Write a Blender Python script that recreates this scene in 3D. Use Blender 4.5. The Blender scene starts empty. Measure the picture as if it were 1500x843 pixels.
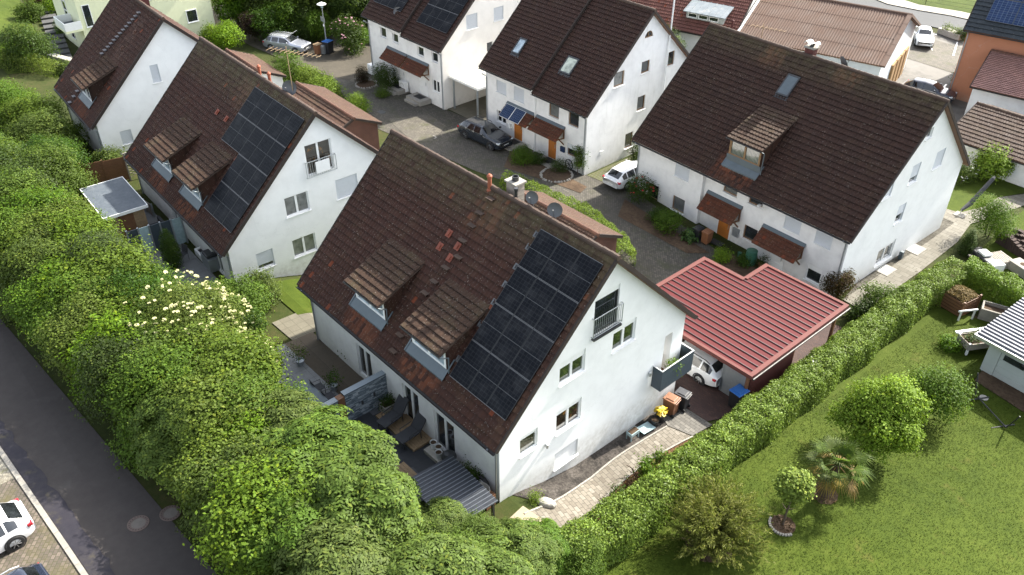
import bpy, bmesh, math, random
import numpy as np
from mathutils import Vector, Matrix, geometry
random.seed(7)
C = bpy.context.scene.collection
R = math.radians
# ------------------------------------------------------------------ camera model (used to place things on the real ground)
F_PX, CX, CY = 1224.7, 750.0, 421.5
CAM = np.array([17.92724, -14.93379, 28.0])
FW = np.array([-0.61311928, 0.5302957, -0.58555206])
RT = np.array([0.65417337, 0.75634463, 0.0])
UP = np.array([-0.44287916, 0.38305256, 0.8106348])
KY = [-60, -13, -9, -5, -1, 0, 1, 2, 4, 6, 11, 16, 25, 40, 60, 200]
KZ = [1.9, 1.5, 1.2, .9, .72, .67, .38, .04, -.4, -.5, -.65, -1.0, -1.42, -1.45, -1.6, -2.0]

def G(x, y):
    """height of the ground"""
    g = np.interp(y, KY, KZ)
    k = np.clip((y - 9) / 12, 0, 1)
    g = g - 0.055 * k * np.clip(x + 20, 0, 12)
    gl = np.interp(y, [-60, -12, 6], [1.0, .7, -.5])
    t = np.clip((x - 2) / 3, 0, 1) * np.clip(6 - y, 0, 1)
    return g * (1 - t) + gl * t

def ray(px, py):
    d = FW * F_PX + RT * (px - CX) - UP * (py - CY)
    return d / np.linalg.norm(d)

def hit(px, py, h=0.0):
    """the point h above the ground seen at a photo pixel"""
    d = ray(px, py); z = 0.0
    for _ in range(60):
        P = CAM + d * ((z + h - CAM[2]) / d[2])
        z = .5 * z + .5 * float(G(P[0], P[1]))
    return P

# ------------------------------------------------------------------ objects
def tag(o, label=None, cat=None, group=None, kind=None):
    if label: o['label'] = label
    if cat: o['category'] = cat
    if group: o['group'] = group
    if kind: o['kind'] = kind
    return o

def empty(name, loc, rz=0.0, label=None, cat=None, group=None, kind=None):
    o = bpy.data.objects.new(name, None)
    C.objects.link(o)
    o.location = [float(v) for v in loc]
    o.rotation_euler = (0, 0, rz)
    o.empty_display_size = .2
    return tag(o, label, cat, group, kind)

def copy_tree(o, parent=None):
    c = o.copy(); C.objects.link(c)
    if parent: c.parent = parent
    for ch in list(o.children): copy_tree(ch, c)
    return c

class MB:
    """collects faces for one mesh"""
    def __init__(s): s.v = []; s.f = []; s.m = []; s.uv = []
    def poly(s, pts, m=0, uv=None):
        b = len(s.v); s.v += [tuple(map(float, p)) for p in pts]
        s.f.append(tuple(range(b, b + len(pts)))); s.m.append(m)
        s.uv.append(uv if uv else [(p[0], p[1]) for p in pts])
        return s
    def box(s, x0, x1, y0, y1, z0, z1, m=0, M=None):
        if x0 > x1: x0, x1 = x1, x0
        if y0 > y1: y0, y1 = y1, y0
        if z0 > z1: z0, z1 = z1, z0
        P = [Vector(p) for p in ((x0,y0,z0),(x1,y0,z0),(x1,y1,z0),(x0,y1,z0),(x0,y0,z1),(x1,y0,z1),(x1,y1,z1),(x0,y1,z1))]
        if M: P = [M @ p for p in P]
        for q in ((3,2,1,0),(4,5,6,7),(0,1,5,4),(1,2,6,5),(2,3,7,6),(3,0,4,7)):
            s.poly([P[i] for i in q], m)
        return s
    def frame_box(s, O, U, V, N, u0, u1, v0, v1, n0, n1, m=0):
        """box in a frame of three axes"""
        M = Matrix(((U[0],V[0],N[0],O[0]),(U[1],V[1],N[1],O[1]),(U[2],V[2],N[2],O[2]),(0,0,0,1)))
        flip = M.to_3x3().determinant() < 0
        k = len(s.f); s.box(u0, u1, v0, v1, n0, n1, m, M)
        if flip:
            for i in range(k, len(s.f)): s.f[i] = s.f[i][::-1]; s.uv[i] = s.uv[i][::-1]
        return s
    def bar(s, p, q, w=.05, h=None, m=0):
        p, q = Vector(p), Vector(q); h = h or w
        d = q - p; L = d.length
        if L < 1e-6: return s
        d.normalize(); a = Vector((0,0,1)) if abs(d.z) < .95 else Vector((1,0,0))
        x = d.cross(a).normalized(); y = x.cross(d)
        return s.frame_box(p, x, y, d, -w/2, w/2, -h/2, h/2, 0, L, m) if x.cross(y).dot(d) > 0 else s.frame_box(p, y, x, d, -h/2, h/2, -w/2, w/2, 0, L, m)
    def tube(s, pts, r, n=8, m=0, cap=True):
        pts = [Vector(p) for p in pts]
        rs = r if isinstance(r, (list, tuple)) else [r] * len(pts)
        rings = []; x = None
        for i, p in enumerate(pts):
            d = (pts[min(i+1, len(pts)-1)] - pts[max(i-1, 0)]).normalized()
            if x is None:
                a = Vector((0,0,1)) if abs(d.z) < .9 else Vector((1,0,0))
                x = d.cross(a).normalized()
            else: x = (x - d * x.dot(d)).normalized()
            y = d.cross(x)
            rings.append([p + (x*math.cos(2*math.pi*k/n) + y*math.sin(2*math.pi*k/n)) * rs[i] for k in range(n)])
        for A, B in zip(rings, rings[1:]):
            for k in range(n): s.poly([A[k], A[(k+1)%n], B[(k+1)%n], B[k]], m)
        if cap: s.poly(rings[0][::-1], m); s.poly(rings[-1], m)
        return s
    def lathe(s, prof, n=20, c=(0,0,0), m=0, axis='z'):
        def P(r, z, k):
            a = 2*math.pi*k/n
            if axis == 'z': return (c[0]+r*math.cos(a), c[1]+r*math.sin(a), c[2]+z)
            return (c[0]+r*math.cos(a), c[1]+z, c[2]+r*math.sin(a))
        for (r0, z0), (r1, z1) in zip(prof, prof[1:]):
            for k in range(n):
                q = [P(r0,z0,k), P(r0,z0,k+1), P(r1,z1,k+1), P(r1,z1,k)]
                if axis != 'z': q = q[::-1]
                if r0 < 1e-5: q = [q[0], q[2], q[3]]
                elif r1 < 1e-5: q = q[:3]
                s.poly(q, m)
        return s
    def build(s, name, mats, parent=None, smooth=False, bevel=0.0, weld=False):
        me = bpy.data.meshes.new(name)
        me.from_pydata(s.v, [], s.f)
        for mt in (mats if isinstance(mats, (list, tuple)) else [mats]): me.materials.append(mt)
        me.polygons.foreach_set('material_index', s.m)
        uvl = me.uv_layers.new(name='UVMap')
        uvl.data.foreach_set('uv', np.array([c for f in s.uv for c in f], dtype=np.float32).ravel())
        if smooth: me.polygons.foreach_set('use_smooth', [True]*len(s.f))
        if weld or bevel:
            bm = bmesh.new(); bm.from_mesh(me); bmesh.ops.remove_doubles(bm, verts=bm.verts, dist=1e-4); bm.to_mesh(me); bm.free()
        me.update()
        o = bpy.data.objects.new(name, me); C.objects.link(o)
        if parent: o.parent = parent
        if bevel:
            b = o.modifiers.new('bevel', 'BEVEL'); b.width = bevel; b.segments = 2; b.limit_method = 'ANGLE'
        return o

# ------------------------------------------------------------------ materials
class NT:
    def __init__(s, name):
        s.mat = bpy.data.materials.new(name); s.mat.use_nodes = True
        s.t = s.mat.node_tree; s.t.nodes.clear()
        s.out = s.t.nodes.new('ShaderNodeOutputMaterial')
    def n(s, typ, props=None, out=0, **inp):
        nd = s.t.nodes.new('ShaderNode' + typ)
        for k, v in (props or {}).items(): setattr(nd, k, v)
        for k, v in inp.items():
            key = int(k[1:]) if k[0] == '_' and k[1:].isdigit() else k.replace('_', ' ')
            sock = nd.inputs[key]
            if isinstance(v, bpy.types.NodeSocket): s.t.links.new(v, sock)
            else: sock.default_value = (*v, 1) if isinstance(v, tuple) and len(v) == 3 and sock.type == 'RGBA' else v
        return nd.outputs[out]
    def math(s, op, a, b=0.0, c=None, clamp=False):
        kw = dict(_0=a, _1=b)
        if c is not None: kw['_2'] = c
        return s.n('Math', dict(operation=op, use_clamp=clamp), **kw)
    def noise(s, scale, detail=4, rough=.55, vec=None, out='Fac', dist=0.0):
        kw = dict(Scale=scale, Detail=detail, Roughness=rough, Distortion=dist)
        if vec is not None: kw['Vector'] = vec
        return s.n('TexNoise', out=out, **kw)
    def ramp(s, fac, stops, interp='LINEAR'):
        nd = s.t.nodes.new('ShaderNodeValToRGB'); cr = nd.color_ramp; cr.interpolation = interp
        while len(cr.elements) < len(stops): cr.elements.new(.5)
        for e, (p, c) in zip(cr.elements, stops):
            e.position = p; e.color = (c, c, c, 1) if isinstance(c, (int, float)) else (*c, 1)
        s.t.links.new(fac, nd.inputs[0]); return nd.outputs[0]
    def mix(s, fac, a, b, mode='MIX'):
        nd = s.t.nodes.new('ShaderNodeMix'); nd.data_type = 'RGBA'; nd.blend_type = mode
        for i, v in ((0, fac), (6, a), (7, b)):
            if isinstance(v, bpy.types.NodeSocket): s.t.links.new(v, nd.inputs[i])
            else: nd.inputs[i].default_value = (*v, 1) if isinstance(v, tuple) else v
        return nd.outputs[2]
    def bump(s, h, strength=.3, dist=.02):
        return s.n('Bump', Height=h, Strength=strength, Distance=dist)
    def coord(s, which='Object'): return s.n('TexCoord', out=which)
    def uv(s): return s.n('TexCoord', out='UV')
    def pos(s): return s.n('NewGeometry', out='Position')
    def bsdf(s, color, rough=.7, bump=None, **kw):
        k = dict(Base_Color=color, Roughness=rough); k.update(kw)
        if bump is not None: k['Normal'] = bump
        o = s.n('BsdfPrincipled', **k)
        s.t.links.new(o, s.out.inputs[0]); return s.mat

def scale(c, k): return tuple(min(1, v*k) for v in c)

def plain(name, col, rough=.6, var=.18, sc=6.0, metal=0.0, bump=.15, **kw):
    """a paint, plastic, metal or stone with uneven tone, dirt and fine relief"""
    t = NT(name); v = t.coord()
    n1 = t.noise(sc, 5, .6, v); n2 = t.noise(sc*.22, 3, .5, v)
    f = t.math('ADD', t.math('MULTIPLY', n1, .6), t.math('MULTIPLY', n2, .4))
    c = t.ramp(f, [(.32, scale(col, 1-var)), (.55, col), (.72, scale(col, 1+var*.6))])
    r = t.n('MapRange', Value=n1, _1=.3, _2=.7, _3=max(.03, rough-.08), _4=min(1, rough+.1))
    return t.bsdf(c, r, t.bump(n1, bump, .01) if bump else None, Metallic=metal, **kw)

def plaster(name, col, grime=.07, stain=0.0):
    t = NT(name); v = t.coord()
    fine = t.noise(38, 3, .6, v); mid = t.noise(1.3, 5, .62, v)
    mp = t.n('Mapping', Vector=v, Scale=(2.2, 2.2, .22)); streak = t.noise(1.6, 5, .65, mp)
    c = t.ramp(mid, [(.3, scale(col, 1-grime)), (.55, col), (.75, scale(col, 1.03))])
    st = t.ramp(streak, [(.55, 0.0), (.82, .42 if stain else .10)])
    c = t.mix(st, c, (.42, .42, .38) if stain else scale(col, .72))
    sz = t.n('SeparateXYZ', out=2, Vector=v)      # splashed dirt above the ground
    sp = t.math('MULTIPLY', t.n('MapRange', Value=sz, _1=.05, _2=.75, _3=1., _4=0.), t.ramp(t.noise(4, 5, .7, v), [(.35, .05), (.65, .42)]))
    c = t.mix(sp, c, (.34, .32, .26))
    hair = t.n('TexVoronoi', dict(feature='DISTANCE_TO_EDGE'), out='Distance', Vector=t.n('VectorMath', dict(operation='ADD'), _0=v, _1=t.n('TexNoise', out='Color', Vector=v, Scale=1.5, Detail=4.0)), Scale=.22)
    c = t.mix(t.ramp(hair, [(.0, .16), (.003, .0)]), c, (.45, .46, .45))
    return t.bsdf(c, .9, t.bump(fine, .35, .012))

def tile_mat(name, base, moss=.0, speck=.5, warm=(.16, .05, .025), rust=(), top_moss=0.0, orange=0.0):
    """clay or concrete tiles: one tone per tile, weather, lichen spots, moss; UV counts tiles"""
    t = NT(name); uv = t.uv(); v = t.coord()
    sx = t.n('SeparateXYZ', out=0, Vector=uv); sy = t.n('SeparateXYZ', out=1, Vector=uv)
    fl = t.n('VectorMath', dict(operation='FLOOR'), _0=uv)
    rnd = t.n('TexWhiteNoise', dict(noise_dimensions='2D'), Vector=fl)
    big = t.noise(.35, 5, .6, v); mid = t.noise(2.2, 5, .65, v); fine = t.noise(22, 3, .6, v)
    base = (base[0]*.68, base[1]*.60, base[2]*.52); warm = scale(warm, .68)
    c = t.ramp(rnd, [(.0, scale(base, .88)), (.45, base), (.8, scale(base, 1.12)), (1.0, scale(base, 1.24))])
    c = t.mix(t.ramp(big, [(.35, 0.0), (.7, .55)]), c, warm)
    c = t.mix(t.ramp(mid, [(.42, .32), (.62, 0.0)]), c, scale(base, .6))
    if orange:
        c = t.mix(t.math('MULTIPLY', t.math('GREATER_THAN', rnd, 1-orange), .8), c, (.15, .036, .014))
    # darker line where each course laps the next
    fr = t.math('FRACT', sy)
    c = t.mix(t.ramp(fr, [(.0, .7), (.15, .0), (.86, .0), (1.0, .55)]), c, scale(base, .22))
    for (u0, u1, v0, v1, col, k) in rust:
        m = None
        for s_, lo, hi, e in ((sx, u0, u1, 1.2), (sy, v0, v1, 2.0)):
            a = t.n('MapRange', dict(interpolation_type='SMOOTHSTEP'), Value=s_, _1=lo-e, _2=lo+e, _3=0., _4=1.)
            b = t.n('MapRange', dict(interpolation_type='SMOOTHSTEP'), Value=s_, _1=hi-e, _2=hi+e, _3=1., _4=0.)
            w = t.math('MULTIPLY', a, b); m = w if m is None else t.math('MULTIPLY', m, w)
        m = t.math('MULTIPLY', m, t.ramp(t.math('ADD', t.math('MULTIPLY', rnd, .5), t.math('MULTIPLY', mid, .5)), [(.3, .1), (.6, 1.0)]))
        c = t.mix(t.math('MULTIPLY', m, k), c, scale(col, .6))
    mossn = t.noise(1.1, 6, .7, v)
    mm = t.ramp(mossn, [(.5, 0.0), (.74, moss)])
    if top_moss:
        tm = t.n('MapRange', Value=sy, _1=top_moss-7, _2=top_moss, _3=0., _4=.95)
        mm = t.math('MAXIMUM', mm, t.math('MULTIPLY', tm, t.ramp(mid, [(.35, .15), (.6, .9)])))
    c = t.mix(mm, c, (.075, .064, .034))
    # lichen: small pale spots of several sizes, clustered
    vor = t.n('TexVoronoi', out='Distance', Vector=v, Scale=20.0, Randomness=1.0)
    vcol = t.n('TexVoronoi', out='Color', Vector=v, Scale=20.0, Randomness=1.0)
    vs = t.n('SeparateXYZ', out=0, Vector=vcol)
    rad = t.n('MapRange', Value=vs, _1=1-.30*speck, _2=1.0, _3=0., _4=.44)
    sp = t.math('LESS_THAN', t.math('ADD', vor, t.math('MULTIPLY', t.math('SUBTRACT', fine, .5), .25)), rad)
    sp = t.math('MULTIPLY', sp, t.ramp(mossn, [(.36, .12), (.56, .85)]))
    c = t.mix(sp, c, (.20, .175, .15))
    return t.bsdf(c, t.n('MapRange', Value=mid, _1=.3, _2=.7, _3=.7, _4=.9), t.bump(fine, .35, .01), Specular_IOR_Level=.22)

def brick_mat(name, cols, mortar, bw, bh, gap=.012, off=.5, rough=.85, rot=0.0, var=.8, stain=None, bump=.5, squash=1.0, which='pos', moss=None):
    t = NT(name)
    p = t.pos() if which == 'pos' else (t.uv() if which == 'uv' else t.coord())
    mp = t.n('Mapping', Vector=p, Rotation=(0, 0, rot))
    kw = dict(Vector=mp, Scale=1.0, Mortar_Size=gap, Mortar_Smooth=.3, Brick_Width=bw, Row_Height=bh)
    br = t.t.nodes.new('ShaderNodeTexBrick'); br.offset = off; br.squash = squash
    for k, vv in kw.items():
        s_ = br.inputs[k.replace('_', ' ')]
        if isinstance(vv, bpy.types.NodeSocket): t.t.links.new(vv, s_)
        else: s_.default_value = vv
    br.inputs['Color1'].default_value = (0, 0, 0, 1); br.inputs['Color2'].default_value = (1, 1, 1, 1)
    br.inputs['Mortar'].default_value = (.5, .5, .5, 1); br.inputs['Bias'].default_value = 0
    fac = br.outputs['Fac']
    n = len(cols)
    c = t.ramp(br.outputs['Color'], [((i+.0)/max(1, n-1), cc) for i, cc in enumerate(cols)])
    f1 = t.noise(9, 5, .65, p); f2 = t.noise(.35, 5, .6, p)
    c = t.mix(t.ramp(f1, [(.3, .35), (.65, 0.0)]), c, scale(cols[0], .5))
    c = t.mix(t.ramp(f2, [(.38, .5), (.62, 0.0)]), c, stain or scale(cols[0], .62))
    c = t.mix(fac, c, mortar)
    if moss: c = t.mix(t.ramp(t.noise(.8, 6, .7, p), [(.5, 0.0), (.68, .8)]), c, moss)
    h = t.math('ADD', t.math('MULTIPLY', t.math('SUBTRACT', 1.0, fac), 1.0), t.math('MULTIPLY', f1, .5))
    return t.bsdf(c, rough, t.bump(h, bump, .012))

def ground_mat(name, cols, scs=(.25, 3.0, 30.0), rough=.95, bump=.5, wear=None, dist=.03):
    """grass, soil, asphalt or gravel from three sizes of noise"""
    t = NT(name); p = t.pos()
    a, b, c_ = (t.noise(s_, 6, .62, p) for s_ in scs)
    f = t.math('ADD', t.math('ADD', t.math('MULTIPLY', a, .4), t.math('MULTIPLY', b, .33)), t.math('MULTIPLY', c_, .27))
    k = len(cols)
    c = t.ramp(f, [(.36 + .28*i/max(1, k-1), cc) for i, cc in enumerate(cols)])
    if wear: c = t.mix(t.ramp(t.noise(wear[1], 5, .65, p), [(wear[2], 0.0), (wear[2]+.1, wear[3])]), c, wear[0])
    return t.bsdf(c, rough, t.bump(c_, bump, dist), Specular_IOR_Level=.18)

def leaf_mat(name, col, dark=None, trans=.35, var=.45, rough=.5):
    """leaves: each leaf its own tone, clumps lighter and darker, some light through"""
    t = NT(name)
    rnd = t.n('NewGeometry', out='Random Per Island'); p = t.pos()
    obj = t.n('ObjectInfo', out='Random')
    lo = dark or scale(col, 1-var)
    c = t.ramp(rnd, [(.0, lo), (.5, col), (.85, scale(col, 1+var*.7)), (1.0, (col[0]*1.7+.008, col[1]*1.4, col[2]*.95))])
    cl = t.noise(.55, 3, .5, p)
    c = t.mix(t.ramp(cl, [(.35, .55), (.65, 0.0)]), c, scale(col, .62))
    c = t.n('HueSaturation', Hue=t.n('MapRange', Value=obj, _3=.485, _4=.513), Saturation=t.n('MapRange', Value=obj, _3=.88, _4=1.05), Value=t.n('MapRange', Value=obj, _3=.85, _4=1.15), Fac=1.0, Color=c)
    b = t.n('BsdfPrincipled', Base_Color=c, Roughness=rough+.12, Specular_IOR_Level=.16)
    tr = t.n('BsdfTranslucent', Color=t.mix(.35, c, (.13, .2, .006)))
    m = t.n('MixShader', Fac=trans, _1=b, _2=tr)
    t.t.links.new(m, t.out.inputs[0]); return t.mat

def glass_mat(name, col=(.025, .03, .035), rough=.04, warm=None, curtain=None):
    """window glass over a dim room, with curtains or things indoors as uneven tone"""
    t = NT(name); v = t.coord()
    c = t.ramp(t.noise(2.3, 3, .5, v), [(.38, scale(col, .5)), (.6, col), (.75, warm or scale(col, 1.8))])
    if curtain:
        w = t.n('TexWave', dict(wave_type='BANDS', bands_direction='X'), out='Fac', Vector=v, Scale=3.2, Distortion=1.5)
        c = t.mix(t.math('MULTIPLY', w, .7), c, curtain)
    return t.bsdf(c, rough, None, Specular_IOR_Level=.8, Coat_Weight=.6, Coat_Roughness=.02)

M = {}
M['white_wall'] = plaster('white_plaster', (.80, .81, .80))
M['front_wall'] = plaster('white_render', (.74, .74, .73), .14)
M['stain_wall'] = plaster('weathered_plaster', (.79, .795, .79), .10, .35)
M['warm_wall'] = plaster('cream_plaster', (.80, .77, .72))  # warm tone of grazing sun put into the white plaster colour
M['yellow_wall'] = plaster('pale_yellow_plaster', (.72, .74, .50))
M['orange_wall'] = plaster('orange_plaster', (.40, .17, .095))
M['grey_wall'] = plaster('grey_plaster', (.52, .56, .58))
M['garage_wall'] = plaster('pale_green_plaster', (.40, .44, .42))
M['wood_wall'] = plain('brown_boards', (.09, .04, .028), .8, .35, 9)
M['white'] = plain('white_paint', (.80, .81, .80), .35, .06, 8, bump=.04)
M['grey_metal'] = plain('grey_metal', (.36, .39, .41), .38, .15, 6, metal=.6, bump=.06)
M['zinc'] = plain('zinc_sheet', (.105, .13, .145), .5, .2, 4, metal=.3, bump=.05)
M['dark_metal'] = plain('dark_metal', (.045, .047, .05), .45, .2, 6, metal=.3, bump=.05)
M['grey_dish'] = plain('grey_dish', (.085, .088, .092), .5, .15, 6, bump=.05)
M['steel'] = plain('galvanised_steel', (.5, .52, .53), .4, .15, 9, metal=.7, bump=.05)
M['anthracite'] = plain('anthracite_panel', (.042, .058, .072), .5, .15, 5, bump=.06)
M['shutter'] = plain('grey_shutter', (.56, .59, .62), .5, .06, 7, bump=.05)
M['white_shutter'] = plain('pale_shutter', (.66, .67, .66), .5, .06, 7, bump=.05)
M['orange_door'] = plain('orange_wood', (.42, .15, .03), .45, .2, 5, bump=.08)
M['brown_wood'] = plain('brown_wood', (.16, .075, .035), .6, .3, 7)
M['red_wood'] = plain('dark_red_boards', (.075, .016, .014), .7, .3, 9)
M['pale_wood'] = plain('pale_wood', (.30, .21, .12), .8, .3, 9)
M['gate_wood'] = plain('yellow_timber', (.28, .17, .07), .8, .25, 6)
M['grey_wood'] = plain('weathered_grey_wood', (.30, .27, .23), .85, .3, 9)
M['win_wood'] = plain('window_wood', (.22, .13, .06), .5, .2, 8)
M['concrete'] = plain('concrete', (.26, .245, .215), .9, .25, 5, bump=.3)
M['pale_stone'] = plain('pale_stone', (.36, .34, .30), .9, .2, 5, bump=.25)
M['gutter'] = plain('brown_gutter', (.038, .036, .034), .5, .2, 6, metal=.3, bump=0)
M['rubber'] = plain('black_rubber', (.018, .018, .019), .75, .2, 9)
M['black_plastic'] = plain('black_plastic', (.02, .021, .024), .42, .2, 8, bump=.05)
M['blue_plastic'] = plain('blue_plastic', (.02, .11, .36), .35, .12, 7, bump=.05)
M['brown_plastic'] = plain('brown_plastic', (.22, .095, .045), .45, .15, 7, bump=.05)
M['green_plastic'] = plain('green_plastic', (.025, .10, .065), .45, .15, 7, bump=.05)
M['yellow'] = plain('yellow_plastic', (.62, .44, .03), .45, .12, 7, bump=.05)
M['terracotta'] = plain('terracotta', (.29, .085, .042), .75, .2, 9)
M['orange_tile'] = plain('new_orange_tile', (.19, .046, .024), .7, .25, 9)
M['grey_fabric'] = plain('charcoal_fabric', (.045, .047, .052), .9, .25, 20)
M['soil'] = ground_mat('soil', [(.035, .022, .014), (.075, .05, .032), (.12, .085, .055)], (.6, 5, 26))
M['glass'] = glass_mat('window_glass')
M['glass_green'] = glass_mat('window_glass_garden', (.03, .045, .02), .05, (.09, .14, .03))  # green reflection of the garden painted into the glass colour
M['glass_warm'] = glass_mat('window_glass_warm', (.04, .03, .02), .05, (.22, .11, .03))
M['glass_net'] = glass_mat('window_glass_curtain', (.05, .055, .055), .05, None, (.30, .31, .30))
M['glass_pale'] = glass_mat('skylight_glass', (.33, .42, .47), .08, (.45, .52, .55))
M['glass_blind'] = glass_mat('skylight_blind', (.42, .47, .38), .1, (.5, .53, .44))
M['frost'] = plain('frosted_glass', (.34, .45, .47), .25, .08, 4, bump=0)
M['car_glass'] = glass_mat('car_glass', (.012, .014, .016), .03)
M['roof'] = tile_mat('brown_clay_tiles', (.060, .031, .023), .25, .75, (.085, .036, .024), rust=(), orange=.012)
M['roof_dark'] = tile_mat('dark_brown_tiles', (.046, .027, .022), .12, .30, (.060, .030, .022), orange=.0)
M['roof_dormer'] = tile_mat('mossy_brown_tiles', (.066, .042, .031), .5, .9, (.072, .042, .028))
M['roof_annex'] = tile_mat('red_brown_tiles', (.105, .066, .052), .5, .8, (.115, .066, .048))
M['roof_canopy'] = tile_mat('canopy_tiles', (.125, .052, .034), .3, .5, (.16, .062, .034), orange=.04)
M['roof_blue'] = tile_mat('blue_black_tiles', (.045, .06, .078), .05, .15, (.05, .065, .08))
M['roof_pink'] = tile_mat('pale_red_tiles', (.40, .25, .24), .12, .25, (.40, .25, .24))
M['roof_red'] = tile_mat('old_red_tiles', (.20, .095, .085), .15, .3, (.24, .10, .08), orange=.02)
M['roof_grey'] = tile_mat('grey_brown_tiles', (.085, .062, .055), .35, .6, (.10, .07, .055))
M['verge'] = plain('verge_tiles', (.026, .017, .013), .85, .4, 4, bump=.3)
M['step_grey'] = plain('grey_step', (.105, .10, .105), .6, .2, 6)
M['ridge'] = plain('ridge_tiles', (.058, .036, .025), .85, .45, 4, bump=.4)
M['ridge_red'] = plain('ridge_tiles_red', (.10, .045, .028), .85, .4, 4, bump=.4)

def solar_mat(name='solar_cells', col=(.0085, .0095, .012), line=(.026, .028, .031)):
    t = NT(name); uv = t.uv()
    br = t.t.nodes.new('ShaderNodeTexBrick'); br.offset = 0.0
    t.t.links.new(uv, br.inputs['Vector'])
    for k, v in dict(Scale=1.0).items(): br.inputs[k].default_value = v
    br.inputs['Mortar Size'].default_value = .009; br.inputs['Brick Width'].default_value = 1/6*1.13
    br.inputs['Row Height'].default_value = 1.76/10; br.inputs['Mortar Smooth'].default_value = .2; br.inputs['Bias'].default_value = 0
    br.inputs['Color1'].default_value = (*col, 1); br.inputs['Color2'].default_value = (*scale(col, 1.35), 1); br.inputs['Mortar'].default_value = (*line, 1)
    dirt = t.noise(1.2, 5, .65, t.coord())
    c = t.mix(t.ramp(dirt, [(.5, 0.0), (.8, .12)]), br.outputs['Color'], (.2, .2, .2))
    return t.bsdf(c, t.n('MapRange', Value=dirt, _1=.3, _2=.7, _3=.25, _4=.36), None, Specular_IOR_Level=.03)
M['solar'] = solar_mat()
M['solar_blue'] = solar_mat('solar_cells_blue', (.018, .032, .075), (.10, .13, .18))
M['solar_rail'] = plain('panel_edge_rail', (.13, .133, .137), .45, .1, 8, bump=0)
M['solar_frame'] = plain('panel_frame', (.022, .023, .024), .45, .1, 8, metal=.3, bump=0)
# ------------------------------------------------------------------ tiled slopes, walls, windows
def V3(*a): return Vector(a)

def tiles(mb, O, U, S, N, Lu, Ls, tw=.30, th=.34, amp=.028, lap=.05, m=0, uvo=(0, 0), seed=0):
    """a slope of separate courses of pantiles, built as relief"""
    O, U, S, N = (np.array(tuple(q), float) for q in (O, U, S, N))
    nc = max(1, round(Lu/tw)); nr = max(1, round(Ls/th)); tw = Lu/nc; th = Ls/nr
    prof = [0.0, .55, 1.0, .45]
    rng = np.random.default_rng(seed)
    us = np.array([(c + k/4)*tw for c in range(nc) for k in range(4)] + [Lu])
    ph = np.array([prof[k]*amp for c in range(nc) for k in range(4)] + [0.0])
    b = len(mb.v)
    n = len(us)
    for j in range(nr):
        jit = np.repeat(rng.normal(0, .004, nc+1), 4)[:n]
        for (s, h) in ((j*th, lap), ((j+1)*th + .004, 0.0)):
            P = O + np.outer(us, U) + S*s + np.outer(ph + h + jit, N)
            mb.v += [tuple(p) for p in P]
    uvu = us/tw
    for j in range(nr):
        for half in range(2):
            r0 = b + (2*j+half)*n; r1 = r0 + n
            if half == 1 and j == nr-1: break
            va, vb = (j+.02, j+.98) if half == 0 else (j+.985, j+1.015)
            for i in range(n-1):
                mb.f.append((r0+i, r0+i+1, r1+i+1, r1+i)); mb.m.append(m)
                u0, u1 = uvu[i]+uvo[0]+.01, uvu[i+1]+uvo[0]-.01
                mb.uv.append([(u0, va+uvo[1]), (u1, va+uvo[1]), (u1, vb+uvo[1]), (u0, vb+uvo[1])])

def corrugated(mb, O, U, S, N, Lu, Ls, period=.18, amp=.03, trap=False, m=0, laps=0, band=None, wide=False):
    """a ribbed sheet, ribs running along S, spaced along U"""
    O, U, S, N = (np.array(tuple(q), float) for q in (O, U, S, N))
    n = max(1, round(Lu/period)); per = Lu/n
    us, hs = [], []
    for c in range(n):
        pr = ((0,0),(.38,0),(.5,1),(.88,1)) if wide else ((0,0),(.74,0),(.78,1),(.90,1),(.94,0)) if trap else ((0,0),(.17,.25),(.33,.75),(.5,1),(.67,.75),(.83,.25))
        for f, h in pr: us.append((c+f)*per); hs.append(h*amp)
    us.append(Lu); hs.append(0.0); us = np.array(us); hs = np.array(hs)
    k = max(1, laps)
    for j in range(k):
        s0, s1 = Ls*j/k, Ls*(j+1)/k + (.05 if j < k-1 else 0)
        l0 = .018 if k > 1 else 0
        A = O + np.outer(us, U) + S*s0 + np.outer(hs+l0, N); B = O + np.outer(us, U) + S*s1 + np.outer(hs, N)
        for i in range(len(us)-1): mb.poly([A[i], A[i+1], B[i+1], B[i]], band if band is not None and max(hs[i], hs[i+1]) > 1e-6 else m, [(us[i], s0), (us[i+1], s0), (us[i+1], s1), (us[i], s1)])

class Face:
    """maps (u along the wall, v up, d inwards) to the house's own axes"""
    def __init__(s, O, U, V, N): s.O, s.U, s.V, s.N = (Vector(q) for q in (O, U, V, N))
    def p(s, u, v, d=0.0): return s.O + s.U*u + s.V*v + s.N*d
    def box(s, mb, u0, u1, v0, v1, d0, d1, m=0): mb.frame_box(s.O, s.U, s.V, s.N, u0, u1, v0, v1, d0, d1, m)

def wall(mb, F, outer, holes, m=0, depth=.16):
    loops = [[Vector((u, v, 0)) for u, v in outer]]
    polys = []
    for h in holes:
        pts = [(h[0], h[2]), (h[1], h[2]), (h[1], h[3]), (h[0], h[3])] if not isinstance(h[0], tuple) else list(h)
        polys.append(pts); loops.append([Vector((u, v, 0)) for u, v in pts])
    flat = [q for lp in loops for q in lp]
    for t in geometry.tessellate_polygon(loops): mb.poly([F.p(flat[i].x, flat[i].y) for i in t], m)
    for pts in polys:
        for a, b in zip(pts, pts[1:]+pts[:1]): mb.poly([F.p(*a), F.p(*b), F.p(*b, depth), F.p(*a, depth)], m)

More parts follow.
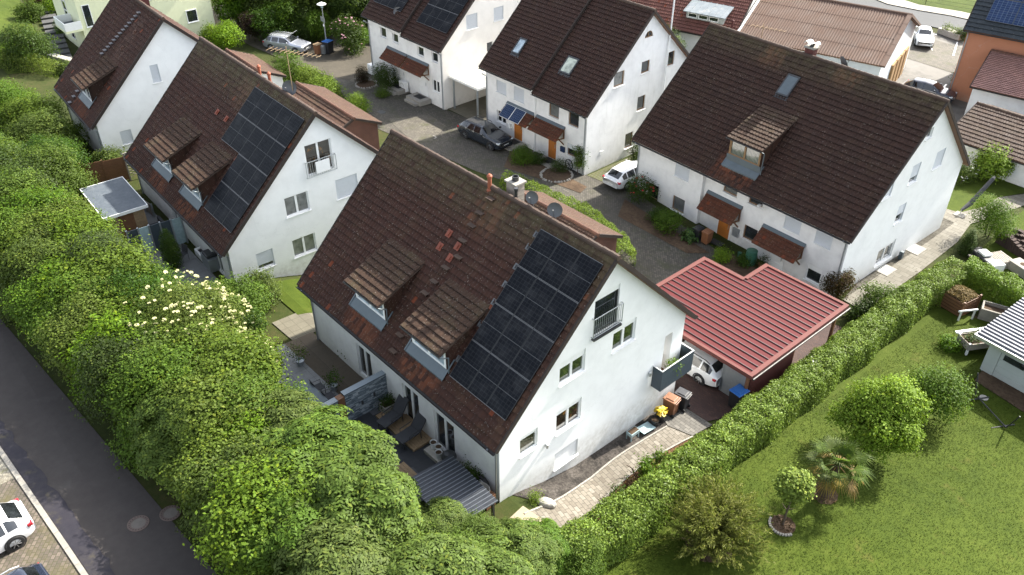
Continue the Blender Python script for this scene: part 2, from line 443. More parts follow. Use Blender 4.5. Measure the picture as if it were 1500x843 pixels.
def window(F, par, r, shut=0.0, frame='white', glass='glass', mull=None, head=0.0, sill='white', shcol='shutter', name='window', dep=.10, door=False, arch=False):
    u0, u1, v0, v1 = r; w, h = u1-u0, v1-v0
    mb = MB(); top = v1 - head
    if mull is None: mull = w > 1.12
    t = .065
    if arch:
        n = 12; cxm = (u0+u1)/2; rr = w/2
        arc = [(cxm+rr*math.cos(math.pi*k/n), v0+(h)*math.sin(math.pi*k/n)) for k in range(n+1)]
        arcb = [(cxm+(rr-t)*math.cos(math.pi*k/n), v0+(h-t)*math.sin(math.pi*k/n)) for k in range(n+1)]
        for (a, b, c, d) in zip(arc, arc[1:], arcb[1:], arcb): mb.poly([F.p(*a, dep-.03), F.p(*b, dep-.03), F.p(*c, dep-.03), F.p(*d, dep-.03)])
        F.box(mb, u0, u1, v0, v0+t, dep-.03, dep+.04); F.box(mb, cxm-.03, cxm+.03, v0+t, v1-t, dep-.03, dep+.04)
    else:
        F.box(mb, u0, u0+t, v0, top, dep-.02, dep+.05); F.box(mb, u1-t, u1, v0, top, dep-.02, dep+.05)
        F.box(mb, u0+t, u1-t, v0, v0+t, dep-.018, dep+.05); F.box(mb, u0+t, u1-t, top-t, top, dep-.018, dep+.05)
        if mull: F.box(mb, (u0+u1)/2-.06, (u0+u1)/2+.06, v0+t, top-t, dep-.025, dep+.05)
    fr = mb.build(name, M[frame], par)
    g = MB()
    if arch: g.poly([F.p(a, b, dep+.02) for a, b in arcb])
    else: g.poly([F.p(u0+t, v0+t, dep+.02), F.p(u1-t, v0+t, dep+.02), F.p(u1-t, top-t, dep+.02), F.p(u0+t, top-t, dep+.02)])
    g.build('pane', M[glass], fr)
    if head:
        hb = MB(); F.box(hb, u0+.002, u1-.002, top, v1-.002, .05, dep+.04); hb.build('shutter_box', M['white'], fr)
    if shut > 0:
        sb = MB(); hh = (top-v0-.01)*shut; n = max(3, int(hh/.055)); zt = top
        for k in range(n):
            za, zb = zt-hh*k/n, zt-hh*(k+1)/n
            sb.poly([F.p(u0+.03, zb, .045), F.p(u1-.03, zb, .045), F.p(u1-.03, za-.006, .033), F.p(u0+.03, za-.006, .033)])
            sb.poly([F.p(u0+.03, za-.006, .033), F.p(u1-.03, za-.006, .033), F.p(u1-.03, za, .05), F.p(u0+.03, za, .05)])
        F.box(sb, u0+.003, u0+.035, v0, top-.002, .02, dep-.03); F.box(sb, u1-.035, u1-.003, v0, top-.002, .02, dep-.03)
        sb.build('roller_shutter', M[shcol], fr)
    if sill and not door:
        s = MB(); F.box(s, u0-.05, u1+.05, v0-.045, v0-.003, -.08, .09); s.build('sill', M[sill], fr)
    return fr

def railing(F, par, u0, u1, v0, v1, out=.12, mat='grey_metal', name='balcony_railing', n=12, sides=True):
    mb = MB()
    P = lambda u, v, d=-out: F.p(u, v, d)
    mb.tube([P(u0, v1), P(u1, v1)], .024, 8); mb.tube([P(u0, v0), P(u1, v0)], .018, 6)
    for k in range(n+1):
        u = u0+(u1-u0)*k/n; mb.tube([P(u, v0), P(u, v1)], .011 if 0 < k < n else .02, 6)
    if sides:
        for u in (u0, u1):
            for v in (v0, v1): mb.tube([P(u, v), P(u, v, .0)], .018, 6)
    return mb.build(name, M[mat], par)

class House:
    def __init__(h, name, label, cat, O, yaw, a, pit, b, L, zg, tile='roof', wallm='white_wall', frontm='front_wall', gable=(), front=(), oe=.45, ov=.3,
                 segs=None, fronts=None, tw=.20, th=.34, gable_poly=None, gable_hole=None, ridge='ridge', gutter=True, group=None, cover_back=True, left=(), soffit='brown_wood', seed=1, pipes=True):
        h.root = empty(name, (O[0], O[1], zg), R(yaw), label, cat, group)
        h.ze = O[2]-zg; h.a, h.b, h.L, h.p = a, b, L, R(pit); h.oe, h.ov = oe, ov
        ze, tp = h.ze, math.tan(h.p)
        h.S = V3(0, math.cos(h.p), math.sin(h.p)); h.N = V3(0, -math.sin(h.p), math.cos(h.p))
        h.Sb = V3(0, -math.cos(h.p), math.sin(h.p)); h.Nb = V3(0, math.sin(h.p), math.cos(h.p))
        zr = ze+a*tp; W = a+b; zb = zr-b*tp; h.zr, h.zb, h.W = zr, zb, W
        def roofz(y): return (ze + y*tp if y <= a else zr-(y-a)*tp) - .16
        h.roofz = roofz
        # faces
        h.Fg = Face((-ov, 0, ze), (0, 1, 0), (0, 0, 1), (-1, 0, 0))
        h.Fl = Face((-L+ov, 0, ze), (0, 1, 0), (0, 0, 1), (1, 0, 0))
        h.Ff = Face((0, oe, ze), (1, 0, 0), (0, 0, 1), (0, 1, 0))
        h.Fb = Face((0, W-oe, ze), (1, 0, 0), (0, 0, 1), (0, -1, 0))
        g0 = -ze-2.6
        mb = MB()
        gp = gable_poly or [(oe, g0), (W-oe, g0), (W-oe, roofz(W-oe)-ze), (a, roofz(a)-ze), (oe, roofz(oe)-ze)]
        wall(mb, h.Fg, gp, [g['r'] if not g.get('arch') else h.arch_pts(g['r']) for g in gable]+([gable_hole] if gable_hole else []), 1)
        wall(mb, h.Fl, [(oe, g0), (W-oe, g0), (W-oe, roofz(W-oe)-ze), (a, roofz(a)-ze), (oe, roofz(oe)-ze)], [g['r'] for g in left], 1)
        fronts = fronts or [(-L+ov, -ov, 0.0)]
        for k, (x0, x1, d) in enumerate(fronts):
            F = Face((0, oe+d, ze), (1, 0, 0), (0, 0, 1), (0, 1, 0))
            wall(mb, F, [(x0, g0), (x1, g0), (x1, roofz(oe+d)-ze), (x0, roofz(oe+d)-ze)], [w['r'] for w in front if x0 < w['r'][0] < x1], 0)
            if k:
                d0 = fronts[k-1][2]; mb.poly([h.Ff.p(x0, g0, d0), h.Ff.p(x0, g0, d), h.Ff.p(x0, roofz(oe)-ze+d*tp, d), h.Ff.p(x0, roofz(oe)-ze+d0*tp, d0)], 0)
        if cover_back: wall(mb, h.Fb, [(-L+ov, g0), (-ov, g0), (-ov, roofz(W-oe)-ze), (-L+ov, roofz(W-oe)-ze)], [], 0)
        h.wall = mb.build('wall', [M[frontm], M[wallm]], h.root)
        for g in gable: window(h.Fg, h.root, **g)
        for g in left: window(h.Fl, h.root, **g)
        for w in front:
            d = [f[2] for f in fronts if f[0] < w['r'][0] < f[1]][0]
            window(Face((0, oe+d, ze), (1, 0, 0), (0, 0, 1), (0, 1, 0)), h.root, **w)
        # roof
        mb = MB(); Ls, Lb = a/math.cos(h.p), b/math.cos(h.p)
        segs = segs or [(-L, 0.0, 0.0)]
        rb = MB()
        for k, (x0, x1, dz) in enumerate(segs):
            tiles(mb, (x0, 0, ze+dz), (1, 0, 0), h.S, h.N, x1-x0, Ls, tw, th, seed=seed+k, uvo=(round((x0+L)/tw), 0))
            tiles(mb, (x1, W, zb+dz), (-1, 0, 0), h.Sb, h.Nb, x1-x0, Lb, tw, th, seed=seed+5+k, uvo=(100+round((x0+L)/tw), 0))
            mb.frame_box((x0, 0, ze+dz), (1,0,0), h.S, h.N, .01, x1-x0-.01, .02, Ls-.02, -.15, -.012, 1)
            mb.frame_box((x0, W, zb+dz), (1,0,0), h.Sb, h.Nb, .01, x1-x0-.01, .02, Lb-.02, -.15, -.012, 1)
            # verge tiles turned down over each end
            for xe, sg in ((x1, 1), (x0, -1)):
                for (O_, S_, N_, LL) in (((xe, 0, ze+dz), h.S, h.N, Ls), ((xe, W, zb+dz), h.Sb, h.Nb, Lb)):
                    n = round(LL/th)
                    for j in range(n):
                        mb.frame_box(O_, (sg, 0, 0), S_, N_, -.05, .03, j*LL/n, (j+1)*LL/n+.01, -.13, .052+.004*(j % 3), 2)
            n = max(2, int((x1-x0)/.38))
            for j in range(n):
                xa = x0+(x1-x0)*j/n; dzj = .006*math.sin(j*2.1)
                rb.tube([(xa, a, zr+dz+.015+dzj), (xa+(x1-x0)/n+.05, a, zr+dz+.002+dzj)], [.135, .118], 10)
        h.roof = mb.build('roof', [M[tile], M[soffit], M['verge']], h.root)
        rb.build('ridge', M[ridge], h.roof)
        if gutter:
            prof = [(-.02+.075*math.cos(t), ze-.03+.075*math.sin(t)) for t in [math.pi+math.pi*k/8 for k in range(9)]]
            for (x0, x1, dz) in segs:
                for back in (0, 1):
                    gm = MB()
                    for (q0, q1) in zip(prof, prof[1:]):
                        P = [(x0, q0[0]-.05, q0[1]), (x1, q0[0]-.05, q0[1]), (x1, q1[0]-.05, q1[1]), (x0, q1[0]-.05, q1[1])]
                        gm.poly([(x, W-y, z+zb-ze+dz) for x, y, z in P] if back else [(x, y, z+dz) for x, y, z in P])
                    gm.build('gutter', M['gutter'], h.roof)
            if pipes:
                for x in (-ov-.12, -L+ov+.12):
                    dm = MB(); dm.tube([(x, -.07, ze-.09), (x, .1, ze-.22), (x, oe-.07, ze-.42), (x, oe-.07, -.9)], .045, 8)
                    dm.build('downpipe', M['grey_metal'], h.root)
    def arch_pts(h, r):
        u0, u1, v0, v1 = r
        return [((u0+u1)/2+(u1-u0)/2*math.cos(math.pi*k/12), v0+(v1-v0)*math.sin(math.pi*k/12)) for k in range(13)]
    def on(h, x, s, n=0.0): return V3(x, 0, h.ze) + h.S*s + h.N*n
    def panel(h, x0, x1, s0, s1, mat='solar', lift=0.0):
        """one photovoltaic panel fixed above the tiles"""
        mb = MB(); O = h.on(0, 0)+V3(0, 0, lift)
        mb.frame_box(O, (1,0,0), h.S, h.N, x0, x1, s0, s1, .10, .138, 1)
        g = .022
        P = [h.on(x0+g, s0+g, .1405), h.on(x1-g, s0+g, .1405), h.on(x1-g, s1-g, .1405), h.on(x0+g, s1-g, .1405)]
        P = [p+V3(0, 0, lift) for p in P]
        w, l = x1-x0, s1-s0
        mb.poly(P, 0, [(0, 0), (1.13, 0), (1.13, 1.76), (0, 1.76)] if l > w else [(0, 0), (0, 1.76), (1.13, 1.76), (1.13, 0)][::1])
        mb.frame_box(O, (1,0,0), h.S, h.N, x0+.1, x0+.16, s0+.1, s1-.1, .045, .10, 1); mb.frame_box(O, (1,0,0), h.S, h.N, x1-.16, x1-.1, s0+.1, s1-.1, .045, .10, 1)
        if l > w: mb.frame_box(O, (1,0,0), h.S, h.N, x0+g, x1-g, (s0+s1)/2-.005, (s0+s1)/2+.005, .1395, .142, 2)
        mb.frame_box(O, (1,0,0), h.S, h.N, x0+.002, x1-.002, s1-.018, s1-.001, .1381, .143, 2); mb.frame_box(O, (1,0,0), h.S, h.N, x0+.002, x1-.002, s0+.001, s0+.018, .1381, .143, 2)
        return mb.build('solar_panel', [M[mat], M['solar_frame'], M['solar_rail']], h.root)
    def dormer(h, x0, x1, ytop=3.2, ztop=None, yf=.91, yr=.50, zr=2.05, glass='glass_pale', frame='white', pipe=True, apron=True, cheek='roof', sillz=None, tile='roof_dormer', wood=False):
        """a shed dormer: cheeks and front, its own tiled roof, window, apron of metal, rain pipe"""
        tp = math.tan(h.p); z = lambda y: h.ze+y*tp
        zt = z(ytop)+.03
        Rr = V3(0, ytop-yr, zt-(h.ze+zr)); LL = Rr.length; S = Rr.normalized(); N = V3(0, -S.z, S.y)
        c0, c1 = x0+.16, x1-.16
        mb = MB()
        under = lambda y: h.ze+zr+(y-yr)*(S.z/S.y)-.10
        ys = [yf, ytop-.15]
        for c in (c0, c1):
            mb.poly([(c, yf, z(yf)-.15), (c, ys[1], z(ys[1])-.05), (c, ys[1], under(ys[1])), (c, yf, under(yf))], 0)
            nb = 5
            for k in range(1, nb):   # upright joints of the cheek's slabs
                yk = yf+(ys[1]-yf)*k/nb*.8
                mb.box(c-.012, c+.012, yk-.01, yk+.01, z(yk)-.02, under(yk), 0)
        zs = z(yf)+.13 if sillz is None else h.ze+sillz
        zw = under(yf)-.06
        F = Face((0, yf, 0), (1,0,0), (0,0,1), (0,1,0))
        wl = MB(); wall(mb, F, [(c0, z(yf)-.2), (c1, z(yf)-.2), (c1, under(yf)), (c0, under(yf))], [(c0+.08, c1-.08, zs, zw)], 1, .08)
        d = mb.build('dormer', [M[cheek], M['win_wood'] if wood else M['white']], h.root)
        rm = MB(); tiles(rm, (x0, yr, h.ze+zr), (1,0,0), S, N, x1-x0, LL, .22, .34, amp=.042, seed=int(abs(x0)*7))
        rm.frame_box((x0, yr, h.ze+zr), (1,0,0), S, N, 0, x1-x0, 0, LL-.1, -.09, -.012, 1)
        rr = rm.build('dormer_roof', [M[tile], M['ridge']], d)
        gm = MB(); gm.tube([(x0-.02, yr-.03, h.ze+zr-.06), (x1+.02, yr-.03, h.ze+zr-.06)], .04, 8); gm.build('gutter', M['gutter'], d); gm = MB()
        if pipe:
            gm.tube([(x1-.03, yr-.05, h.ze+zr-.06), (x1+.06, yr+.12, h.ze+zr-.14), (x1+.06, yf-.02, h.ze+zr-.28), (x1+.06, yf-.05, z(yf-.05)+.12)], .032, 8)
        if pipe: gm.build('rain_pipe', M['zinc'], d)
        window(F, d, (c0+.08, c1-.08, zs, zw), frame=frame, glass=glass, mull=True, sill=None, dep=.03)
        if apron:
            am = MB()
            y0 = yf-.34
            am.poly([(c0-.1, y0, z(y0)+.135), (c1+.12, y0, z(y0)+.135), (c1+.12, yf-.004, z(yf)+.12), (c0-.1, yf-.004, z(yf)+.12)])
            am.poly([(c0-.1, y0, z(y0)-.03), (c1+.12, y0, z(y0)-.03), (c1+.12, y0, z(y0)+.135), (c0-.1, y0, z(y0)+.135)])
            am.poly([(c0-.1, yf-.006, z(yf)+.08), (c1+.12, yf-.006, z(yf)+.08), (c1+.12, yf-.006, zs-.005), (c0-.1, yf-.006, zs-.005)])
            for c in (c0-.12, c1+.12):
                am.box(c-.035, c+.035, y0-.02, yf+.35, 0, .02, 0, Matrix(((1,0,0,0),(0,1,0,0),(0,tp,1,h.ze+.15),(0,0,0,1))))
            am.build('apron_flashing', M['zinc'], d)
        return d
    def skylight(h, x0, x1, s0, s1, glass='glass_pale', frame='dark_metal', shutter=False, lift=0.0):
        mb = MB(); up = V3(0, 0, lift); O = h.on(0, 0)+up
        for q in ((x0, x0+.09, s0, s1), (x1-.09, x1, s0, s1), (x0+.09, x1-.09, s0, s0+.1), (x0+.09, x1-.09, s1-.12, s1)):
            mb.frame_box(O, (1,0,0), h.S, h.N, *q, .02, .16)
        f = mb.build('skylight', M[frame], h.root)
        g = MB(); g.poly([p+up for p in (h.on(x0+.09, s0+.1, .135), h.on(x1-.09, s0+.1, .135), h.on(x1-.09, s1-.12, .135), h.on(x0+.09, s1-.12, .135))])
        if shutter:
            k = 14
            for j in range(k):
                sa = s0+.1+(s1-s0-.22)*j/k; sb = s0+.1+(s1-s0-.22)*(j+1)/k
                g.poly([h.on(x0+.09, sa, .15), h.on(x1-.09, sa, .15), h.on(x1-.09, sb-.01, .163), h.on(x0+.09, sb-.01, .163)])
        g.build('pane', M[glass], f)
        fm = MB()
        fm.frame_box(O, (1,0,0), h.S, h.N, x0-.06, x1+.06, s0-.22, s0, .035, .05); fm.build('flashing', M['dark_metal'], f)
        return f
    def step(h, x, s, mat='ridge', w=.42):
        """a chimney sweep's step: a little tread on brackets"""
        mb = MB(); p = h.on(x, s, .05)
        mb.box(p.x-w/2, p.x+w/2, p.y-.10, p.y+.12, p.z+.09, p.z+.125)
        for sx in (-w*.3, w*.3): mb.bar((p.x+sx, p.y-.02, p.z-.03), (p.x+sx, p.y-.02, p.z+.09), .03)
        return mb.build('roof_step', M[mat], h.root)
    def loose(h, x, s, w=.3, l=.36, n=.05, mat='orange_tile', name='replaced_tile', tilt=0.0):
        mb = MB(); mb.frame_box(h.on(0, 0), (1,0,0), h.S, h.N, x-w/2, x+w/2, s-l/2, s+l/2, n, n+.03)
        mb.frame_box(h.on(0, 0), (1,0,0), h.S, h.N, x-w*.2, x+w*.2, s-l*.3, s+l*.25, n+.03, n+.085)
        return mb.build(name, M[mat], h.root)
    def vent(h, x, y, hgt=.6, r=.09, mat='terracotta', name='vent_pipe'):
        z0 = (h.ze+y*math.tan(h.p) if y <= h.a else h.zr-(y-h.a)*math.tan(h.p))-.15
        mb = MB(); mb.lathe([(r*1.5, 0), (r*1.5, .16), (r, .2), (r, hgt), (r*1.3, hgt), (r*1.35, hgt+.08), (r*.5, hgt+.16), (0, hgt+.16)], 14, (x, y, z0))
        return mb.build(name, M[mat], h.root, smooth=True)
    def chimney(h, x, y, w=.62, l=.5, top=.75, mat='brown_plastic', cap=True):
        z0 = h.zr-1.2; zt = h.zr+top
        mb = MB(); mb.box(x-w/2, x+w/2, y-l/2, y+l/2, z0, zt)
        for k in range(4): mb.box(x-w/2-.006, x+w/2+.006, y-l/2-.006, y+l/2+.006, zt-.02-.24*k-.012, zt-.24*k-.02)
        c = mb.build('chimney', M[mat], h.root)
        k = MB(); k.box(x-w/2-.07, x+w/2+.07, y-l/2-.07, y+l/2+.07, zt+.002, zt+.08)
        k.build('chimney_cap', M['concrete'], c)
        p = MB(); p.lathe([(.15, 0), (.15, .2), (.12, .2), (.12, .02), (0, .02)], 14, (x, y, zt+.08)); p.build('flue', M['dark_metal'], c)
        return c
    def dish(h, p, r=.4, az=0.0, mast=.5, mat='grey_metal'):
        """satellite dish on a short mast; az: where it looks, in house axes"""
        mb = MB(); p = Vector(p)
        mb.tube([p, p+V3(0, 0, mast)], .025, 8)
        rot = Matrix.Rotation(az, 4, 'Z') @ Matrix.Rotation(R(68), 4, 'Y')
        c = p+V3(0, 0, mast)
        pr = [(r*k/5, .25*r*(k/5)**2) for k in range(6)]
        n = 22
        for side in (0, .015):
            for (r0, z0), (r1, z1) in zip(pr, pr[1:]):
                for k in range(n):
                    q = []
                    for (rr, zz, kk) in ((r0, z0, k), (r1, z1, k), (r1, z1, k+1), (r0, z0, k+1)):
                        a = 2*math.pi*kk/n; q.append(c + rot @ V3(rr*math.cos(a), rr*math.sin(a)*1.1, zz-side+.05))
                    mb.poly(q if r0 > 0 else [q[0], q[1], q[2]])
        e = c + rot @ V3(0, 0, r*1.15); mb.tube([c + rot @ V3(r, 0, .1), e], .014, 6)
        mb.tube([e, e + rot @ V3(0, 0, .12)], .035, 8)
        return mb.build('satellite_dish', M[mat], h.root, smooth=False)
    def canopy(h, x0, x1, zt=-1.78, zb=-2.62, out=1.0, tile='roof_canopy', d=0.0):
        """small tiled roof over the entrance, on timber brackets"""
        y1 = h.oe+d-.02; O = V3(x0, y1-out, h.ze+zb); D = V3(0, out, zt-zb); S = D.normalized(); N = V3(0, -S.z, S.y)
        mb = MB(); tiles(mb, O, (1,0,0), S, N, x1-x0, D.length-.12, .22, .26, amp=.024, seed=int(-x0*3))
        mb.frame_box(O, (1,0,0), S, N, 0, x1-x0, 0, D.length-.02, -.07, -.012, 1)
        mb.frame_box(O, (1,0,0), S, N, -.02, x1-x0+.02, D.length-.2, D.length+.05, .03, .045, 2)
        c = mb.build('entrance_canopy', [M[tile], M['brown_wood'], M['zinc']], h.root)
        for x in (x0+.12, x1-.12):
            b = MB(); b.bar((x, y1, h.ze+zb-.1), (x, y1, h.ze+zt-.15), .09); b.bar((x, y1-.03, h.ze+zb-.05), (x, y1-out*.85, h.ze+zb+.06), .08); b.bar((x, y1, h.ze+zb-.55), (x, y1-out*.6, h.ze+zb+.1), .08)
            b.build('bracket', M['brown_wood'], c)
        return c
    def door(h, x0, x1, z0, z1, mat='orange_door', d=0.0, steps=True):
        F = Face((0, h.oe+d, h.ze), (1,0,0), (0,0,1), (0,1,0))
        mb = MB(); F.box(mb, x0, x1, z0, z1, -.03, .05)
        for k in range(3): F.box(mb, x0+.14, x1-.14, z0+.25+.6*k, z0+.7+.6*k, -.045, -.02)
        dr = mb.build('front_door', M[mat], h.root)
        hm = MB(); F.box(hm, x1-.12, x1-.09, z0+.95, z0+1.25, -.09, -.045); hm.build('handle', M['steel'], dr)
        fm = MB(); F.box(fm, x0-.07, x0-.002, z0, z1+.07, -.05, .05); F.box(fm, x1+.002, x1+.07, z0, z1+.07, -.05, .05); F.box(fm, x0, x1, z1+.002, z1+.07, -.05, .05)
        fm.build('door_frame', M['white'], dr)
        if steps:
            s = MB(); F.box(s, x0-.5, x1+.5, z0-.6, z0-.02, -1.25, -.06); F.box(s, x0-.3, x1+.3, z0-.6, z0-.17, -1.6, -1.252)
            s.build('door_step', M['concrete'], h.root)
            mt = MB(); F.box(mt, x0, x1, z0-.018, z0-.004, -.85, -.2); mt.build('door_mat', M['rubber'], h.root)
        return dr
# ------------------------------------------------------------------ setting: ground sheets
M['grass'] = ground_mat('lawn_grass', [(.025, .042, .0024), (.035, .054, .0036), (.046, .067, .0055), (.059, .078, .010)], (.22, 2.2, 24), .95, .6, ((.085, .072, .018), .9, .60, .35))
M['rough_grass'] = ground_mat('rough_ground', [(.018, .026, .005), (.03, .04, .008), (.055, .048, .018)], (.3, 3, 20))
M['asphalt'] = ground_mat('street_asphalt', [(.046, .041, .039), (.056, .050, .047), (.066, .060, .056)], (.2, 3, 60), .88, .5, ((.095, .09, .085), .5, .62, .25), .01)
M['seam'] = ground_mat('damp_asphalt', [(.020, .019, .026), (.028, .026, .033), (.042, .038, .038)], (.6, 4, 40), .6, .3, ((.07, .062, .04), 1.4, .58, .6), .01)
M['yard_asphalt'] = ground_mat('yard_asphalt', [(0.045, 0.0408, 0.03375), (0.065, 0.0576, 0.045), (0.085, 0.0744, 0.0585)], (.3, 3, 50), .9, .4, dist=.01)
M['lot'] = ground_mat('car_park_asphalt', [(0.09273, 0.08857, 0.0801), (0.1265, 0.1202, 0.1096), (0.1518, 0.1433, 0.1307)], (.12, 1.2, 30), .7, .3, ((0.05059, 0.04638, 0.04216), .18, .52, .7), .01)
M['road_far'] = ground_mat('far_road', [(0.06375, 0.0663, 0.06885), (0.0765, 0.07905, 0.0816)], (.3, 2, 30), .8, .2, dist=.01)
M['cobble'] = brick_mat('grey_cobbles', [(0.0465, 0.04123, 0.03306), (0.0713, 0.06361, 0.05065), (0.1023, 0.0913, 0.07198)], (0.0279, 0.02533, 0.0192), .21, .14, .012, var=.6, rot=R(45), stain=(0.0403, 0.03534, 0.02773), moss=(0.0341, 0.03652, 0.0128))
M['cobble_x'] = brick_mat('grey_cobble_rows', [(0.072, 0.06308, 0.04954), (0.104, 0.09272, 0.0743), (0.144, 0.1277, 0.09976)], (0.04, 0.03648, 0.02752), .24, .16, .014, stain=(0.06, 0.05168, 0.0399), moss=(0.048, 0.05016, 0.01789))
M['grass_paver'] = brick_mat('grass_pavers', [(0.088, 0.07975, 0.0484), (0.1155, 0.1045, 0.0638)], (0.055, 0.06325, 0.0132), .26, .26, .055, moss=(0.066, 0.06875, 0.0132))
M['drive'] = brick_mat('red_brown_pavers', [(0.042, 0.0192, 0.0156), (0.057, 0.0264, 0.0204), (0.078, 0.036, 0.027)], (0.018, 0.0132, 0.012), .20, .10, .008, rot=R(2))
M['drive_grey'] = brick_mat('grey_pavers', [(0.096, 0.09021, 0.08004), (0.132, 0.1251, 0.1104), (0.18, 0.1688, 0.149)], (0.036, 0.03259, 0.0276), .30, .20, .01)
M['path'] = brick_mat('beige_path_pavers', [(0.1239, 0.1057, 0.08054), (0.1743, 0.1529, 0.1218), (0.2156, 0.1934, 0.1567), (0.2523, 0.2293, 0.1915)], (0.05506, 0.04721, 0.03482), .32, .21, .012, rot=R(8))
M['brick_pave'] = brick_mat('brown_parking_bricks', [(.085, .070, .055), (.125, .10, .08), (.175, .14, .115)], (.05, .048, .028), .22, .16, .018, rot=R(38), moss=(.075, .066, .025))
M['slate_pave'] = brick_mat('dark_terrace_slabs', [(.020, .023, .028), (.045, .049, .056), (.075, .08, .088), (.125, .13, .14)], (.02, .02, .022), .62, .42, .008, rough=.5)
M['pale_pave'] = brick_mat('grey_terrace_slabs', [(0.171, 0.1755, 0.18), (0.2115, 0.216, 0.2205)], (0.09, 0.09, 0.09), .8, .8, .008, off=0.0, rough=.6)
M['brown_pave'] = brick_mat('brown_terrace_slabs', [(0.0792, 0.0612, 0.0414), (0.0945, 0.0747, 0.0522)], (0.054, 0.045, 0.0324), 2.2, 1.5, .02, off=0.0, stain=(0.054, 0.0468, 0.036))
M['beige_pave'] = brick_mat('beige_slabs', [(0.1296, 0.1166, 0.08554), (0.1555, 0.1426, 0.105)], (0.06912, 0.06264, 0.04277), .5, .5, .012, off=0.0)
M['epath'] = brick_mat('grey_beige_path_slabs', [(0.1161, 0.105, 0.08395), (0.1562, 0.1444, 0.1175), (0.1875, 0.175, 0.1469)], (0.0625, 0.05687, 0.04196), .60, .40, .014, stain=(0.08928, 0.08093, 0.05874))
M['gravel_dark'] = ground_mat('dark_gravel', [(0.012, 0.01083, 0.01049), (0.033, 0.02964, 0.0265), (0.078, 0.0684, 0.06072), (0.156, 0.1425, 0.127)], (1.5, 9, 42), .9, 1.0, dist=.05)
M['gravel_pale'] = ground_mat('pale_gravel', [(0.084, 0.072, 0.0513), (0.198, 0.18, 0.1425), (0.33, 0.312, 0.2565)], (1, 8, 24), .9, .9, ((0.042, 0.06, 0.0114), .9, .56, .9), .05)
M['mulch'] = ground_mat('bark_mulch', [(0.036, 0.018, 0.0096), (0.096, 0.051, 0.027), (0.162, 0.09, 0.051)], (1, 8, 36), .95, .9, dist=.04)

def steps_axis(lo, hi, core_lo, core_hi):
    a = list(np.arange(core_lo, core_hi+.5, 1.0)); d = 2.0; v = core_lo
    while v > lo: v -= d; d *= 1.35; a.insert(0, v)
    d = 2.0; v = core_hi
    while v < hi: v += d; d *= 1.35; a.append(v)
    return a

def ground():
    xs = steps_axis(-1400, 1400, -95, 45); ys = steps_axis(-900, 1700, -40, 100)
    X, Y = np.meshgrid(xs, ys); Z = np.vectorize(lambda a, b: float(G(a, b)))(X, Y)
    me = bpy.data.meshes.new('ground'); n = len(xs)
    v = np.stack([X, Y, Z], -1).reshape(-1, 3)
    f = [(j*n+i, j*n+i+1, (j+1)*n+i+1, (j+1)*n+i) for j in range(len(ys)-1) for i in range(n-1)]
    me.from_pydata(v.tolist(), [], f); me.materials.append(M['rough_grass'])
    o = bpy.data.objects.new('ground', me); C.objects.link(o); return tag(o, kind='structure')
ground()

def sheet(name, pts, mat, off=.02, kind='structure', label=None, cat=None, edge=0.0):
    """a flat surface following the ground, cut along the same one-metre grid"""
    bm = bmesh.new(); vs = [bm.verts.new((float(p[0]), float(p[1]), 0)) for p in pts]; bm.faces.new(vs)
    bmesh.ops.triangulate(bm, faces=bm.faces)
    xs = [p[0] for p in pts]; ys = [p[1] for p in pts]
    for ax, lo, hi in ((0, min(xs), max(xs)), (1, min(ys), max(ys))):
        for k in range(math.ceil(lo), math.floor(hi)+1):
            no = (1, 0, 0) if ax == 0 else (0, 1, 0); co = (k, 0, 0) if ax == 0 else (0, k, 0)
            bmesh.ops.bisect_plane(bm, geom=bm.verts[:]+bm.edges[:]+bm.faces[:], plane_co=co, plane_no=no, dist=1e-4)
    for v in bm.verts: v.co.z = float(G(v.co.x, v.co.y)) + off
    bmesh.ops.recalc_face_normals(bm, faces=bm.faces)
    if sum(f.normal.z for f in bm.faces) < 0: bmesh.ops.reverse_faces(bm, faces=bm.faces)
    me = bpy.data.meshes.new(name); bm.to_mesh(me); bm.free(); me.materials.append(M[mat])
    o = bpy.data.objects.new(name, me); C.objects.link(o)
    return tag(o, label, cat, None, kind)

def smooth_line(pts, n=6):
    out = []
    for i in range(len(pts)-1):
        p0, p1, p2, p3 = (np.array(pts[max(0, min(len(pts)-1, i+k))], float) for k in (-1, 0, 1, 2))
        for k in range(n):
            t = k/n; out.append(tuple(.5*((2*p1)+(-p0+p2)*t+(2*p0-5*p1+4*p2-p3)*t*t+(-p0+3*p1-3*p2+p3)*t**3)))
    out.append(tuple(pts[-1])); return out

def strip_obj(name, line, w, h, mat, kind='structure', off=0.0, label=None, cat=None):
    """kerb or edging stone following a line on the ground"""
    mb = MB(); acc = 0
    for (a, b) in zip(line, line[1:]):
        a, b = np.array(a[:2], float), np.array(b[:2], float); d = b-a; L = np.linalg.norm(d); k = max(1, int(L/1.0))
        for i in range(k):
            p = a+d*i/k; q = a+d*((i+1)/k) - d/L*.012
            nn = np.array([-d[1], d[0]])/L*w/2
            za, zb = float(G(*p))+off, float(G(*q))+off
            B = [(*(p-nn), za-.3), (*(q-nn), zb-.3), (*(q+nn), zb-.3), (*(p+nn), za-.3)]; T = [(x, y, z+.3+h) for x, y, z in B]
            mb.poly(T)
            for j in range(4): mb.poly([B[j], B[(j+1) % 4], T[(j+1) % 4], T[j]])
    o = mb.build(name, M[mat]); return tag(o, label, cat, None, kind)

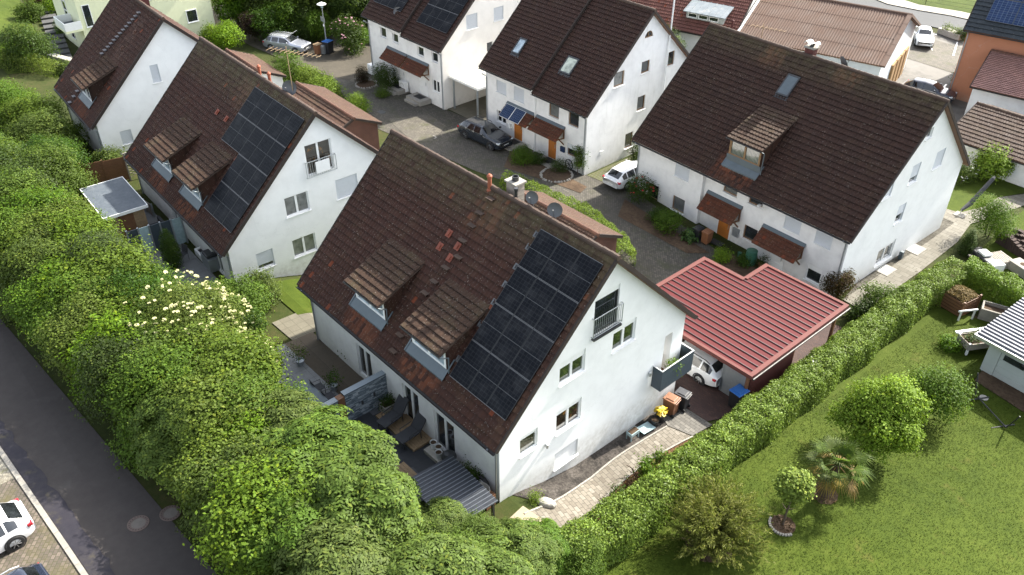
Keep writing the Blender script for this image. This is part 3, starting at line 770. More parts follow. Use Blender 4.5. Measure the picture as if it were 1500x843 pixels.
RE = lambda x: -14.45 + .075*(x+6.3) - .35*max(0, (x+6.3))/30       # street: near and far edge
RF = lambda x: -10.85 + .083*(x+3.3)
road = [(x, RE(x)) for x in range(-100, 41, 4)] + [(x, RF(x)-.0) for x in range(40, -101, -4)]
sheet('street', road, 'asphalt', .03)
band = [(x, RE(x)+.02) for x in np.arange(-40, 8, .5)]
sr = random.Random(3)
band += [(x, RE(x)+.62+.07*(x+14)*.25+sr.uniform(-.10, .10)) for x in np.arange(7.5, -40.5, -.35)]
sheet('street_gutter_seam', band, 'seam', .05)  # darker asphalt strip with a ragged inner edge along the kerb
strip_obj('kerb', [(x, RE(x)-.10) for x in range(-60, 21, 4)], .2, .10, 'concrete')
sheet('parking_pavement', [(x, RE(x)-.2) for x in range(-13, 13, 2)] + [(12, -28), (-13.2, -28)], 'brick_pave', .05)
sheet('gravel_bed', [(-30, RE(-30)-.2), (-22, RE(-22)-.2), (-13.0, RE(-13)-.2), (-13.2, -28), (-30, -28)], 'gravel_pale', .05)
# yard and drives
sheet('yard', [(-62, 19.0), (-48.6, 20.6), (-38, 17.2), (-31, 18.2), (-25.4, 19.0), (-21.9, 19.9), (-15, 19.6), (-9, 17.6), (-5, 16.0), (-2.2, 16.0), (-2.2, 24.5), (-7, 25.0), (-16.8, 26.4), (-19.9, 25.2), (-31.5, 24.8), (-36.2, 24.3), (-47.8, 24.4), (-50, 28), (-62, 30)], 'cobble', .03)
sheet('yard_asphalt_road', [(-75, 18.0), (-60, 18.6), (-50.3, 19.8), (-46.6, 21.4), (-47.8, 23.9), (-49.0, 26.5), (-51.5, 40), (-58, 40), (-58, 31), (-75, 29)], 'yard_asphalt', .05)
sheet('paving_band', [(-46.6, 21.4), (-43.6, 21.0), (-43.6, 24.2), (-47.8, 23.9)], 'cobble_x', .055)
sheet('link_drive', [(-36.3, 24.5), (-32.2, 24.6), (-31.9, 24.9), (-31.9, 36), (-36.0, 36)], 'beige_pave', .055)
sheet('light_paving', [(-37.2, 19.2), (-36, 22.5), (-33.2, 22.2), (-31.6, 19.6), (-32.2, 18.2)], 'cobble_x', .05)  # patch of sun between the houses, painted as paler cobbles
sheet('side_drive', [(-19.9, 25.1), (-17.2, 25.6), (-16.9, 27), (-17.0, 38), (-19.8, 38)], 'grass_paver', .05)
sheet('driveway', [(-6.0, 12.05), (.40, 12.15), (.42, 10.9), (2.3, 11.0), (3.1, 13.4), (3.1, 24), (-2.2, 24), (-2.2, 15.9), (-6, 15.9)], 'drive', .04)
sheet('drive_edge_paving', [(.44, 9.6), (1.35, 9.2), (2.5, 9.6), (2.6, 10.98), (.44, 10.88)], 'drive_grey', .05)
pl = smooth_line([(1.55, -.1), (1.60, 1.2), (1.50, 2.6), (1.35, 4.0), (1.20, 5.8), (1.25, 7.6), (1.35, 9.15)])
pr = smooth_line([(2.55, 9.55), (2.35, 7.8), (2.3, 6.0), (2.45, 4.3), (2.75, 2.8), (3.0, 1.2), (3.0, .1)])
sheet('garden_path', pl+pr, 'path', .05)
sheet('gravel_strip', [(.40, .2), (.36, 4), (.24, 10.0), (1.3, 9.15)] + pl[::-1][1:-6], 'gravel_dark', .03, kind='stuff')
strip_obj('path_edging', pl, .08, .09, 'concrete'); strip_obj('path_edging', pr, .08, .09, 'concrete')
sheet('mulch_bed', pr[:-3] + [(3.6, 1.4), (3.2, 4), (3.1, 9.5)], 'mulch', .035, kind='stuff')
# terraces in front of the two row houses
sheet('terrace', [(-7.55, -.45), (-1.6, -.4), (-1.6, -4.9), (-7.5, -4.9)], 'slate_pave', .05)
sheet('terrace_slabs', [(-5.2, -2.6), (-2.6, -2.55), (-2.6, -4.9), (-5.2, -4.9)], 'pale_pave', .07)
sheet('terrace_brown', [(-14.4, -.65), (-7.9, -.5), (-7.85, -2.1), (-14.4, -2.25)], 'brown_pave', .05)
sheet('terrace_edge', [(-14.4, -2.25), (-7.85, -2.1), (-7.85, -4.6), (-14.4, -4.6)], 'pale_pave', .05)
sheet('side_path', [(-16.4, -1.9), (-14.42, -1.8), (-14.2, 1.5), (-14.6, 9), (-16.5, 9)], 'beige_pave', .045)
sheet('garden_grass', [(-18.6, -.6), (-16.2, -.5), (-15.2, 2.5), (-15.3, 9), (-19.8, 9), (-19.8, -1)], 'grass', .055)
sheet('side_terrace', [(-35, -2.1), (-20.3, -2.35), (-20.3, -5.2), (-35, -4.9)], 'pale_pave', .05)
# lawns
LE = [(4.9, -14), (4.6, -4), (4.4, 3), (4.5, 10), (4.4, 18), (4.4, 30), (8.2, 31.4)]
sheet('lawn', LE + [(8.6, 28.0), (8.9, 25.3), (13, 24.6), (40, 24), (40, -14)], 'grass', .05)
sheet('shed_yard', [(8.7, 28.0), (8.95, 25.35), (13, 24.65), (25, 24.4), (25, 40), (9.5, 40), (8.2, 31.6), (6.2, 30.9), (7.5, 28.7)], 'soil', .04)
sheet('back_lawn', [(-3.5, 40.6), (1.2, 41.2), (2.6, 44), (1.0, 46.2), (2.4, 49.6), (-9, 49.8), (-9, 40.6)], 'grass', .05)
sheet('far_garden', [(3.4, 36.5), (14, 36.5), (14, 60), (4.0, 60), (2.9, 49), (3.0, 44)], 'grass', .045)
sheet('side_path_slabs', [(.45, 26.5), (1.9, 26.4), (2.0, 33), (1.9, 38), (1.4, 41), (2.2, 44), (2.9, 47.5), (2.6, 49.4), (1.0, 46.2), (.9, 44), (.2, 41.9), (-2.0, 41.4), (-2, 40.4), (.6, 40.3), (.6, 37)], 'epath', .06)
sheet('garden_lawn', [(-95, -3.5), (-62.5, -2.6), (-61.2, 1.0), (-66.5, 1.2), (-75, 3.0), (-82, 4.2), (-95, 6)], 'grass', .05)
# car park and the road beyond
sheet('car_park', [(-20, 52), (-4, 52), (-4, 64), (-8, 76.5), (-30, 74), (-30, 62)], 'lot', .04)
sheet('car_park_bays', [(-19.0, 66.2), (-10.6, 66.8), (-10.2, 74.2), (-21, 73.0)], 'cobble_x', .06)
for (a, b) in (((1365, 75), (1357, 52)), ((1396, 83), (1402, 63)), ((1376, 137), (1386, 125))):
    p, q = hit(*a), hit(*b); d = (q-p)[:2]; d /= np.linalg.norm(d); nn = np.array([-d[1], d[0]])*.07
    sheet('bay_marking', [p[:2]-nn, q[:2]-nn, q[:2]+nn, p[:2]+nn], 'white', .09)
rp = [hit(*q)[:2] for q in ((1250, -12), (1300, 8), (1345, 17), (1420, 31), (1480, 42))]
rq = [hit(*q)[:2] for q in ((1480, 60), (1420, 52), (1346, 37), (1300, 28), (1250, 14))]
def extend(L, k0, k1):
    L = [np.array(p) for p in L]; return [L[0]+(L[0]-L[1])*k0] + L + [L[-1]+(L[-1]-L[-2])*k1]
sheet('far_road', extend(rp, 2, 2)+extend(rq, 2, 2), 'road_far', .08)
fp = [hit(*q)[:2] for q in ((1245, -18), (1310, -2), (1345, 9), (1425, 23), (1480, 32))]
sheet('far_pavement', extend(fp, 2, 2)+[np.array(p)-np.array((.02, .02)) for p in extend(rp, 2, 2)[::-1]], 'concrete', .16)
sheet('far_lawn', [p+np.array((-.05, .1)) for p in extend(fp, 2, 2)[::-1]] + [np.array((-40, 130.)), np.array((20, 130.))], 'grass', .09)
# ------------------------------------------------------------------ houses
def rect(u0, u1, v0, v1, **k): return dict(r=(u0, u1, v0, v1), **k)
WIN = {}
# rust/orange streaks below dormers and chimneys: u, v are counted in tiles from the left end and the eave
def rust(h_L, x0, x1, s0, s1, k=.9, col=(.25, .085, .04), tw=.20, th=.34): return ((h_L+x0)/tw, (h_L+x1)/tw, s0/th, s1/th, col, k)
LD, LC, LB, LE_, LF, LA = 14.8, 14.85, 9.0, 17.17, 11.63, 11.3
spk = dict(base=(.058, .028, .021), moss=.22, speck=.8, warm=(.082, .034, .024), orange=.010, top_moss=26)
M['roof_D'] = tile_mat('roof_tiles_mid', rust=(rust(LD, -10.8, -8.5, .1, .85), rust(LD, -6.5, -4.1, .1, .85), rust(LD, -7.6, -5.9, 6.9, 8.8, .8, (.17, .07, .04)), rust(LD, -.7, 0, 0, 8.8, .35, (.15, .085, .05))), **spk)
M['roof_C'] = tile_mat('roof_tiles_left', rust=(rust(LC, -10.8, -8.6, .1, .8), rust(LC, -6.6, -4.2, .1, .8), rust(LC, -7.7, -6.0, 7.2, 9.0, .7, (.17, .08, .05))), **spk)
M['roof_B'] = tile_mat('roof_tiles_far_left', rust=(rust(LB, -3.4, -2.0, 4, 8, .5, (.13, .075, .055)), rust(LB, -4.6, -1.6, .1, .7)), **{**spk, 'top_moss': 0.0})
M['roof_E'] = tile_mat('roof_tiles_right', (.046, .026, .021), .14, .42, (.062, .030, .022), rust=(rust(LE_, -10.4, -7.5, .3, 1.5, .7), rust(LE_, -12.2, -10.6, 8.0, 9.6, .85, (.19, .085, .045)), rust(LE_, -6.9, -5.2, 8.4, 9.6, .85, (.19, .085, .045))), top_moss=28.5)
M['roof_F'] = tile_mat('roof_tiles_top', (.050, .027, .022), .12, .35, (.062, .030, .022))
wg = dict(head=.22, frame='white')
D = House('semi_detached_house', 'white gabled house with a dark corner balcony and twelve black solar panels beside two dormers', 'house',
    (.74, -.91, 4.17), .9, 6.24, 44.77, 5.97, LD, .60, tile='roof_D',
    gable=[rect(1.55, 2.52, -1.58, -.52, head=.18, mull=False, glass='glass_green'), rect(3.58, 5.05, -1.7, -.42, glass='glass_warm', **wg),
           rect(3.65, 5.1, 1.02, 2.2, **{**wg, 'head': .32}, glass='glass_green'), rect(6.75, 8.18, .99, 2.2, **wg, glass='glass_green'),
           rect(5.47, 6.9, 2.55, 4.55, head=.28, frame='dark_metal', glass='glass', sill=None, mull=False),
           rect(3.56, 4.98, -3.82, -2.86, shut=1.0, shcol='white_shutter')],
    front=[rect(-6.9, -5.7, -3.45, -1.3, mull=True, sill=None), rect(-4.6, -3.2, -3.4, -1.3, sill=None, glass='glass'), rect(-10.6, -9.4, -3.45, -1.3, sill=None)],
    gable_hole=(10.42, 10.96, -2.5, -.1),
    cover_back=False)
def loggia(h):
    ze = h.ze; top = lambda y: h.roofz(y); g0 = -2.6; x0 = -.3
    mb = MB()
    mb.poly([(-3, 11.76, g0), (-h.L+.3, 11.76, g0), (-h.L+.3, 11.76, top(11.76)), (-3, 11.76, top(11.76))])
    mb.poly([(x0, 11.76, g0), (-3, 11.76, g0), (-3, 11.76, ze-2.52), (x0, 11.76, ze-2.52)])
    mb.poly([(x0-.15, 10.2, ze-2.6), (-3, 10.2, ze-2.6), (-3, 10.2, top(10.2)), (x0-.15, 10.2, top(10.2))])
    mb.poly([(-3, 10.2, ze-2.6), (-3, 11.76, ze-2.6), (-3, 11.76, top(11.76)), (-3, 10.2, top(10.2))])
    mb.box(-.72, x0-.003, 10.965, 11.755, ze-2.5, top(11.7))
    mb.build('loggia_wall', M['white_wall'], h.root)
    mb = MB(); mb.box(-3, .24, 9.80, 12.0, ze-2.66, ze-2.52); mb.box(-3, .23, 9.82, 11.98, ze-2.52, ze-2.49, 1)
    mb.build('balcony_floor', [M['anthracite'], M['brown_wood']], h.root)
    for q in ((.24, .28, 9.76, 12.04), (-.28, .238, 9.76, 9.80), (-3, .238, 12.0, 12.04)):
        b = MB(); b.box(q[0], q[1], q[2], q[3], ze-2.68, ze-1.48); o = b.build('balcony_panel', M['anthracite'], h.root)
        r = MB(); r.box(q[0]-.012, q[1]+.012, q[2]-.012, q[3]+.012, ze-1.478, ze-1.45); r.build('handrail', M['steel'], o)
loggia(D)
railing(D.Fg, D.root, 5.36, 7.05, 2.62, 3.55, n=14)
sl = MB(); D.Fg.box(sl, 5.38, 7.03, 2.45, 2.54, -.17, .05); sl.build('balcony_ledge', M['dark_metal'], D.root)
for (u, v) in ((3.0, -1.87), (9.5, -1.75)):
    lm = MB(); lm.lathe([(0, -.12), (.06, -.12), (.075, .0), (.07, .10), (0, .12)], 12, tuple(D.Fg.p(u, v, -.09))); lm.bar(D.Fg.p(u, v+.02, 0), D.Fg.p(u, v+.02, -.06), .06); lm.build('wall_lamp', M['steel'], D.root)
for r in range(4):
    for c in range(3): D.panel(-3.77+1.155*c, -3.77+1.155*c+1.135, 1.25+1.765*r, 1.25+1.765*r+1.745)
for s in (2.0, 3.7, 4.75, 5.6, 6.45, 7.4, 8.0): D.loose(-3.92, s, .16, .28, .03, 'grey_dish', 'panel_bracket')
D.dormer(-10.95, -8.3); D.dormer(-6.62, -3.95)
for x, s in ((-6.97, 8.25), (-7.06, 7.49), (-7.07, 6.85), (-7.06, 6.1), (-6.78, 5.4), (-7.07, 4.72), (-7.21, 3.95), (-7.31, 3.31), (-7.25, 1.19), (-7.1, .46)): D.step(x, s)
for x, s in ((-7.99, 6.12), (-8.05, 5.42), (-7.17, 5.85), (-7.2, 5.25)): D.loose(x, s)
D.vent(-7.38, 6.15, .75); D.chimney(-6.55, 6.9, .6, .5, .35, mat='grey_wood'); D.dish((-5.0, 6.5, D.zr-.2), .27, R(-75), .6, 'grey_dish'); D.dish((-3.62, 6.45, D.zr-.15), .30, R(-65), .6, 'grey_dish')
va = MB(); va.lathe([(.07, 0), (.07, .5), (.09, .5), (.09, .62), (0, .62)], 12, (-5.9, 6.35, D.zr-.1)); va.build('vent_pipe', M['black_plastic'], D.root)

Cc = House('semi_detached_house', 'white gabled house with an L-shaped block of solar panels and a long roof antenna', 'house',
    (-20.09, -2.39, 3.36), -1.18, 6.5, 44.04, 5.97, LC, .75, tile='roof_C', seed=20,
    gable=[rect(1.88, 2.88, -1.94, -.85, shut=.75, mull=False), rect(4.07, 5.52, -2.03, -.87, glass='glass_net'), rect(4.05, 5.5, .66, 1.86, glass='glass_net'), rect(5.7, 7.3, 2.68, 4.5, glass='glass_warm', sill=None, mull=True),
           rect(7.24, 8.65, .65, 1.88, shut=1.0, mull=False)],
    front=[rect(-3.2, -1.8, -2.5, -.5, sill=None), rect(-9, -7.8, -2.5, -.5, sill=None)])
railing(Cc.Fg, Cc.root, 5.58, 7.42, 2.62, 3.55, n=14, mat='steel')
bb = MB(); Cc.Fg.box(bb, 6.15, 7.0, 2.75, 3.45, -.16, -.14); bb.build('balcony_screen', M['white'], Cc.root)
for r in range(4):
    for c in range(5):
        if r >= 2 or c >= 2: Cc.panel(-6.12+1.168*c, -6.12+1.168*c+1.15, 1.26+1.80*r, 1.26+1.80*r+1.78)
Cc.dormer(-11.3, -8.43); Cc.dormer(-6.95, -4.13)
for x, s in ((-8.22, 5.95), (-6.97, 5.95)): Cc.loose(x, s)
Cc.vent(-7.0, 6.75, .75); Cc.vent(-5.85, 6.8, .7); Cc.dish((-3.4, 6.9, Cc.zr-.3), .42, R(-60), .5, 'grey_dish')
def yagi(h, p, hgt, L, az, n, name='antenna'):
    mb = MB(); p = Vector(p); mb.tube([p, p+V3(0, 0, hgt)], .025, 8)
    d = V3(math.cos(az), math.sin(az), .02); q = V3(-d.y, d.x, 0); c = p+V3(0, 0, hgt-.25)
    mb.tube([c-d*L*.35, c+d*L*.65], .016, 6)
    for k in range(n):
        e = c-d*L*.33+d*L*.95*k/(n-1); l = .32-.10*k/n
        mb.tube([e-q*l, e+q*l], .009, 5)
    return mb.build(name, M['pale_wood'], h.root)
yagi(Cc, (-3.2, 6.9, Cc.zr-.3), 2.9, 3.4, R(25), 12)

B = House('gabled_house', 'white gabled house with a line of pale roof steps and a single dormer', 'house',
    (-39.1, -2.6, 4.0), -2.59, 6.3, 44.0, 5.9, LB, 1.1, tile='roof_B', seed=40,
    gable=[rect(1.72, 2.48, -1.8, -.82, shut=1.0, mull=False), rect(4.74, 5.3, 1.9, 3.14, shut=1.0, mull=False)])
B.dormer(-4.3, -1.7, glass='glass', zr=2.05, cheek='roof_dark', pipe=False)
for k in range(13): B.step(-3.45-.12*k, 8.05-.32*k, 'step_grey', .36)
for s in (.1, .6, 1.05): B.step(-4.95, s, 'step_grey', .36)
for x, s in ((-2.4, 6.9), (-2.7, 5.5)): B.loose(x, s, mat='ridge_red')
B.chimney(-5.0, 6.6, .8, .7, 1.2, 'red_wood')

Fw = dict(frame='win_wood', mull=False)
F = House('terraced_house', 'white house pair with stepped brown roof, two skylights and two orange front doors', 'house',
    (-19.74, 24.5, 3.47), 1.06, 6.46, 43.03, 6.46, LF, -1.4, tile='roof_F', wallm='stain_wall', seed=60, segs=[(-LF, -5.6, .30), (-5.6, 0, 0)],
    gable=[rect(3.0, 4.09, 1.21, 2.28, **Fw, glass='glass_net'), rect(5.92, 6.84, 1.46, 2.36, **Fw), rect(5.82, 6.72, -1.42, -.3, **Fw), rect(4.78, 5.66, -4.18, -2.95, **Fw), rect(8.85, 9.7, 1.26, 2.35, **Fw),
           rect(5.97, 6.89, 4.06, 4.55, frame='win_wood', arch=True, sill=None, mull=False)],
    front=[rect(-10.06, -8.92, -1.36, -.38, shut=1.0, mull=False), rect(-8.05, -6.9, -1.36, -.28, shut=1.0, mull=False), rect(-4.18, -3.13, -1.4, -.42, **Fw, glass='glass_net'), rect(-2.15, -1.11, -1.42, -.42, **Fw),
           rect(-2.15, -1.16, -3.82, -2.86, **Fw, shut=.45), rect(-10.05, -8.98, -3.84, -2.86, mull=True)])
F.skylight(-9.4, -8.6, 2.0, 3.35, lift=.30); F.skylight(-4.42, -3.32, 2.26, 3.64, glass='glass_blind')
F.canopy(-8.75, -5.65); F.canopy(-5.42, -2.4)
pv = MB(); Oc = V3(-8.75, F.oe-1.02, F.ze-2.62); Sd = V3(0, 1.0, .84).normalized(); Nd = V3(0, -Sd.z, Sd.y)
for k in range(2):
    pv.frame_box(Oc, (1,0,0), Sd, Nd, .15+1.13*k, 1.25+1.13*k, -.02, 1.12, .09, .125, 1)
    P = [Oc+V3(1,0,0)*(.17+1.13*k+uu)+Sd*(ss)+Nd*.1275 for uu, ss in ((0,0),(1.06,0),(1.06,1.10),(0,1.10))]
    pv.poly(P, 0, [(0,0),(1.13,0),(1.13,1.17),(0,1.17)])
pv.build('canopy_solar_panel', [M['solar_blue'], M['white']], F.root)
F.door(-7.95, -7.02, -4.55, -2.75); F.door(-4.1, -3.25, -4.72, -2.75)
bm_ = MB(); F.Fg.box(bm_, 2.0, 2.35, -3.75, -3.45, -.03, 0); bm_.build('meter_box', M['white'], F.root)
mm_ = MB(); F.Ff.box(mm_, -2.75, -2.35, -3.75, -3.35, -.14, -.005); mm_.build('letter_box', M['solar_blue'], F.root)
mm_ = MB(); F.Ff.box(mm_, -8.6, -8.3, -3.9, -3.5, -.13, -.005); F.Ff.box(mm_, -8.55, -8.35, -3.85, -3.75, -.15, -.13); mm_.build('letter_box', M['white'], F.root)
for u in (-5.6,): 
    p_ = MB(); p_.tube([F.Ff.p(u, -.5, -.06), F.Ff.p(u, -4.9, -.06)], .05, 8); p_.build('downpipe', M['white'], F.root)
fm = MB(); fm.tube([F.Fg.p(8.6, -3, -.12), F.Fg.p(8.75, 6.8, -.12)], .06, 10); fm.build('flue_pipe', M['white'], F.root)

E = House('terraced_house', 'long white house with a huge dark tiled roof, one dormer and one shuttered skylight', 'house',
    (.25, 25.81, 2.23), -1.45, 7.01, 43.36, 6.46, LE_, -2.1, tile='roof_E', seed=80, th=.36,
    gable=[rect(4.7, 6.65, -3.88, -2.57, head=.2, glass='glass_net', mull=True), rect(5.62, 6.52, -1.16, .14, shut=.55, mull=False), rect(5.85, 6.8, 1.5, 2.8, shut=.7, mull=False), rect(8.6, 9.7, 1.62, 2.82, shut=1.0, mull=False),
           rect(2.95, 3.98, 1.5, 2.5, shut=.9, mull=False), rect(6.3, 7.0, 4.32, 4.98, mull=False)],
    fronts=[(-LE_+.3, -11.05, 0.0), (-11.05, -6.1, .3), (-6.1, -.3, 0.0)],
    front=[rect(-13.44, -12.2, -1.4, -.46, shut=1.0, mull=False), rect(-9.56, -8.46, -1.05, -.4, **Fw, glass='glass_net'), rect(-7.54, -6.5, -1.0, -.42, **Fw), rect(-4.6, -3.45, -1.35, -.45, shut=1.0, mull=False), rect(-2.42, -1.3, -1.34, -.45, shut=1.0, mull=False),
           rect(-15.7, -14.65, -3.98, -2.84, **Fw), rect(-13.32, -12.25, -3.96, -2.87, **Fw, glass='glass_net'), rect(-7.5, -6.45, -3.6, -2.6, **Fw), rect(-2.45, -1.42, -4.0, -2.87, head=.3, mull=False)])
E.skylight(-9.62, -8.72, 6.6, 8.1, glass='zinc', frame='dark_metal', shutter=True)
E.dormer(-9.97, -7.26, 4.1, yf=1.0, yr=.75, zr=2.66, glass='glass_net', frame='win_wood', sillz=1.5, wood=True)
E.canopy(-10.7, -7.85, -1.5, -2.5, 1.0, d=.3); E.canopy(-5.95, -2.85, -1.75, -2.7)
E.door(-9.48, -8.53, -4.48, -2.5, d=.3); E.door(-5.0, -4.1, -4.6, -2.7, 'white')
lb = MB(); lb.box(-8.25, -7.75, E.oe+.16, E.oe+.29, E.ze-3.75, E.ze-3.15); lb.build('letter_box', M['grey_metal'], E.root)
ca = MB(); ca.box(-6.62, -6.45, E.oe-.12, E.oe+.12, E.ze-.75, E.ze-.62); ca.bar((-6.55, E.oe-.1, E.ze-.7), (-5.9, E.oe-.35, E.ze-.55), .06); ca.build('outside_lamp', M['white'], E.root)
E.chimney(-9.3, 7.3, .6, .5, .45, 'red_wood')
ck = MB()
for k in range(12):
    a0, a1 = math.pi*k/12, math.pi*(k+1)/12
    ck.poly([(-9.3-.44*math.cos(a0), 7.05, E.zr+.70+.16*abs(math.sin(2*a0))), (-9.3-.44*math.cos(a1), 7.05, E.zr+.70+.16*abs(math.sin(2*a1))), (-9.3-.44*math.cos(a1), 7.55, E.zr+.70+.16*abs(math.sin(2*a1))), (-9.3-.44*math.cos(a0), 7.55, E.zr+.70+.16*abs(math.sin(2*a0)))])
for sx in (-.3, .3): ck.bar((-9.3+sx, 7.3, E.zr+.5), (-9.3+sx, 7.3, E.zr+.9), .05)
ck.build('chimney_cowl', M['white'], E.root)
E.dish((-7.2, 7.6, E.zr-.35), .42, R(60), .3, 'grey_dish'); yagi(E, (-13.3, 7.6, E.zr-.6), 1.5, 2.4, R(15), 8)

A = House('terraced_house', 'white house pair with two blocks of solar panels and white front doors', 'house',
    (-35.75, 23.75, 3.85), 1.0, 6.46, 43.0, 6.46, LA, -1.4, tile='roof_F', wallm='warm_wall', seed=100, segs=[(-LA, -5.4, .30), (-5.4, 0, 0)],
    gable=[rect(3.1, 4.3, 1.0, 2.22, shut=1.0, mull=False), rect(6.08, 7.15, 1.08, 2.2, shut=1.0, mull=False), rect(5.27, 5.99, -1.45, -.55, mull=False)],
    front=[rect(-9.15, -8.25, -1.15, -.28, mull=False), rect(-7.3, -6.45, -1.15, -.36, mull=False), rect(-3.7, -2.82, -1.34, -.55, mull=False), rect(-1.72, -.88, -1.32, -.5, mull=False), rect(-1.84, -.86, -3.96, -2.92, mull=True)])
for c in range(4):
    for r in range(3): A.panel(-4.45+1.02*c, -4.45+1.02*c+1.0, 1.6+1.77*r, 1.6+1.77*r+1.75)
for c in range(4):
    for r in range(2): A.panel(-10.7+1.02*c, -10.7+1.02*c+1.0, 1.55+1.77*r, 1.55+1.77*r+1.75, lift=.30)
A.canopy(-8.15, -5.2); A.canopy(-5.05, -2.15)
A.door(-3.6, -2.6, -4.75, -2.75, 'white'); A.door(-6.8, -5.8, -4.75, -2.75, 'white')
A.dish((-7.1, 1.2, A.ze+1.0), .42, R(-60), .3, 'grey_dish')
# ------------------------------------------------------------------ plants
L_ = dict(
 mid=leaf_mat('hornbeam_leaves', (0.07224, 0.129, 0.01118)), yel=leaf_mat('hazel_leaves', (0.09288, 0.1479, 0.01204)), dark=leaf_mat('dark_leaves', (0.0387, 0.07568, 0.0086), rough=.42),
 fern=leaf_mat('sumac_leaves', (0.08428, 0.1393, 0.01892)), hedge=leaf_mat('laurel_leaves', (0.1333, 0.2365, 0.01376), var=.5, rough=.38), lime=leaf_mat('lime_leaves', (0.1419, 0.2279, 0.01548), var=.35),
 olive=leaf_mat('feathery_leaves', (0.1376, 0.1677, 0.0172)), palm=leaf_mat('palm_fronds', (0.0731, 0.1161, 0.01892)), dry=leaf_mat('dry_fronds', (0.161, 0.1144, 0.02709), trans=.15),
 ball=leaf_mat('catalpa_leaves', (0.1462, 0.2064, 0.0301), var=.4), purple=leaf_mat('copper_leaves', (0.02786, 0.01324, 0.009391)), red=leaf_mat('reddish_leaves', (0.05263, 0.0301, 0.01084)),
 spruce=leaf_mat('cypress_leaves', (0.03715, 0.06923, 0.007224), trans=.15), tree=leaf_mat('oak_leaves', (0.0516, 0.0903, 0.0086)), bright=leaf_mat('sunny_leaves', (0.129, 0.2064, 0.01376)), hosta=leaf_mat('hosta_leaves', (0.06192, 0.1144, 0.03251)))
M['bark'] = plain('bark', (.085, .062, .045), .9, .35, 12, bump=.6)
M['palm_bark'] = plain('palm_trunk', (.07, .045, .03), .95, .4, 16, bump=.8)
t_ = NT('elder_blossom'); M['blossom'] = t_.bsdf(t_.ramp(t_.n('NewGeometry', out='Random Per Island'), [(0, (.30, .29, .12)), (1, (.46, .44, .24))]), .8)
t_ = NT('white_petals'); M['petals'] = t_.bsdf(t_.ramp(t_.n('NewGeometry', out='Random Per Island'), [(0, (.4, .42, .34)), (1, (.55, .55, .48))]), .8)
M['rose'] = plain('red_petals', (.55, .02, .03), .6, .3, 9)
M['pink_petals'] = plain('pink_petals', (.42, .22, .27), .6, .3, 9)

def leaf_geo(P, Nn, size, aspect, rng, droop=.18, tdir=None):
    """one folded rhombus per leaf"""
    n = len(P); Nn = Nn/np.linalg.norm(Nn, axis=1, keepdims=True)
    t = rng.normal(size=(n, 3)) if tdir is None else tdir + rng.normal(0, .25, (n, 3))
    t -= Nn*(t*Nn).sum(1, keepdims=True); t /= np.linalg.norm(t, axis=1, keepdims=True)+1e-9
    b = np.cross(Nn, t); s = size[:, None]
    V = np.empty((n, 4, 3))
    V[:, 0] = P - t*s*.5 - Nn*s*droop*.3; V[:, 1] = P + b*s*aspect*.5; V[:, 2] = P + t*s*.5 - Nn*s*droop; V[:, 3] = P - b*s*aspect*.5
    return V.reshape(-1, 3)

def leaf_mesh(name, V, mat, extra=None):
    V = V.astype(np.float32); nf = len(V)//4
    me = bpy.data.meshes.new(name); me.vertices.add(len(V)); me.vertices.foreach_set('co', V.ravel())
    me.loops.add(nf*4); me.loops.foreach_set('vertex_index', np.arange(nf*4, dtype=np.int32))
    me.polygons.add(nf); me.polygons.foreach_set('loop_start', np.arange(0, nf*4, 4, dtype=np.int32)); me.polygons.foreach_set('loop_total', np.full(nf, 4, dtype=np.int32))
    me.materials.append(mat); me.update(); me.validate(); return me

def lump(D, rng, k=7, amp=.2):
    f = np.zeros(len(D))
    for _ in range(k): w = rng.normal(size=3)*2.6; f += np.sin(D@w + rng.uniform(0, 6.28))
    return 1 + amp*f/math.sqrt(k)

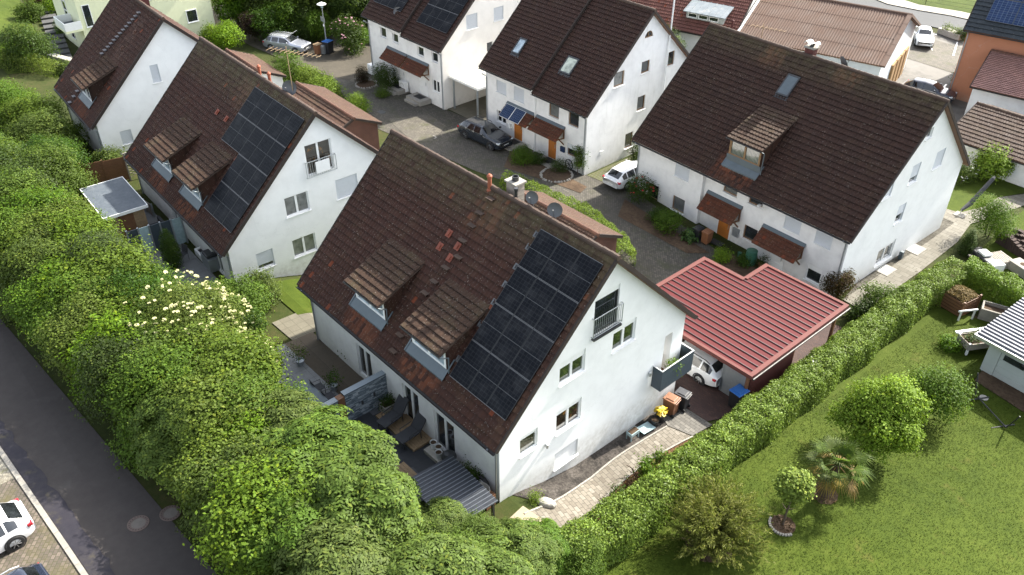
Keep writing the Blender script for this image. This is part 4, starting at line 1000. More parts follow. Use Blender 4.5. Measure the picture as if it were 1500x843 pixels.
def crown_mesh(name, blobs, n, size, mat, seed, aspect=.55, cluster=5, spread=.13, inner=.22, up=.55, lamp=.2, style='leaf', flat=1.0):
    """a crown of separate leaves on twigs spread through several lobes"""
    rng = np.random.default_rng(seed); B = np.array(blobs, float); w = B[:, 3]**2; w /= w.sum()
    m = max(8, n//cluster); idx = rng.choice(len(B), m, p=w)
    D = rng.normal(size=(m, 3)); D[:, 2] += .25; D /= np.linalg.norm(D, axis=1, keepdims=True)
    rad = np.where(rng.random(m) < inner, rng.uniform(.45, .85, m), 1 - np.abs(rng.normal(0, .09, m)))
    Rr = B[idx, 3]*rad
    for k in range(len(B)):
        q = idx == k
        if q.any(): Rr[q] *= lump(D[q], rng, amp=lamp)
    c = B[idx, :3] + D*Rr[:, None]*np.array([1, 1, flat])
    if style == 'rosette':          # long pinnate leaves arching out from each shoot
        k = 9; a = rng.uniform(0, 6.28, m)
        V = []
        for j in range(k):
            th = a + 6.283*j/k + rng.normal(0, .15, m)
            axis = D*.75 + np.array([0, 0, .55]); axis /= np.linalg.norm(axis, axis=1, keepdims=True)
            x = np.cross(axis, rng.normal(size=(m, 3))*.02+np.array([.3, .9, .1])); x /= np.linalg.norm(x, axis=1, keepdims=True); y = np.cross(axis, x)
            rd = x*np.cos(th)[:, None] + y*np.sin(th)[:, None]
            s = size*rng.uniform(.75, 1.25, m)
            sd = np.cross(axis, rd)
            for q in range(4):      # leaflets in pairs along the leaf
                p = c + (rd*.8+axis*.35)*(s*(.24+.23*q))[:, None] - axis*(s*.045*q*q)[:, None]
                for w in (-1, 1):
                    nn = axis*.9 + rd*.2 + rng.normal(0, .2, (m, 3)); dd = rd*.55+sd*w
                    V.append(leaf_geo(p+dd*(s*.11)[:, None], nn, s*(.38-.04*q), .42, rng, .12, dd))
        return leaf_mesh(name, np.concatenate(V), mat)
    P = np.repeat(c, cluster, 0) + rng.normal(0, spread, (m*cluster, 3))
    N0 = np.repeat(D, cluster, 0)*.75 + np.array([0, 0, up]) + rng.normal(0, .42, (m*cluster, 3))
    S = size*rng.uniform(.65, 1.3, len(P))
    return leaf_mesh(name, leaf_geo(P, N0, S, aspect, rng), mat)

def trunk_mesh(name, h, r, seed, limbs=5, spread=.8, mat='bark', stems=1):
    rg = random.Random(seed); mb = MB()
    for s in range(stems):
        ox, oy = (0, 0) if stems == 1 else (rg.uniform(-.3, .3), rg.uniform(-.3, .3))
        pts = [(ox, oy, -.15), (ox*1.3+rg.uniform(-.05, .05), oy*1.3, h*.35), (ox*1.6+rg.uniform(-.1, .1), oy*1.6+rg.uniform(-.1, .1), h*.7), (ox*2+rg.uniform(-.15, .15), oy*2+rg.uniform(-.15, .15), h)]
        mb.tube(pts, [r*1.25, r, r*.8, r*.45], 8)
        for k in range(limbs):
            a = 6.28*k/limbs+rg.uniform(-.4, .4); z = h*rg.uniform(.4, .8); d = spread*rg.uniform(.7, 1.1)
            mb.tube([(ox*1.5, oy*1.5, z), (ox*1.5+math.cos(a)*d*.5, oy*1.5+math.sin(a)*d*.5, z+d*.35), (ox*1.5+math.cos(a)*d, oy*1.5+math.sin(a)*d, z+d*.9)], [r*.5, r*.35, r*.15], 6)
    me_o = mb.build(name, M[mat]); me = me_o.data; bpy.data.objects.remove(me_o); return me

def plant(name, xy, crown, trunk=None, label=None, cat='tree', group=None, sc=1.0, rz=0.0, z=None, cname='crown'):
    zz = float(G(xy[0], xy[1])) if z is None else z
    r = empty(name, (xy[0], xy[1], zz), rz, label, cat, group); r.scale = (sc, sc, sc)
    if trunk is not None:
        t = bpy.data.objects.new('trunk', trunk); C.objects.link(t); t.parent = r
    if name == 'hedge_tree': r.scale = (sc*1.16, sc*1.16, sc)
    c = bpy.data.objects.new(cname, crown); C.objects.link(c); c.parent = r
    return r

def blobset(r, h, z0, seed, n=6, rr=.55):
    rg = random.Random(seed); b = [(0, 0, z0+(h-z0)*.5, r*.85)]
    for k in range(n):
        a = 6.28*k/n+rg.uniform(-.4, .4); d = r*rg.uniform(.4, .62); q = r*rr*rg.uniform(.8, 1.15)
        b.append((d*math.cos(a), d*math.sin(a), rg.uniform(z0+q*.6, h-q*1.02), q))
    b.append((rg.uniform(-.2, .2), rg.uniform(-.2, .2), h-r*rr, r*rr)); return b

# hedgerow along the street
HT = trunk_mesh('hedge_tree_trunk', 2.4, .09, 5, 6, 1.0, stems=2)
def hedge_kinds():
    K = {}
    for i in range(3):
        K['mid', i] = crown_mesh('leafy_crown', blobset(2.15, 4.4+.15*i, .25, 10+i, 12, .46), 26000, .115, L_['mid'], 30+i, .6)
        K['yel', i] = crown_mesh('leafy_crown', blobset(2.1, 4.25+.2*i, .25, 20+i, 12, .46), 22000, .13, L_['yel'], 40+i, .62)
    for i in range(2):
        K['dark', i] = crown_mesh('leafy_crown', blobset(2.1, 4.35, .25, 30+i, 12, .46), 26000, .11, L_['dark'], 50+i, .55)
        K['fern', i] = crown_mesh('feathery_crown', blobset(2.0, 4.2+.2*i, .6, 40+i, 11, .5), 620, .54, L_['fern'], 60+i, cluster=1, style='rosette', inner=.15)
    return K
HK = hedge_kinds()
HLAB = {'mid': 'mid green leafy hedgerow tree', 'yel': 'yellow green hedgerow tree', 'dark': 'dark green small leaved hedgerow tree', 'fern': 'pale feathery hedgerow tree with leaves in rosettes'}
rg = random.Random(11)
hcount = 0
def hedge_tree(x, y, kind, sc=1.0, where='by the street'):
    global hcount
    i = rg.randrange(2 if kind in ('dark', 'fern') else 3); hcount += 1
    plant('hedge_tree', (x, y), HK[kind, i], HT, HLAB[kind]+', '+where, 'tree', 'trees of the hedgerow between street and houses', sc*rg.uniform(.93, 1.06), rg.uniform(0, 6.28))
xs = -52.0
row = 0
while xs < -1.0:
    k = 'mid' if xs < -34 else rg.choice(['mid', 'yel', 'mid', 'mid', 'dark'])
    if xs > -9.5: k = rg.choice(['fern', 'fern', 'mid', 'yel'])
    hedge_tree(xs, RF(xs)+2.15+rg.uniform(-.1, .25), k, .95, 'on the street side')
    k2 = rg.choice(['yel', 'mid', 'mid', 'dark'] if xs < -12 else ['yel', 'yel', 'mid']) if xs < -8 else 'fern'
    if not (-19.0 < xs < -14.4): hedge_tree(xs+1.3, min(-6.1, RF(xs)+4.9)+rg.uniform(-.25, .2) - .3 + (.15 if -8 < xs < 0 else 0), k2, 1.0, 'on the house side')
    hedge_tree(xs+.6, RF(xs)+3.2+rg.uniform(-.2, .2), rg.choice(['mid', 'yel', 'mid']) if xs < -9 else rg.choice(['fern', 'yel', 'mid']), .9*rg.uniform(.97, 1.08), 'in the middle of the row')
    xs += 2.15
for x, y, k, s in ((1.6, -8.6, 'fern', 1.0), (3.4, -6.4, 'fern', .98), (.6, -6.6, 'fern', .92), (4.2, -4.3, 'fern', .8), (5.6, -7.6, 'fern', 1.0), (2.2, -4.7, 'mid', .62), (3.7, -2.4, 'fern', .62), (.9, -4.0, 'fern', .55), (2.0, -3.2, 'mid', .48), (-1.0, -5.0, 'fern', .62), (3.0, -1.5, 'yel', .42), (*hit(742, 800, 1.0)[:2], 'fern', .42), (*hit(792, 808, 1.0)[:2], 'fern', .46), (*hit(845, 812, 1.0)[:2], 'mid', .42), (*hit(690, 805, 1.2)[:2], 'fern', .5), (-1.6, -8.0, 'fern', .98), (-3.6, -7.6, 'yel', .92)):
    hedge_tree(x, y, k, s, 'at the lower corner')
for x, y, k, s in ((-41, -5.2, 'mid', .95), (-45, -4.8, 'yel', .9), (-49, -5.5, 'mid', 1.0), (-37.8, -6.0, 'dark', .9), (-34.6, -6.6, 'mid', .95)):
    hedge_tree(x, y, k, s, 'at the far left end')
# elder in blossom
eb = blobset(3.0, 4.9, .4, 71, 12, .5)
el = plant('elder_bush', (-15.2, -6.7), crown_mesh('leafy_crown', eb, 28000, .125, L_['yel'], 72, .55), HT, 'flowering elder with flat cream blossom heads in the hedgerow', 'bush')
def umbels(name, blobs, n, r, mat, seed, parent, keep=None):
    rng = np.random.default_rng(seed); mb = MB(); k = 0
    while k < n:
        b = blobs[rng.integers(len(blobs))]; d = rng.normal(size=3); d[2] = abs(d[2])+.2; d /= np.linalg.norm(d)
        if keep and not keep(d): continue
        p = np.array(b[:3])+d*b[3]*1.04
        if any(np.linalg.norm(p-np.array(q[:3])) < q[3]*.93 for q in blobs): continue
        k += 1; s = r*rng.uniform(.6, 1.25); tl = rng.normal(0, .25, 2)
        for q in range(7):
            a = 6.28*q/7+rng.uniform(-.2, .2); rr = s*(.58 if q else 0); c = p+np.array([rr*math.cos(a), rr*math.sin(a), .05+tl[0]*rr*math.cos(a)+tl[1]*rr*math.sin(a)])
            ring = [(c[0]+s*.44*math.cos(t), c[1]+s*.44*math.sin(t), c[2]+.012*math.sin(3*t)+tl[0]*s*.44*math.cos(t)) for t in [6.28*j/6 for j in range(6)]]
            mb.poly(ring); mb.poly([(x, y, z-.03) for x, y, z in ring][::-1])
    return mb.build(name, M[mat], parent)
umbels('blossoms', eb, 260, .088, 'blossom', 5, el)
eb2 = blobset(1.2, 3.4, .4, 75, 6)
e2 = plant('elder_bush', (-11.3, -5.1), crown_mesh('leafy_crown', eb2, 5000, .16, L_['yel'], 76, .55), HT, 'small elder with a few cream blossoms beside the brown terrace', 'bush')
umbels('blossoms', eb2, 26, .095, 'blossom', 6, e2)

def bush(name, xy, r, h, mat, label, seed, n=3500, leaf=.11, cat='bush', z0=.05, trunk=True, nb=6, flat=1.0, **k):
    return plant(name, xy, crown_mesh('leafy_crown', blobset(r, h, z0, seed, nb), n, leaf, L_[mat], seed+1, flat=flat, **k), trunk_mesh('bush_stems', h*.6, .035, seed, 5, r*.5, stems=2) if trunk else None, label, cat)
bush('laurel_bush', (-16.7, -3.3), 1.75, 3.1, 'mid', 'big rounded green bush between the left and middle house', 81, 11000, .13)
bush('laurel_bush', (-18.2, -1.4), 1.0, 2.0, 'mid', 'mid-sized bush against the left house corner', 83, 5000, .11)
bush('dark_bush', (-15.6, -3.9), 1.15, 2.3, 'dark', 'dark dense bush at the edge of the brown terrace', 85, 6500, .11)
bush('clipped_hedge', (-16.6, 2.2), 1.0, 1.3, 'dark', 'low dark hedge at the foot of the left house gable', 87, 4500, .09)
# cypress
cyb = [(0, 0, .5, .5), (0, 0, 1.0, .55), (0, 0, 1.5, .48), (0, 0, 2.0, .36), (0, 0, 2.4, .2)]
plant('cypress', (-24.6, -3.7), crown_mesh('dense_crown', cyb, 9000, .085, L_['spruce'], 91, .35, lamp=.06, up=.9, spread=.06), trunk_mesh('trunk_mesh', 1.5, .06, 3, 2, .2), 'dense egg-shaped cypress beside the glass and grey screen', 'tree')

def hedge(name, line, width, height, n, leaf, mat, label, seed, rough=.22):
    """a clipped hedge following a line, leaves over its top and sides and some inside"""
    rng = np.random.default_rng(seed); L = np.array(line, float); d = np.diff(L, axis=0); ll = np.linalg.norm(d, axis=1); cum = np.concatenate([[0], np.cumsum(ll)]); T = cum[-1]
    s = rng.uniform(0, T, n); k = np.clip(np.searchsorted(cum, s)-1, 0, len(d)-1); f = (s-cum[k])/ll[k]
    c = L[k]+d[k]*f[:, None]; tdir = d[k]/ll[k][:, None]; nn = np.stack([-tdir[:, 1], tdir[:, 0]], 1)
    w2 = width/2*(1+.10*np.sin(s*1.3+seed)+.035*np.sin(s*3.1)+.012*np.sin(s*7.7)); hh = height*(1+.035*np.sin(s*.9+2)+.03*np.sin(s*2.7)+.02*np.sin(s*6.1))
    per = 2*height+width; q = rng.uniform(0, per, n)
    u = np.where(q < height, -1, np.where(q > height+width, 1, (q-height)/width*2-1)); v = np.where(q < height, q/height, np.where(q > height+width, (per-q)/height, 1.0))
    rd = np.sqrt(np.clip(np.abs(u), 0, 1)**4 + np.clip(v, 0, 1)**6); rd = np.maximum(rd, 1.0)**.5     # round the shoulders
    u, v = u/rd*.99, v/np.maximum(1, rd**.7)
    dep = 1-np.abs(rng.normal(0, rough*.55, n)) + rng.normal(0, .02, n); ins = rng.random(n) < .12; dep[ins] *= rng.uniform(.6, .9, ins.sum())
    P2 = c + nn*(u*w2*dep)[:, None]; z = v*hh*np.where(v > .8, dep, 1)
    wob = .055*np.sin(P2[:, 0]*5.1+P2[:, 1]*3.3)+.05*np.sin(P2[:, 0]*-3.7+P2[:, 1]*6.1)
    P = np.stack([P2[:, 0], P2[:, 1], np.array([float(G(a, b)) for a, b in P2])+z+wob*(v > .5)], 1)
    Nn = np.stack([nn[:, 0]*u*(np.abs(u) > .7), nn[:, 1]*u*(np.abs(u) > .7), np.where(v > .85, 1.0, .45)], 1)+rng.normal(0, .42, (n, 3))
    V = leaf_geo(P, Nn, leaf*rng.uniform(.65, 1.3, n), .5, rng)
    o = L[0]; z0 = float(G(*o)); V -= np.array([o[0], o[1], z0])
    r = empty(name, (o[0], o[1], z0), 0, label, 'hedge')
    me = leaf_mesh('hedge_leaves', V, L_[mat]); ob = bpy.data.objects.new('foliage', me); C.objects.link(ob); ob.parent = r
    mb = MB()
    for i in range(int(T/.8)):
        p = L[0]+(L[-1]-L[0])*0; kk = np.searchsorted(cum, i*.8, 'right')-1; kk = min(kk, len(d)-1); p = L[kk]+d[kk]*((i*.8-cum[kk])/ll[kk]); zz = float(G(*p))-z0
        mb.tube([(p[0]-o[0], p[1]-o[1], zz-.1), (p[0]-o[0]+rg.uniform(-.1, .1), p[1]-o[1]+rg.uniform(-.1, .1), zz+height*.7)], [.03, .015], 5)
    mb.tube([(p[0]-o[0], p[1]-o[1], float(G(*p))-z0-.08) for p in L], .02, 5)
    mb.build('stems', M['bark'], r)
    return r
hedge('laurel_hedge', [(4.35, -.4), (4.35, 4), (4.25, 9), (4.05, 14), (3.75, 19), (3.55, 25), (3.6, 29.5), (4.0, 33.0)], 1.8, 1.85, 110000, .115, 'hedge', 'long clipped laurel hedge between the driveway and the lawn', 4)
hedge('laurel_hedge', [(4.2, 33.3), (6.2, 33.6), (9.2, 33.0)], 1.9, 1.8, 24000, .115, 'hedge', 'short arm of laurel hedge behind the compost bin and the concrete trough', 9)
hedge('garage_hedge', [(-22.0, 18.9), (-18.5, 19.6), (-15, 20.2), (-11.6, 19.6), (-10.0, 18.6)], 1.3, 1.35, 15000, .11, 'bright', 'narrow bright hedge behind the tiled garage of the middle house', 12)
hedge('clipped_hedge', [(-82, -5.6), (-70, -4.2), (-63.5, -1.6), (-59.6, 1.0)], 1.5, 1.5, 16000, .13, 'bright', 'clipped green hedge below the garden lawn at the far left', 15)
# lawn trees
bt = [(0, 0, 2.2, 1.35), (.9, .3, 2.0, .95), (-1.0, .2, 2.2, .9), (.2, -1.0, 1.8, .9), (-.3, .9, 2.6, .95), (.5, .2, 3.3, .85), (-.6, -.4, 3.2, .7), (1.4, -.5, 2.5, .6), (-1.5, -.6, 1.7, .6), (.1, .1, 3.95, .5), (.9, .9, 3.0, .6), (-.7, 1.3, 1.8, .6), (.7, -1.3, 2.7, .55)]
plant('fruit_tree', hit(1294, 606, 2.5)[:2], crown_mesh('leafy_crown', bt, 20000, .145, L_['lime'], 102, .55, lamp=.34), trunk_mesh('fruit_trunk', 2.2, .11, 8, 6, 1.1), 'large light green round tree on the lawn beside the hedge', 'tree')
plant('plum_tree', hit(1372, 574, 1.7)[:2], crown_mesh('leafy_crown', blobset(1.4, 3.0, .4, 105, 9, .5), 8000, .13, L_['mid'], 106, .5, lamp=.28), trunk_mesh('plum_trunk', 1.6, .07, 9, 5, .8), 'smaller loose green tree between the big lawn tree and the metal roofed garage', 'tree')
plant('ball_tree', (8.3, 8.35), crown_mesh('ball_crown', [(0, 0, 2.5, .60), (.15, .1, 2.62, .48), (-.15, -.1, 2.6, .5), (0, 0, 2.35, .58)], 3600, .13, L_['ball'], 111, .68, lamp=.06, up=.6), trunk_mesh('ball_trunk', 2.2, .045, 12, 4, .3), 'small standard tree with a clipped pale green ball crown', 'tree')
def palm(xy):
    r = empty('fan_palm', (*xy, float(G(*xy))), 0, 'fan palm with shaggy trunk and brown lower fronds on the lawn', 'palm')
    rr = random.Random(4); mb = MB(); mb.tube([(0, 0, -.1), (.03, 0, .7), (.1, .05, 1.4), (.12, .05, 2.05)], [.24, .19, .17, .15], 12); mb.build('trunk', M['palm_bark'], r)
    sk = MB()
    for k in range(90):
        a = rr.uniform(0, 6.28); z = rr.uniform(.2, 2.0); sk.bar((.18*math.cos(a)+.06, .18*math.sin(a), z), (.28*math.cos(a)+.06, .28*math.sin(a), z+.12), .02, .008)
    sk.build('trunk_fibres', M['palm_bark'], r)
    for k in range(30):
        old = k % 4 == 0
        a = 6.28*k/30*3.3+rr.uniform(-.2, .2); el_ = rr.uniform(-.7, -.1) if old else rr.uniform(.0, 1.25)
        fm = MB(); L = rr.uniform(.6, .95); d = V3(math.cos(a)*math.cos(el_), math.sin(a)*math.cos(el_), math.sin(el_)); o = V3(.12, .05, 2.05)
        sag = V3(0, 0, -.12); e = o+d*L+sag
        fm.tube([o, o+d*L*.5+V3(0, 0, .03), e], [.022, .016, .012], 6)
        side = d.cross(V3(0, 0, 1)).normalized(); upv = side.cross(d)
        fd = (d+V3(0, 0, -.25)).normalized()
        for j in range(19):
            t = (j-9)/9*1.75; q = (fd*math.cos(t)+side*math.sin(t)).normalized(); ln = .72*(1-.25*abs(t)/1.75)*rr.uniform(.85, 1.1)
            b = q.cross(upv).normalized()*.02
            m1 = e+q*ln*.55+upv*.03; m2 = e+q*ln+V3(0, 0, -.10-.08*rr.random())
            fm.poly([e-b*.6, m1-b*1.1, m1+b*1.1, e+b*.6]); fm.poly([m1-b*1.1, m2-b*.15, m2+b*.15, m1+b*1.1])
        fm.build('frond', L_['dry'] if old else L_['palm'], r)
palm((8.45, 11.3))
def feathery(xy):
    rng = np.random.default_rng(8); n = 420; V = []
    stems = MB()
    for k in range(n):
        a = rng.uniform(0, 6.28); lean = abs(rng.normal(0, .36))*(1.15); L = rng.uniform(2.0, 3.4)*(1-.25*min(1, lean))
        x0, y0 = .45*rng.random()*math.cos(a), .45*rng.random()*math.sin(a)
        d = np.array([math.sin(lean)*math.cos(a), math.sin(lean)*math.sin(a), math.cos(lean)])
        ts = rng.uniform(.12, 1.0, 75); p = np.array([x0, y0, 0])+d*(ts*L)[:, None]+np.stack([np.cos(a)*ts**2*.35, np.sin(a)*ts**2*.35, -ts**2*.18], 1)+rng.normal(0, .055, (75, 3))
        nn = rng.normal(size=(75, 3))+np.array([0, 0, .6]); td = np.repeat(d[None]*.8+np.array([[math.cos(a)*.5, math.sin(a)*.5, 0]]), 75, 0)
        V.append(leaf_geo(p, nn, rng.uniform(.12, .24, 75), .19, rng, .2, td))
        if k % 6 == 0: stems.tube([(x0, y0, -.05), tuple(np.array([x0, y0, 0])+d*L*.6)], [.014, .006], 5)
    r = empty('bamboo', (*xy, float(G(*xy))), 0, 'feathery olive green bamboo clump on the lawn by the hedge', 'bamboo')
    ob = bpy.data.objects.new('leaves', leaf_mesh('bamboo_leaves', np.concatenate(V), L_['olive'])); C.objects.link(ob); ob.parent = r
    stems.build('canes', M['pale_wood'], r)
feathery((6.9, 5.3))
# planting rings under the lawn trees
for (x, y, r_, nm, lab) in ((8.3, 8.35, .52, 'planting_ring', 'round soil ring with stone edging under the ball tree'), (8.4, 11.3, .62, 'planting_ring', 'round patch of bare soil around the palm'), (6.9, 5.2, 1.0, 'planting_ring', 'bare soil patch under the bamboo')):
    e_ = empty(nm, (x, y, float(G(x, y))), 0, lab, 'planting bed')
    mb = MB(); mb.poly([(r_*math.cos(6.28*k/28)*(1+.06*math.sin(3*k)), r_*math.sin(6.28*k/28)*(1+.06*math.sin(2*k)), .10-.04*r_*math.sin(6.28*k/28)) for k in range(28)]); mb.build('soil', M['soil'], e_)
    if nm and 'stone' in lab:
        mb = MB()
        for k in range(14):
            a = math.pi+.2+k*.20; c = (r_*1.04*math.cos(a), r_*1.04*math.sin(a)); mb.box(-.05, .05, -.04, .04, -.1, .13, 0, Matrix.Translation((c[0], c[1], -.04*c[1])) @ Matrix.Rotation(a, 4, 'Z'))
        mb.build('edging', M['concrete'], e_)
    lv = np.random.default_rng(int(x*10)); n = 160; a = lv.uniform(0, 6.28, n); rr = r_*np.sqrt(lv.uniform(0, 1, n))
    P = np.stack([rr*np.cos(a), rr*np.sin(a), np.full(n, .12)], 1)
    ob = bpy.data.objects.new('fallen_leaves', leaf_mesh('fallen_leaves', leaf_geo(P, lv.normal(0, .3, (n, 3))+np.array([0, 0, 1]), lv.uniform(.05, .12, n), .5, lv), L_['dry' if 'palm' in lab else 'red'])); C.objects.link(ob); ob.parent = e_
# shrubs along the garden path
bush('young_shrub', (2.85, 6.9), .33, .95, 'mid', 'small leafy shrub in the mulch bed, farther one by the path', 121, 520, .12, z0=.35)
bush('young_shrub', (2.80, 5.9), .40, 1.0, 'mid', 'larger leafy shrub in the mulch bed by the path', 123, 700, .12, z0=.3)
bush('heather_plant', (2.85, 5.0), .32, .5, 'red', 'low reddish plant in the mulch bed', 125, 600, .07)
bush('dark_perennial', (2.95, 4.1), .36, .7, 'dark', 'dark upright perennial in the mulch bed', 127, 700, .08)
bush('dark_perennial', (3.05, 3.3), .34, .45, 'red', 'brownish low perennial at the lower end of the mulch bed', 129, 600, .07)
bush('box_ball', (1.15, .85), .27, .42, 'bright', 'small bright green box ball on the gravel by the house corner', 131, 700, .06)
# shrubs of the yard
bush('lavender_bush', hit(765, 238)[:2], .95, 1.0, 'mid', 'wide bushy shrub beside the dark estate car', 141, 5200, .085)
bush('lavender_bush', hit(788, 240)[:2], .6, .75, 'dark', 'greyer low shrub between the wide shrub and the doorstep', 143, 2200, .08)
bush('yew_ball', hit(818, 252)[:2], .6, 1.0, 'dark', 'clipped dark ball shrub in the stone ringed bed', 145, 3000, .06, nb=4)
bush('climbing_plant', hit(848, 255)[:2], .45, 2.3, 'mid', 'narrow climber on the corner of the upper middle house', 147, 2600, .10, nb=8)
bush('ivy_bush', hit(935, 243)[:2], .8, 2.3, 'dark', 'tall dark shrub between the two house gables', 149, 3800, .10)
bush('rose_bush', hit(936, 297)[:2], 1.0, 2.1, 'dark', 'rose bush with red blooms by the white car', 151, 3600, .10)
bush('spindle_bush', hit(978, 337)[:2], .95, 1.3, 'mid', 'loose green shrub at the front of the right house', 153, 4200, .10)
bush('spindle_bush', hit(962, 325)[:2], .6, .9, 'dark', 'dark low shrub beside the loose green shrub', 155, 2000, .09)
bush('hosta', hit(1009, 352)[:2], .55, .55, 'hosta', 'blue green hosta by the doorstep of the right house', 157, 600, .22, nb=5)
bush('azalea', hit(1056, 383)[:2], .6, .85, 'bright', 'round bright shrub by the doorstep of the right house', 159, 2600, .08, nb=4)
bush('juniper', hit(1090, 388)[:2], .55, .7, 'dark', 'dark shrub beside the green water butt', 161, 2200, .08)
bush('smoke_bush', hit(532, 121)[:2], .7, 1.5, 'purple', 'dark red leaved bush at the corner of the top house', 163, 2400, .10)
bush('maple_bush', hit(565, 131)[:2], 1.15, 2.4, 'dark', 'tall green bush in front of the top house', 165, 6000, .10)
bush('lawn_shrub', hit(560, 142)[:2], .7, .6, 'mid', 'low plants at the feet of the tall bush', 167, 1800, .09)
bush('round_shrub', hit(526, 168)[:2], 1.0, 1.8, 'bright', 'round bright bush on the paved yard', 169, 5000, .10)
bush('garden_bush', hit(430, 128)[:2], 1.6, 3.3, 'mid', 'dark leafy bush below the antenna', 171, 6500, .13)
bush('garden_bush', hit(455, 136)[:2], 1.5, 2.4, 'bright', 'bright bush beside the antenna', 173, 6000, .13)
bush('garden_bush', hit(480, 150)[:2], 1.5, 2.3, 'bright', 'bright bush at the edge of the paved yard', 175, 6000, .13)
bush('photinia', hit(1222, 432)[:2], .95, 1.9, 'red', 'reddish bush at the corner of the right house', 177, 4200, .12)
bush('lilac_bush', hit(1282, 462)[:2], 1.15, 2.0, 'mid', 'mid green bush between the side path and the hedge', 179, 5600, .12)
bush('lilac_bush', hit(1258, 470)[:2], .8, 1.3, 'dark', 'darker bush against the red carport', 181, 3000, .11)
bush('yew_tree', hit(1447, 350)[:2], 1.35, 3.0, 'mid', 'large rounded evergreen beside the paved side path', 183, 9000, .10)
tb = [(0, 0, .4, .5), (0, 0, .9, .42), (0, 0, 1.35, .3), (0, 0, 1.7, .16)]
plant('thuja', hit(1413, 372)[:2], crown_mesh('dense_crown', tb, 5000, .09, L_['spruce'], 185, .35, lamp=.1, up=.9, spread=.06), trunk_mesh('thuja_trunk', 1.2, .05, 3, 2, .2), 'small pointed thuja in front of the rounded evergreen', 'tree')
bush('cotoneaster', hit(1355, 425)[:2], .75, .9, 'red', 'low brownish shrub at the bend of the hedge', 187, 2200, .09)
bush('catalpa_bush', hit(1446, 262)[:2], 1.45, 2.3, 'lime', 'clipped lime green ball on the back lawn', 189, 6500, .17, z0=.5, nb=7, flat=.85)
wf = bush('viburnum', hit(1405, 266)[:2], .85, 1.5, 'mid', 'white flowering bush at the corner of the right house', 191, 3000, .11)
rb_ = [o for o in bpy.data.objects if o.name.startswith('rose_bush')][0]
umbels('blooms', blobset(.85, 1.9, .05, 151, 6), 16, .075, 'rose', 3, rb_)
umbels('blossoms', blobset(.85, 1.5, .05, 191, 6), 60, .06, 'petals', 4, wf)
# tall trees behind the yard
big = [crown_mesh('tree_crown', blobset(3.2, 7.2, .8, 200+i, 11, .5), 17000, .24, L_[m], 210+i, .6, spread=.2, lamp=.25) for i, m in enumerate(('tree', 'mid', 'dark'))]
bgt = trunk_mesh('tree_trunk', 4.0, .2, 15, 7, 1.6)
for k, (x, y, m, s, lab) in enumerate(((-67, 20.5, 1, .8, 'light green tree at the back of the yard, behind the silver estate'), (-63.5, 23.5, 0, .95, 'dark green tree behind the roof rack car'), (-60.5, 26.5, 1, 1.0, 'broad tree hanging over the street lamp'), (-57.5, 29.0, 2, .85, 'dark tree behind the blue bin'), (-56.2, 32.5, 0, .85, 'tree at the edge of the asphalt lane, beside the dark blue car'), (-71, 25, 2, .9, 'dark tree far behind the yard'), (-66, 30, 0, 1.1, 'tall tree far behind the street lamp'), (-61, 35, 1, 1.0, 'tree at the top edge behind the lane'))):
    plant('deciduous_tree', (x, y), big[m], bgt, lab, 'tree', 'trees behind the yard', s, k*1.3)
bush('copper_beech', hit(372, 62)[:2], 1.2, 3.0, 'purple', 'dark purple bush left of the silver estate', 221, 5200, .13)
bush('forsythia', hit(335, 75)[:2], 1.5, 2.8, 'bright', 'light green bush at the corner of the pale yellow house', 223, 6500, .14)
bush('forsythia', hit(312, 68)[:2], 1.1, 2.2, 'bright', 'smaller light green bush against the pale yellow house', 225, 4200, .13)
rh = bush('rhododendron', hit(512, 78)[:2], 1.6, 3.6, 'dark', 'flowering rhododendron right of the street lamp', 227, 7000, .14)
umbels('blossoms', blobset(1.6, 3.6, .05, 227, 6), 40, .09, 'pink_petals', 9, rh)
bush('rhododendron', hit(530, 72)[:2], 1.0, 2.0, 'mid', 'low green bush at the lane edge near the dark blue car', 229, 3600, .13)
for k_, (px, py, r_, h_, m_, l_) in enumerate(((398, 62, 1.9, 3.6, 'dark', 'dark shrub behind the rear of the roof rack car'), (424, 58, 2.0, 4.2, 'tree', 'tall dark shrub behind the middle of the roof rack car'), (450, 60, 1.8, 3.6, 'dark', 'dark shrub behind the bonnet of the roof rack car'), (470, 62, 1.6, 3.2, 'mid', 'green shrub behind the bins and the street lamp'))):
    bush('laurel_shrub', hit(px, py)[:2], r_, h_, m_, l_, 301+2*k_, 7000, .15)
# far left garden
bush('garden_tree', hit(46, 96)[:2], 2.2, 3.6, 'dark', 'dark round bush on the garden lawn at the far left', 231, 9000, .16)
bush('garden_shrub', hit(20, 90)[:2], 1.2, 1.5, 'bright', 'low light bush beside the dark round bush', 233, 3600, .15)
bush('garden_shrub', hit(100, 50)[:2], 1.1, 1.6, 'mid', 'shrub between the garden steps and the pale yellow house', 235, 3600, .15)
bush('garden_shrub', hit(88, 18)[:2], 1.6, 1.8, 'bright', 'shrub at the top of the garden steps', 237, 4200, .17)
bush('garden_shrub', hit(48, 30)[:2], 1.5, 1.7, 'tree', 'dark shrub left of the garden steps', 239, 4200, .17)
bush('garden_shrub', hit(60, 12)[:2], 1.4, 1.6, 'red', 'brownish shrub at the head of the garden steps', 241, 3500, .17)
bush('hydrangea', hit(100, 112)[:2], .9, 1.2, 'mid', 'leafy plants below the yellow house balcony', 243, 2600, .13)
bush('wild_shrub', (-38.5, -2.2), 1.1, 1.8, 'mid', 'leafy shrub in front of the far left house', 245, 4500, .13)
bush('wild_shrub', (-43.5, -3.4), 1.4, 2.4, 'yel', 'loose shrub at the far left house corner', 247, 5200, .14)
plant('ash_tree', (-29.0, 43.5), big[1], bgt, 'leafy tree seen between the two gables at the top', 'tree', None, .62, .4)
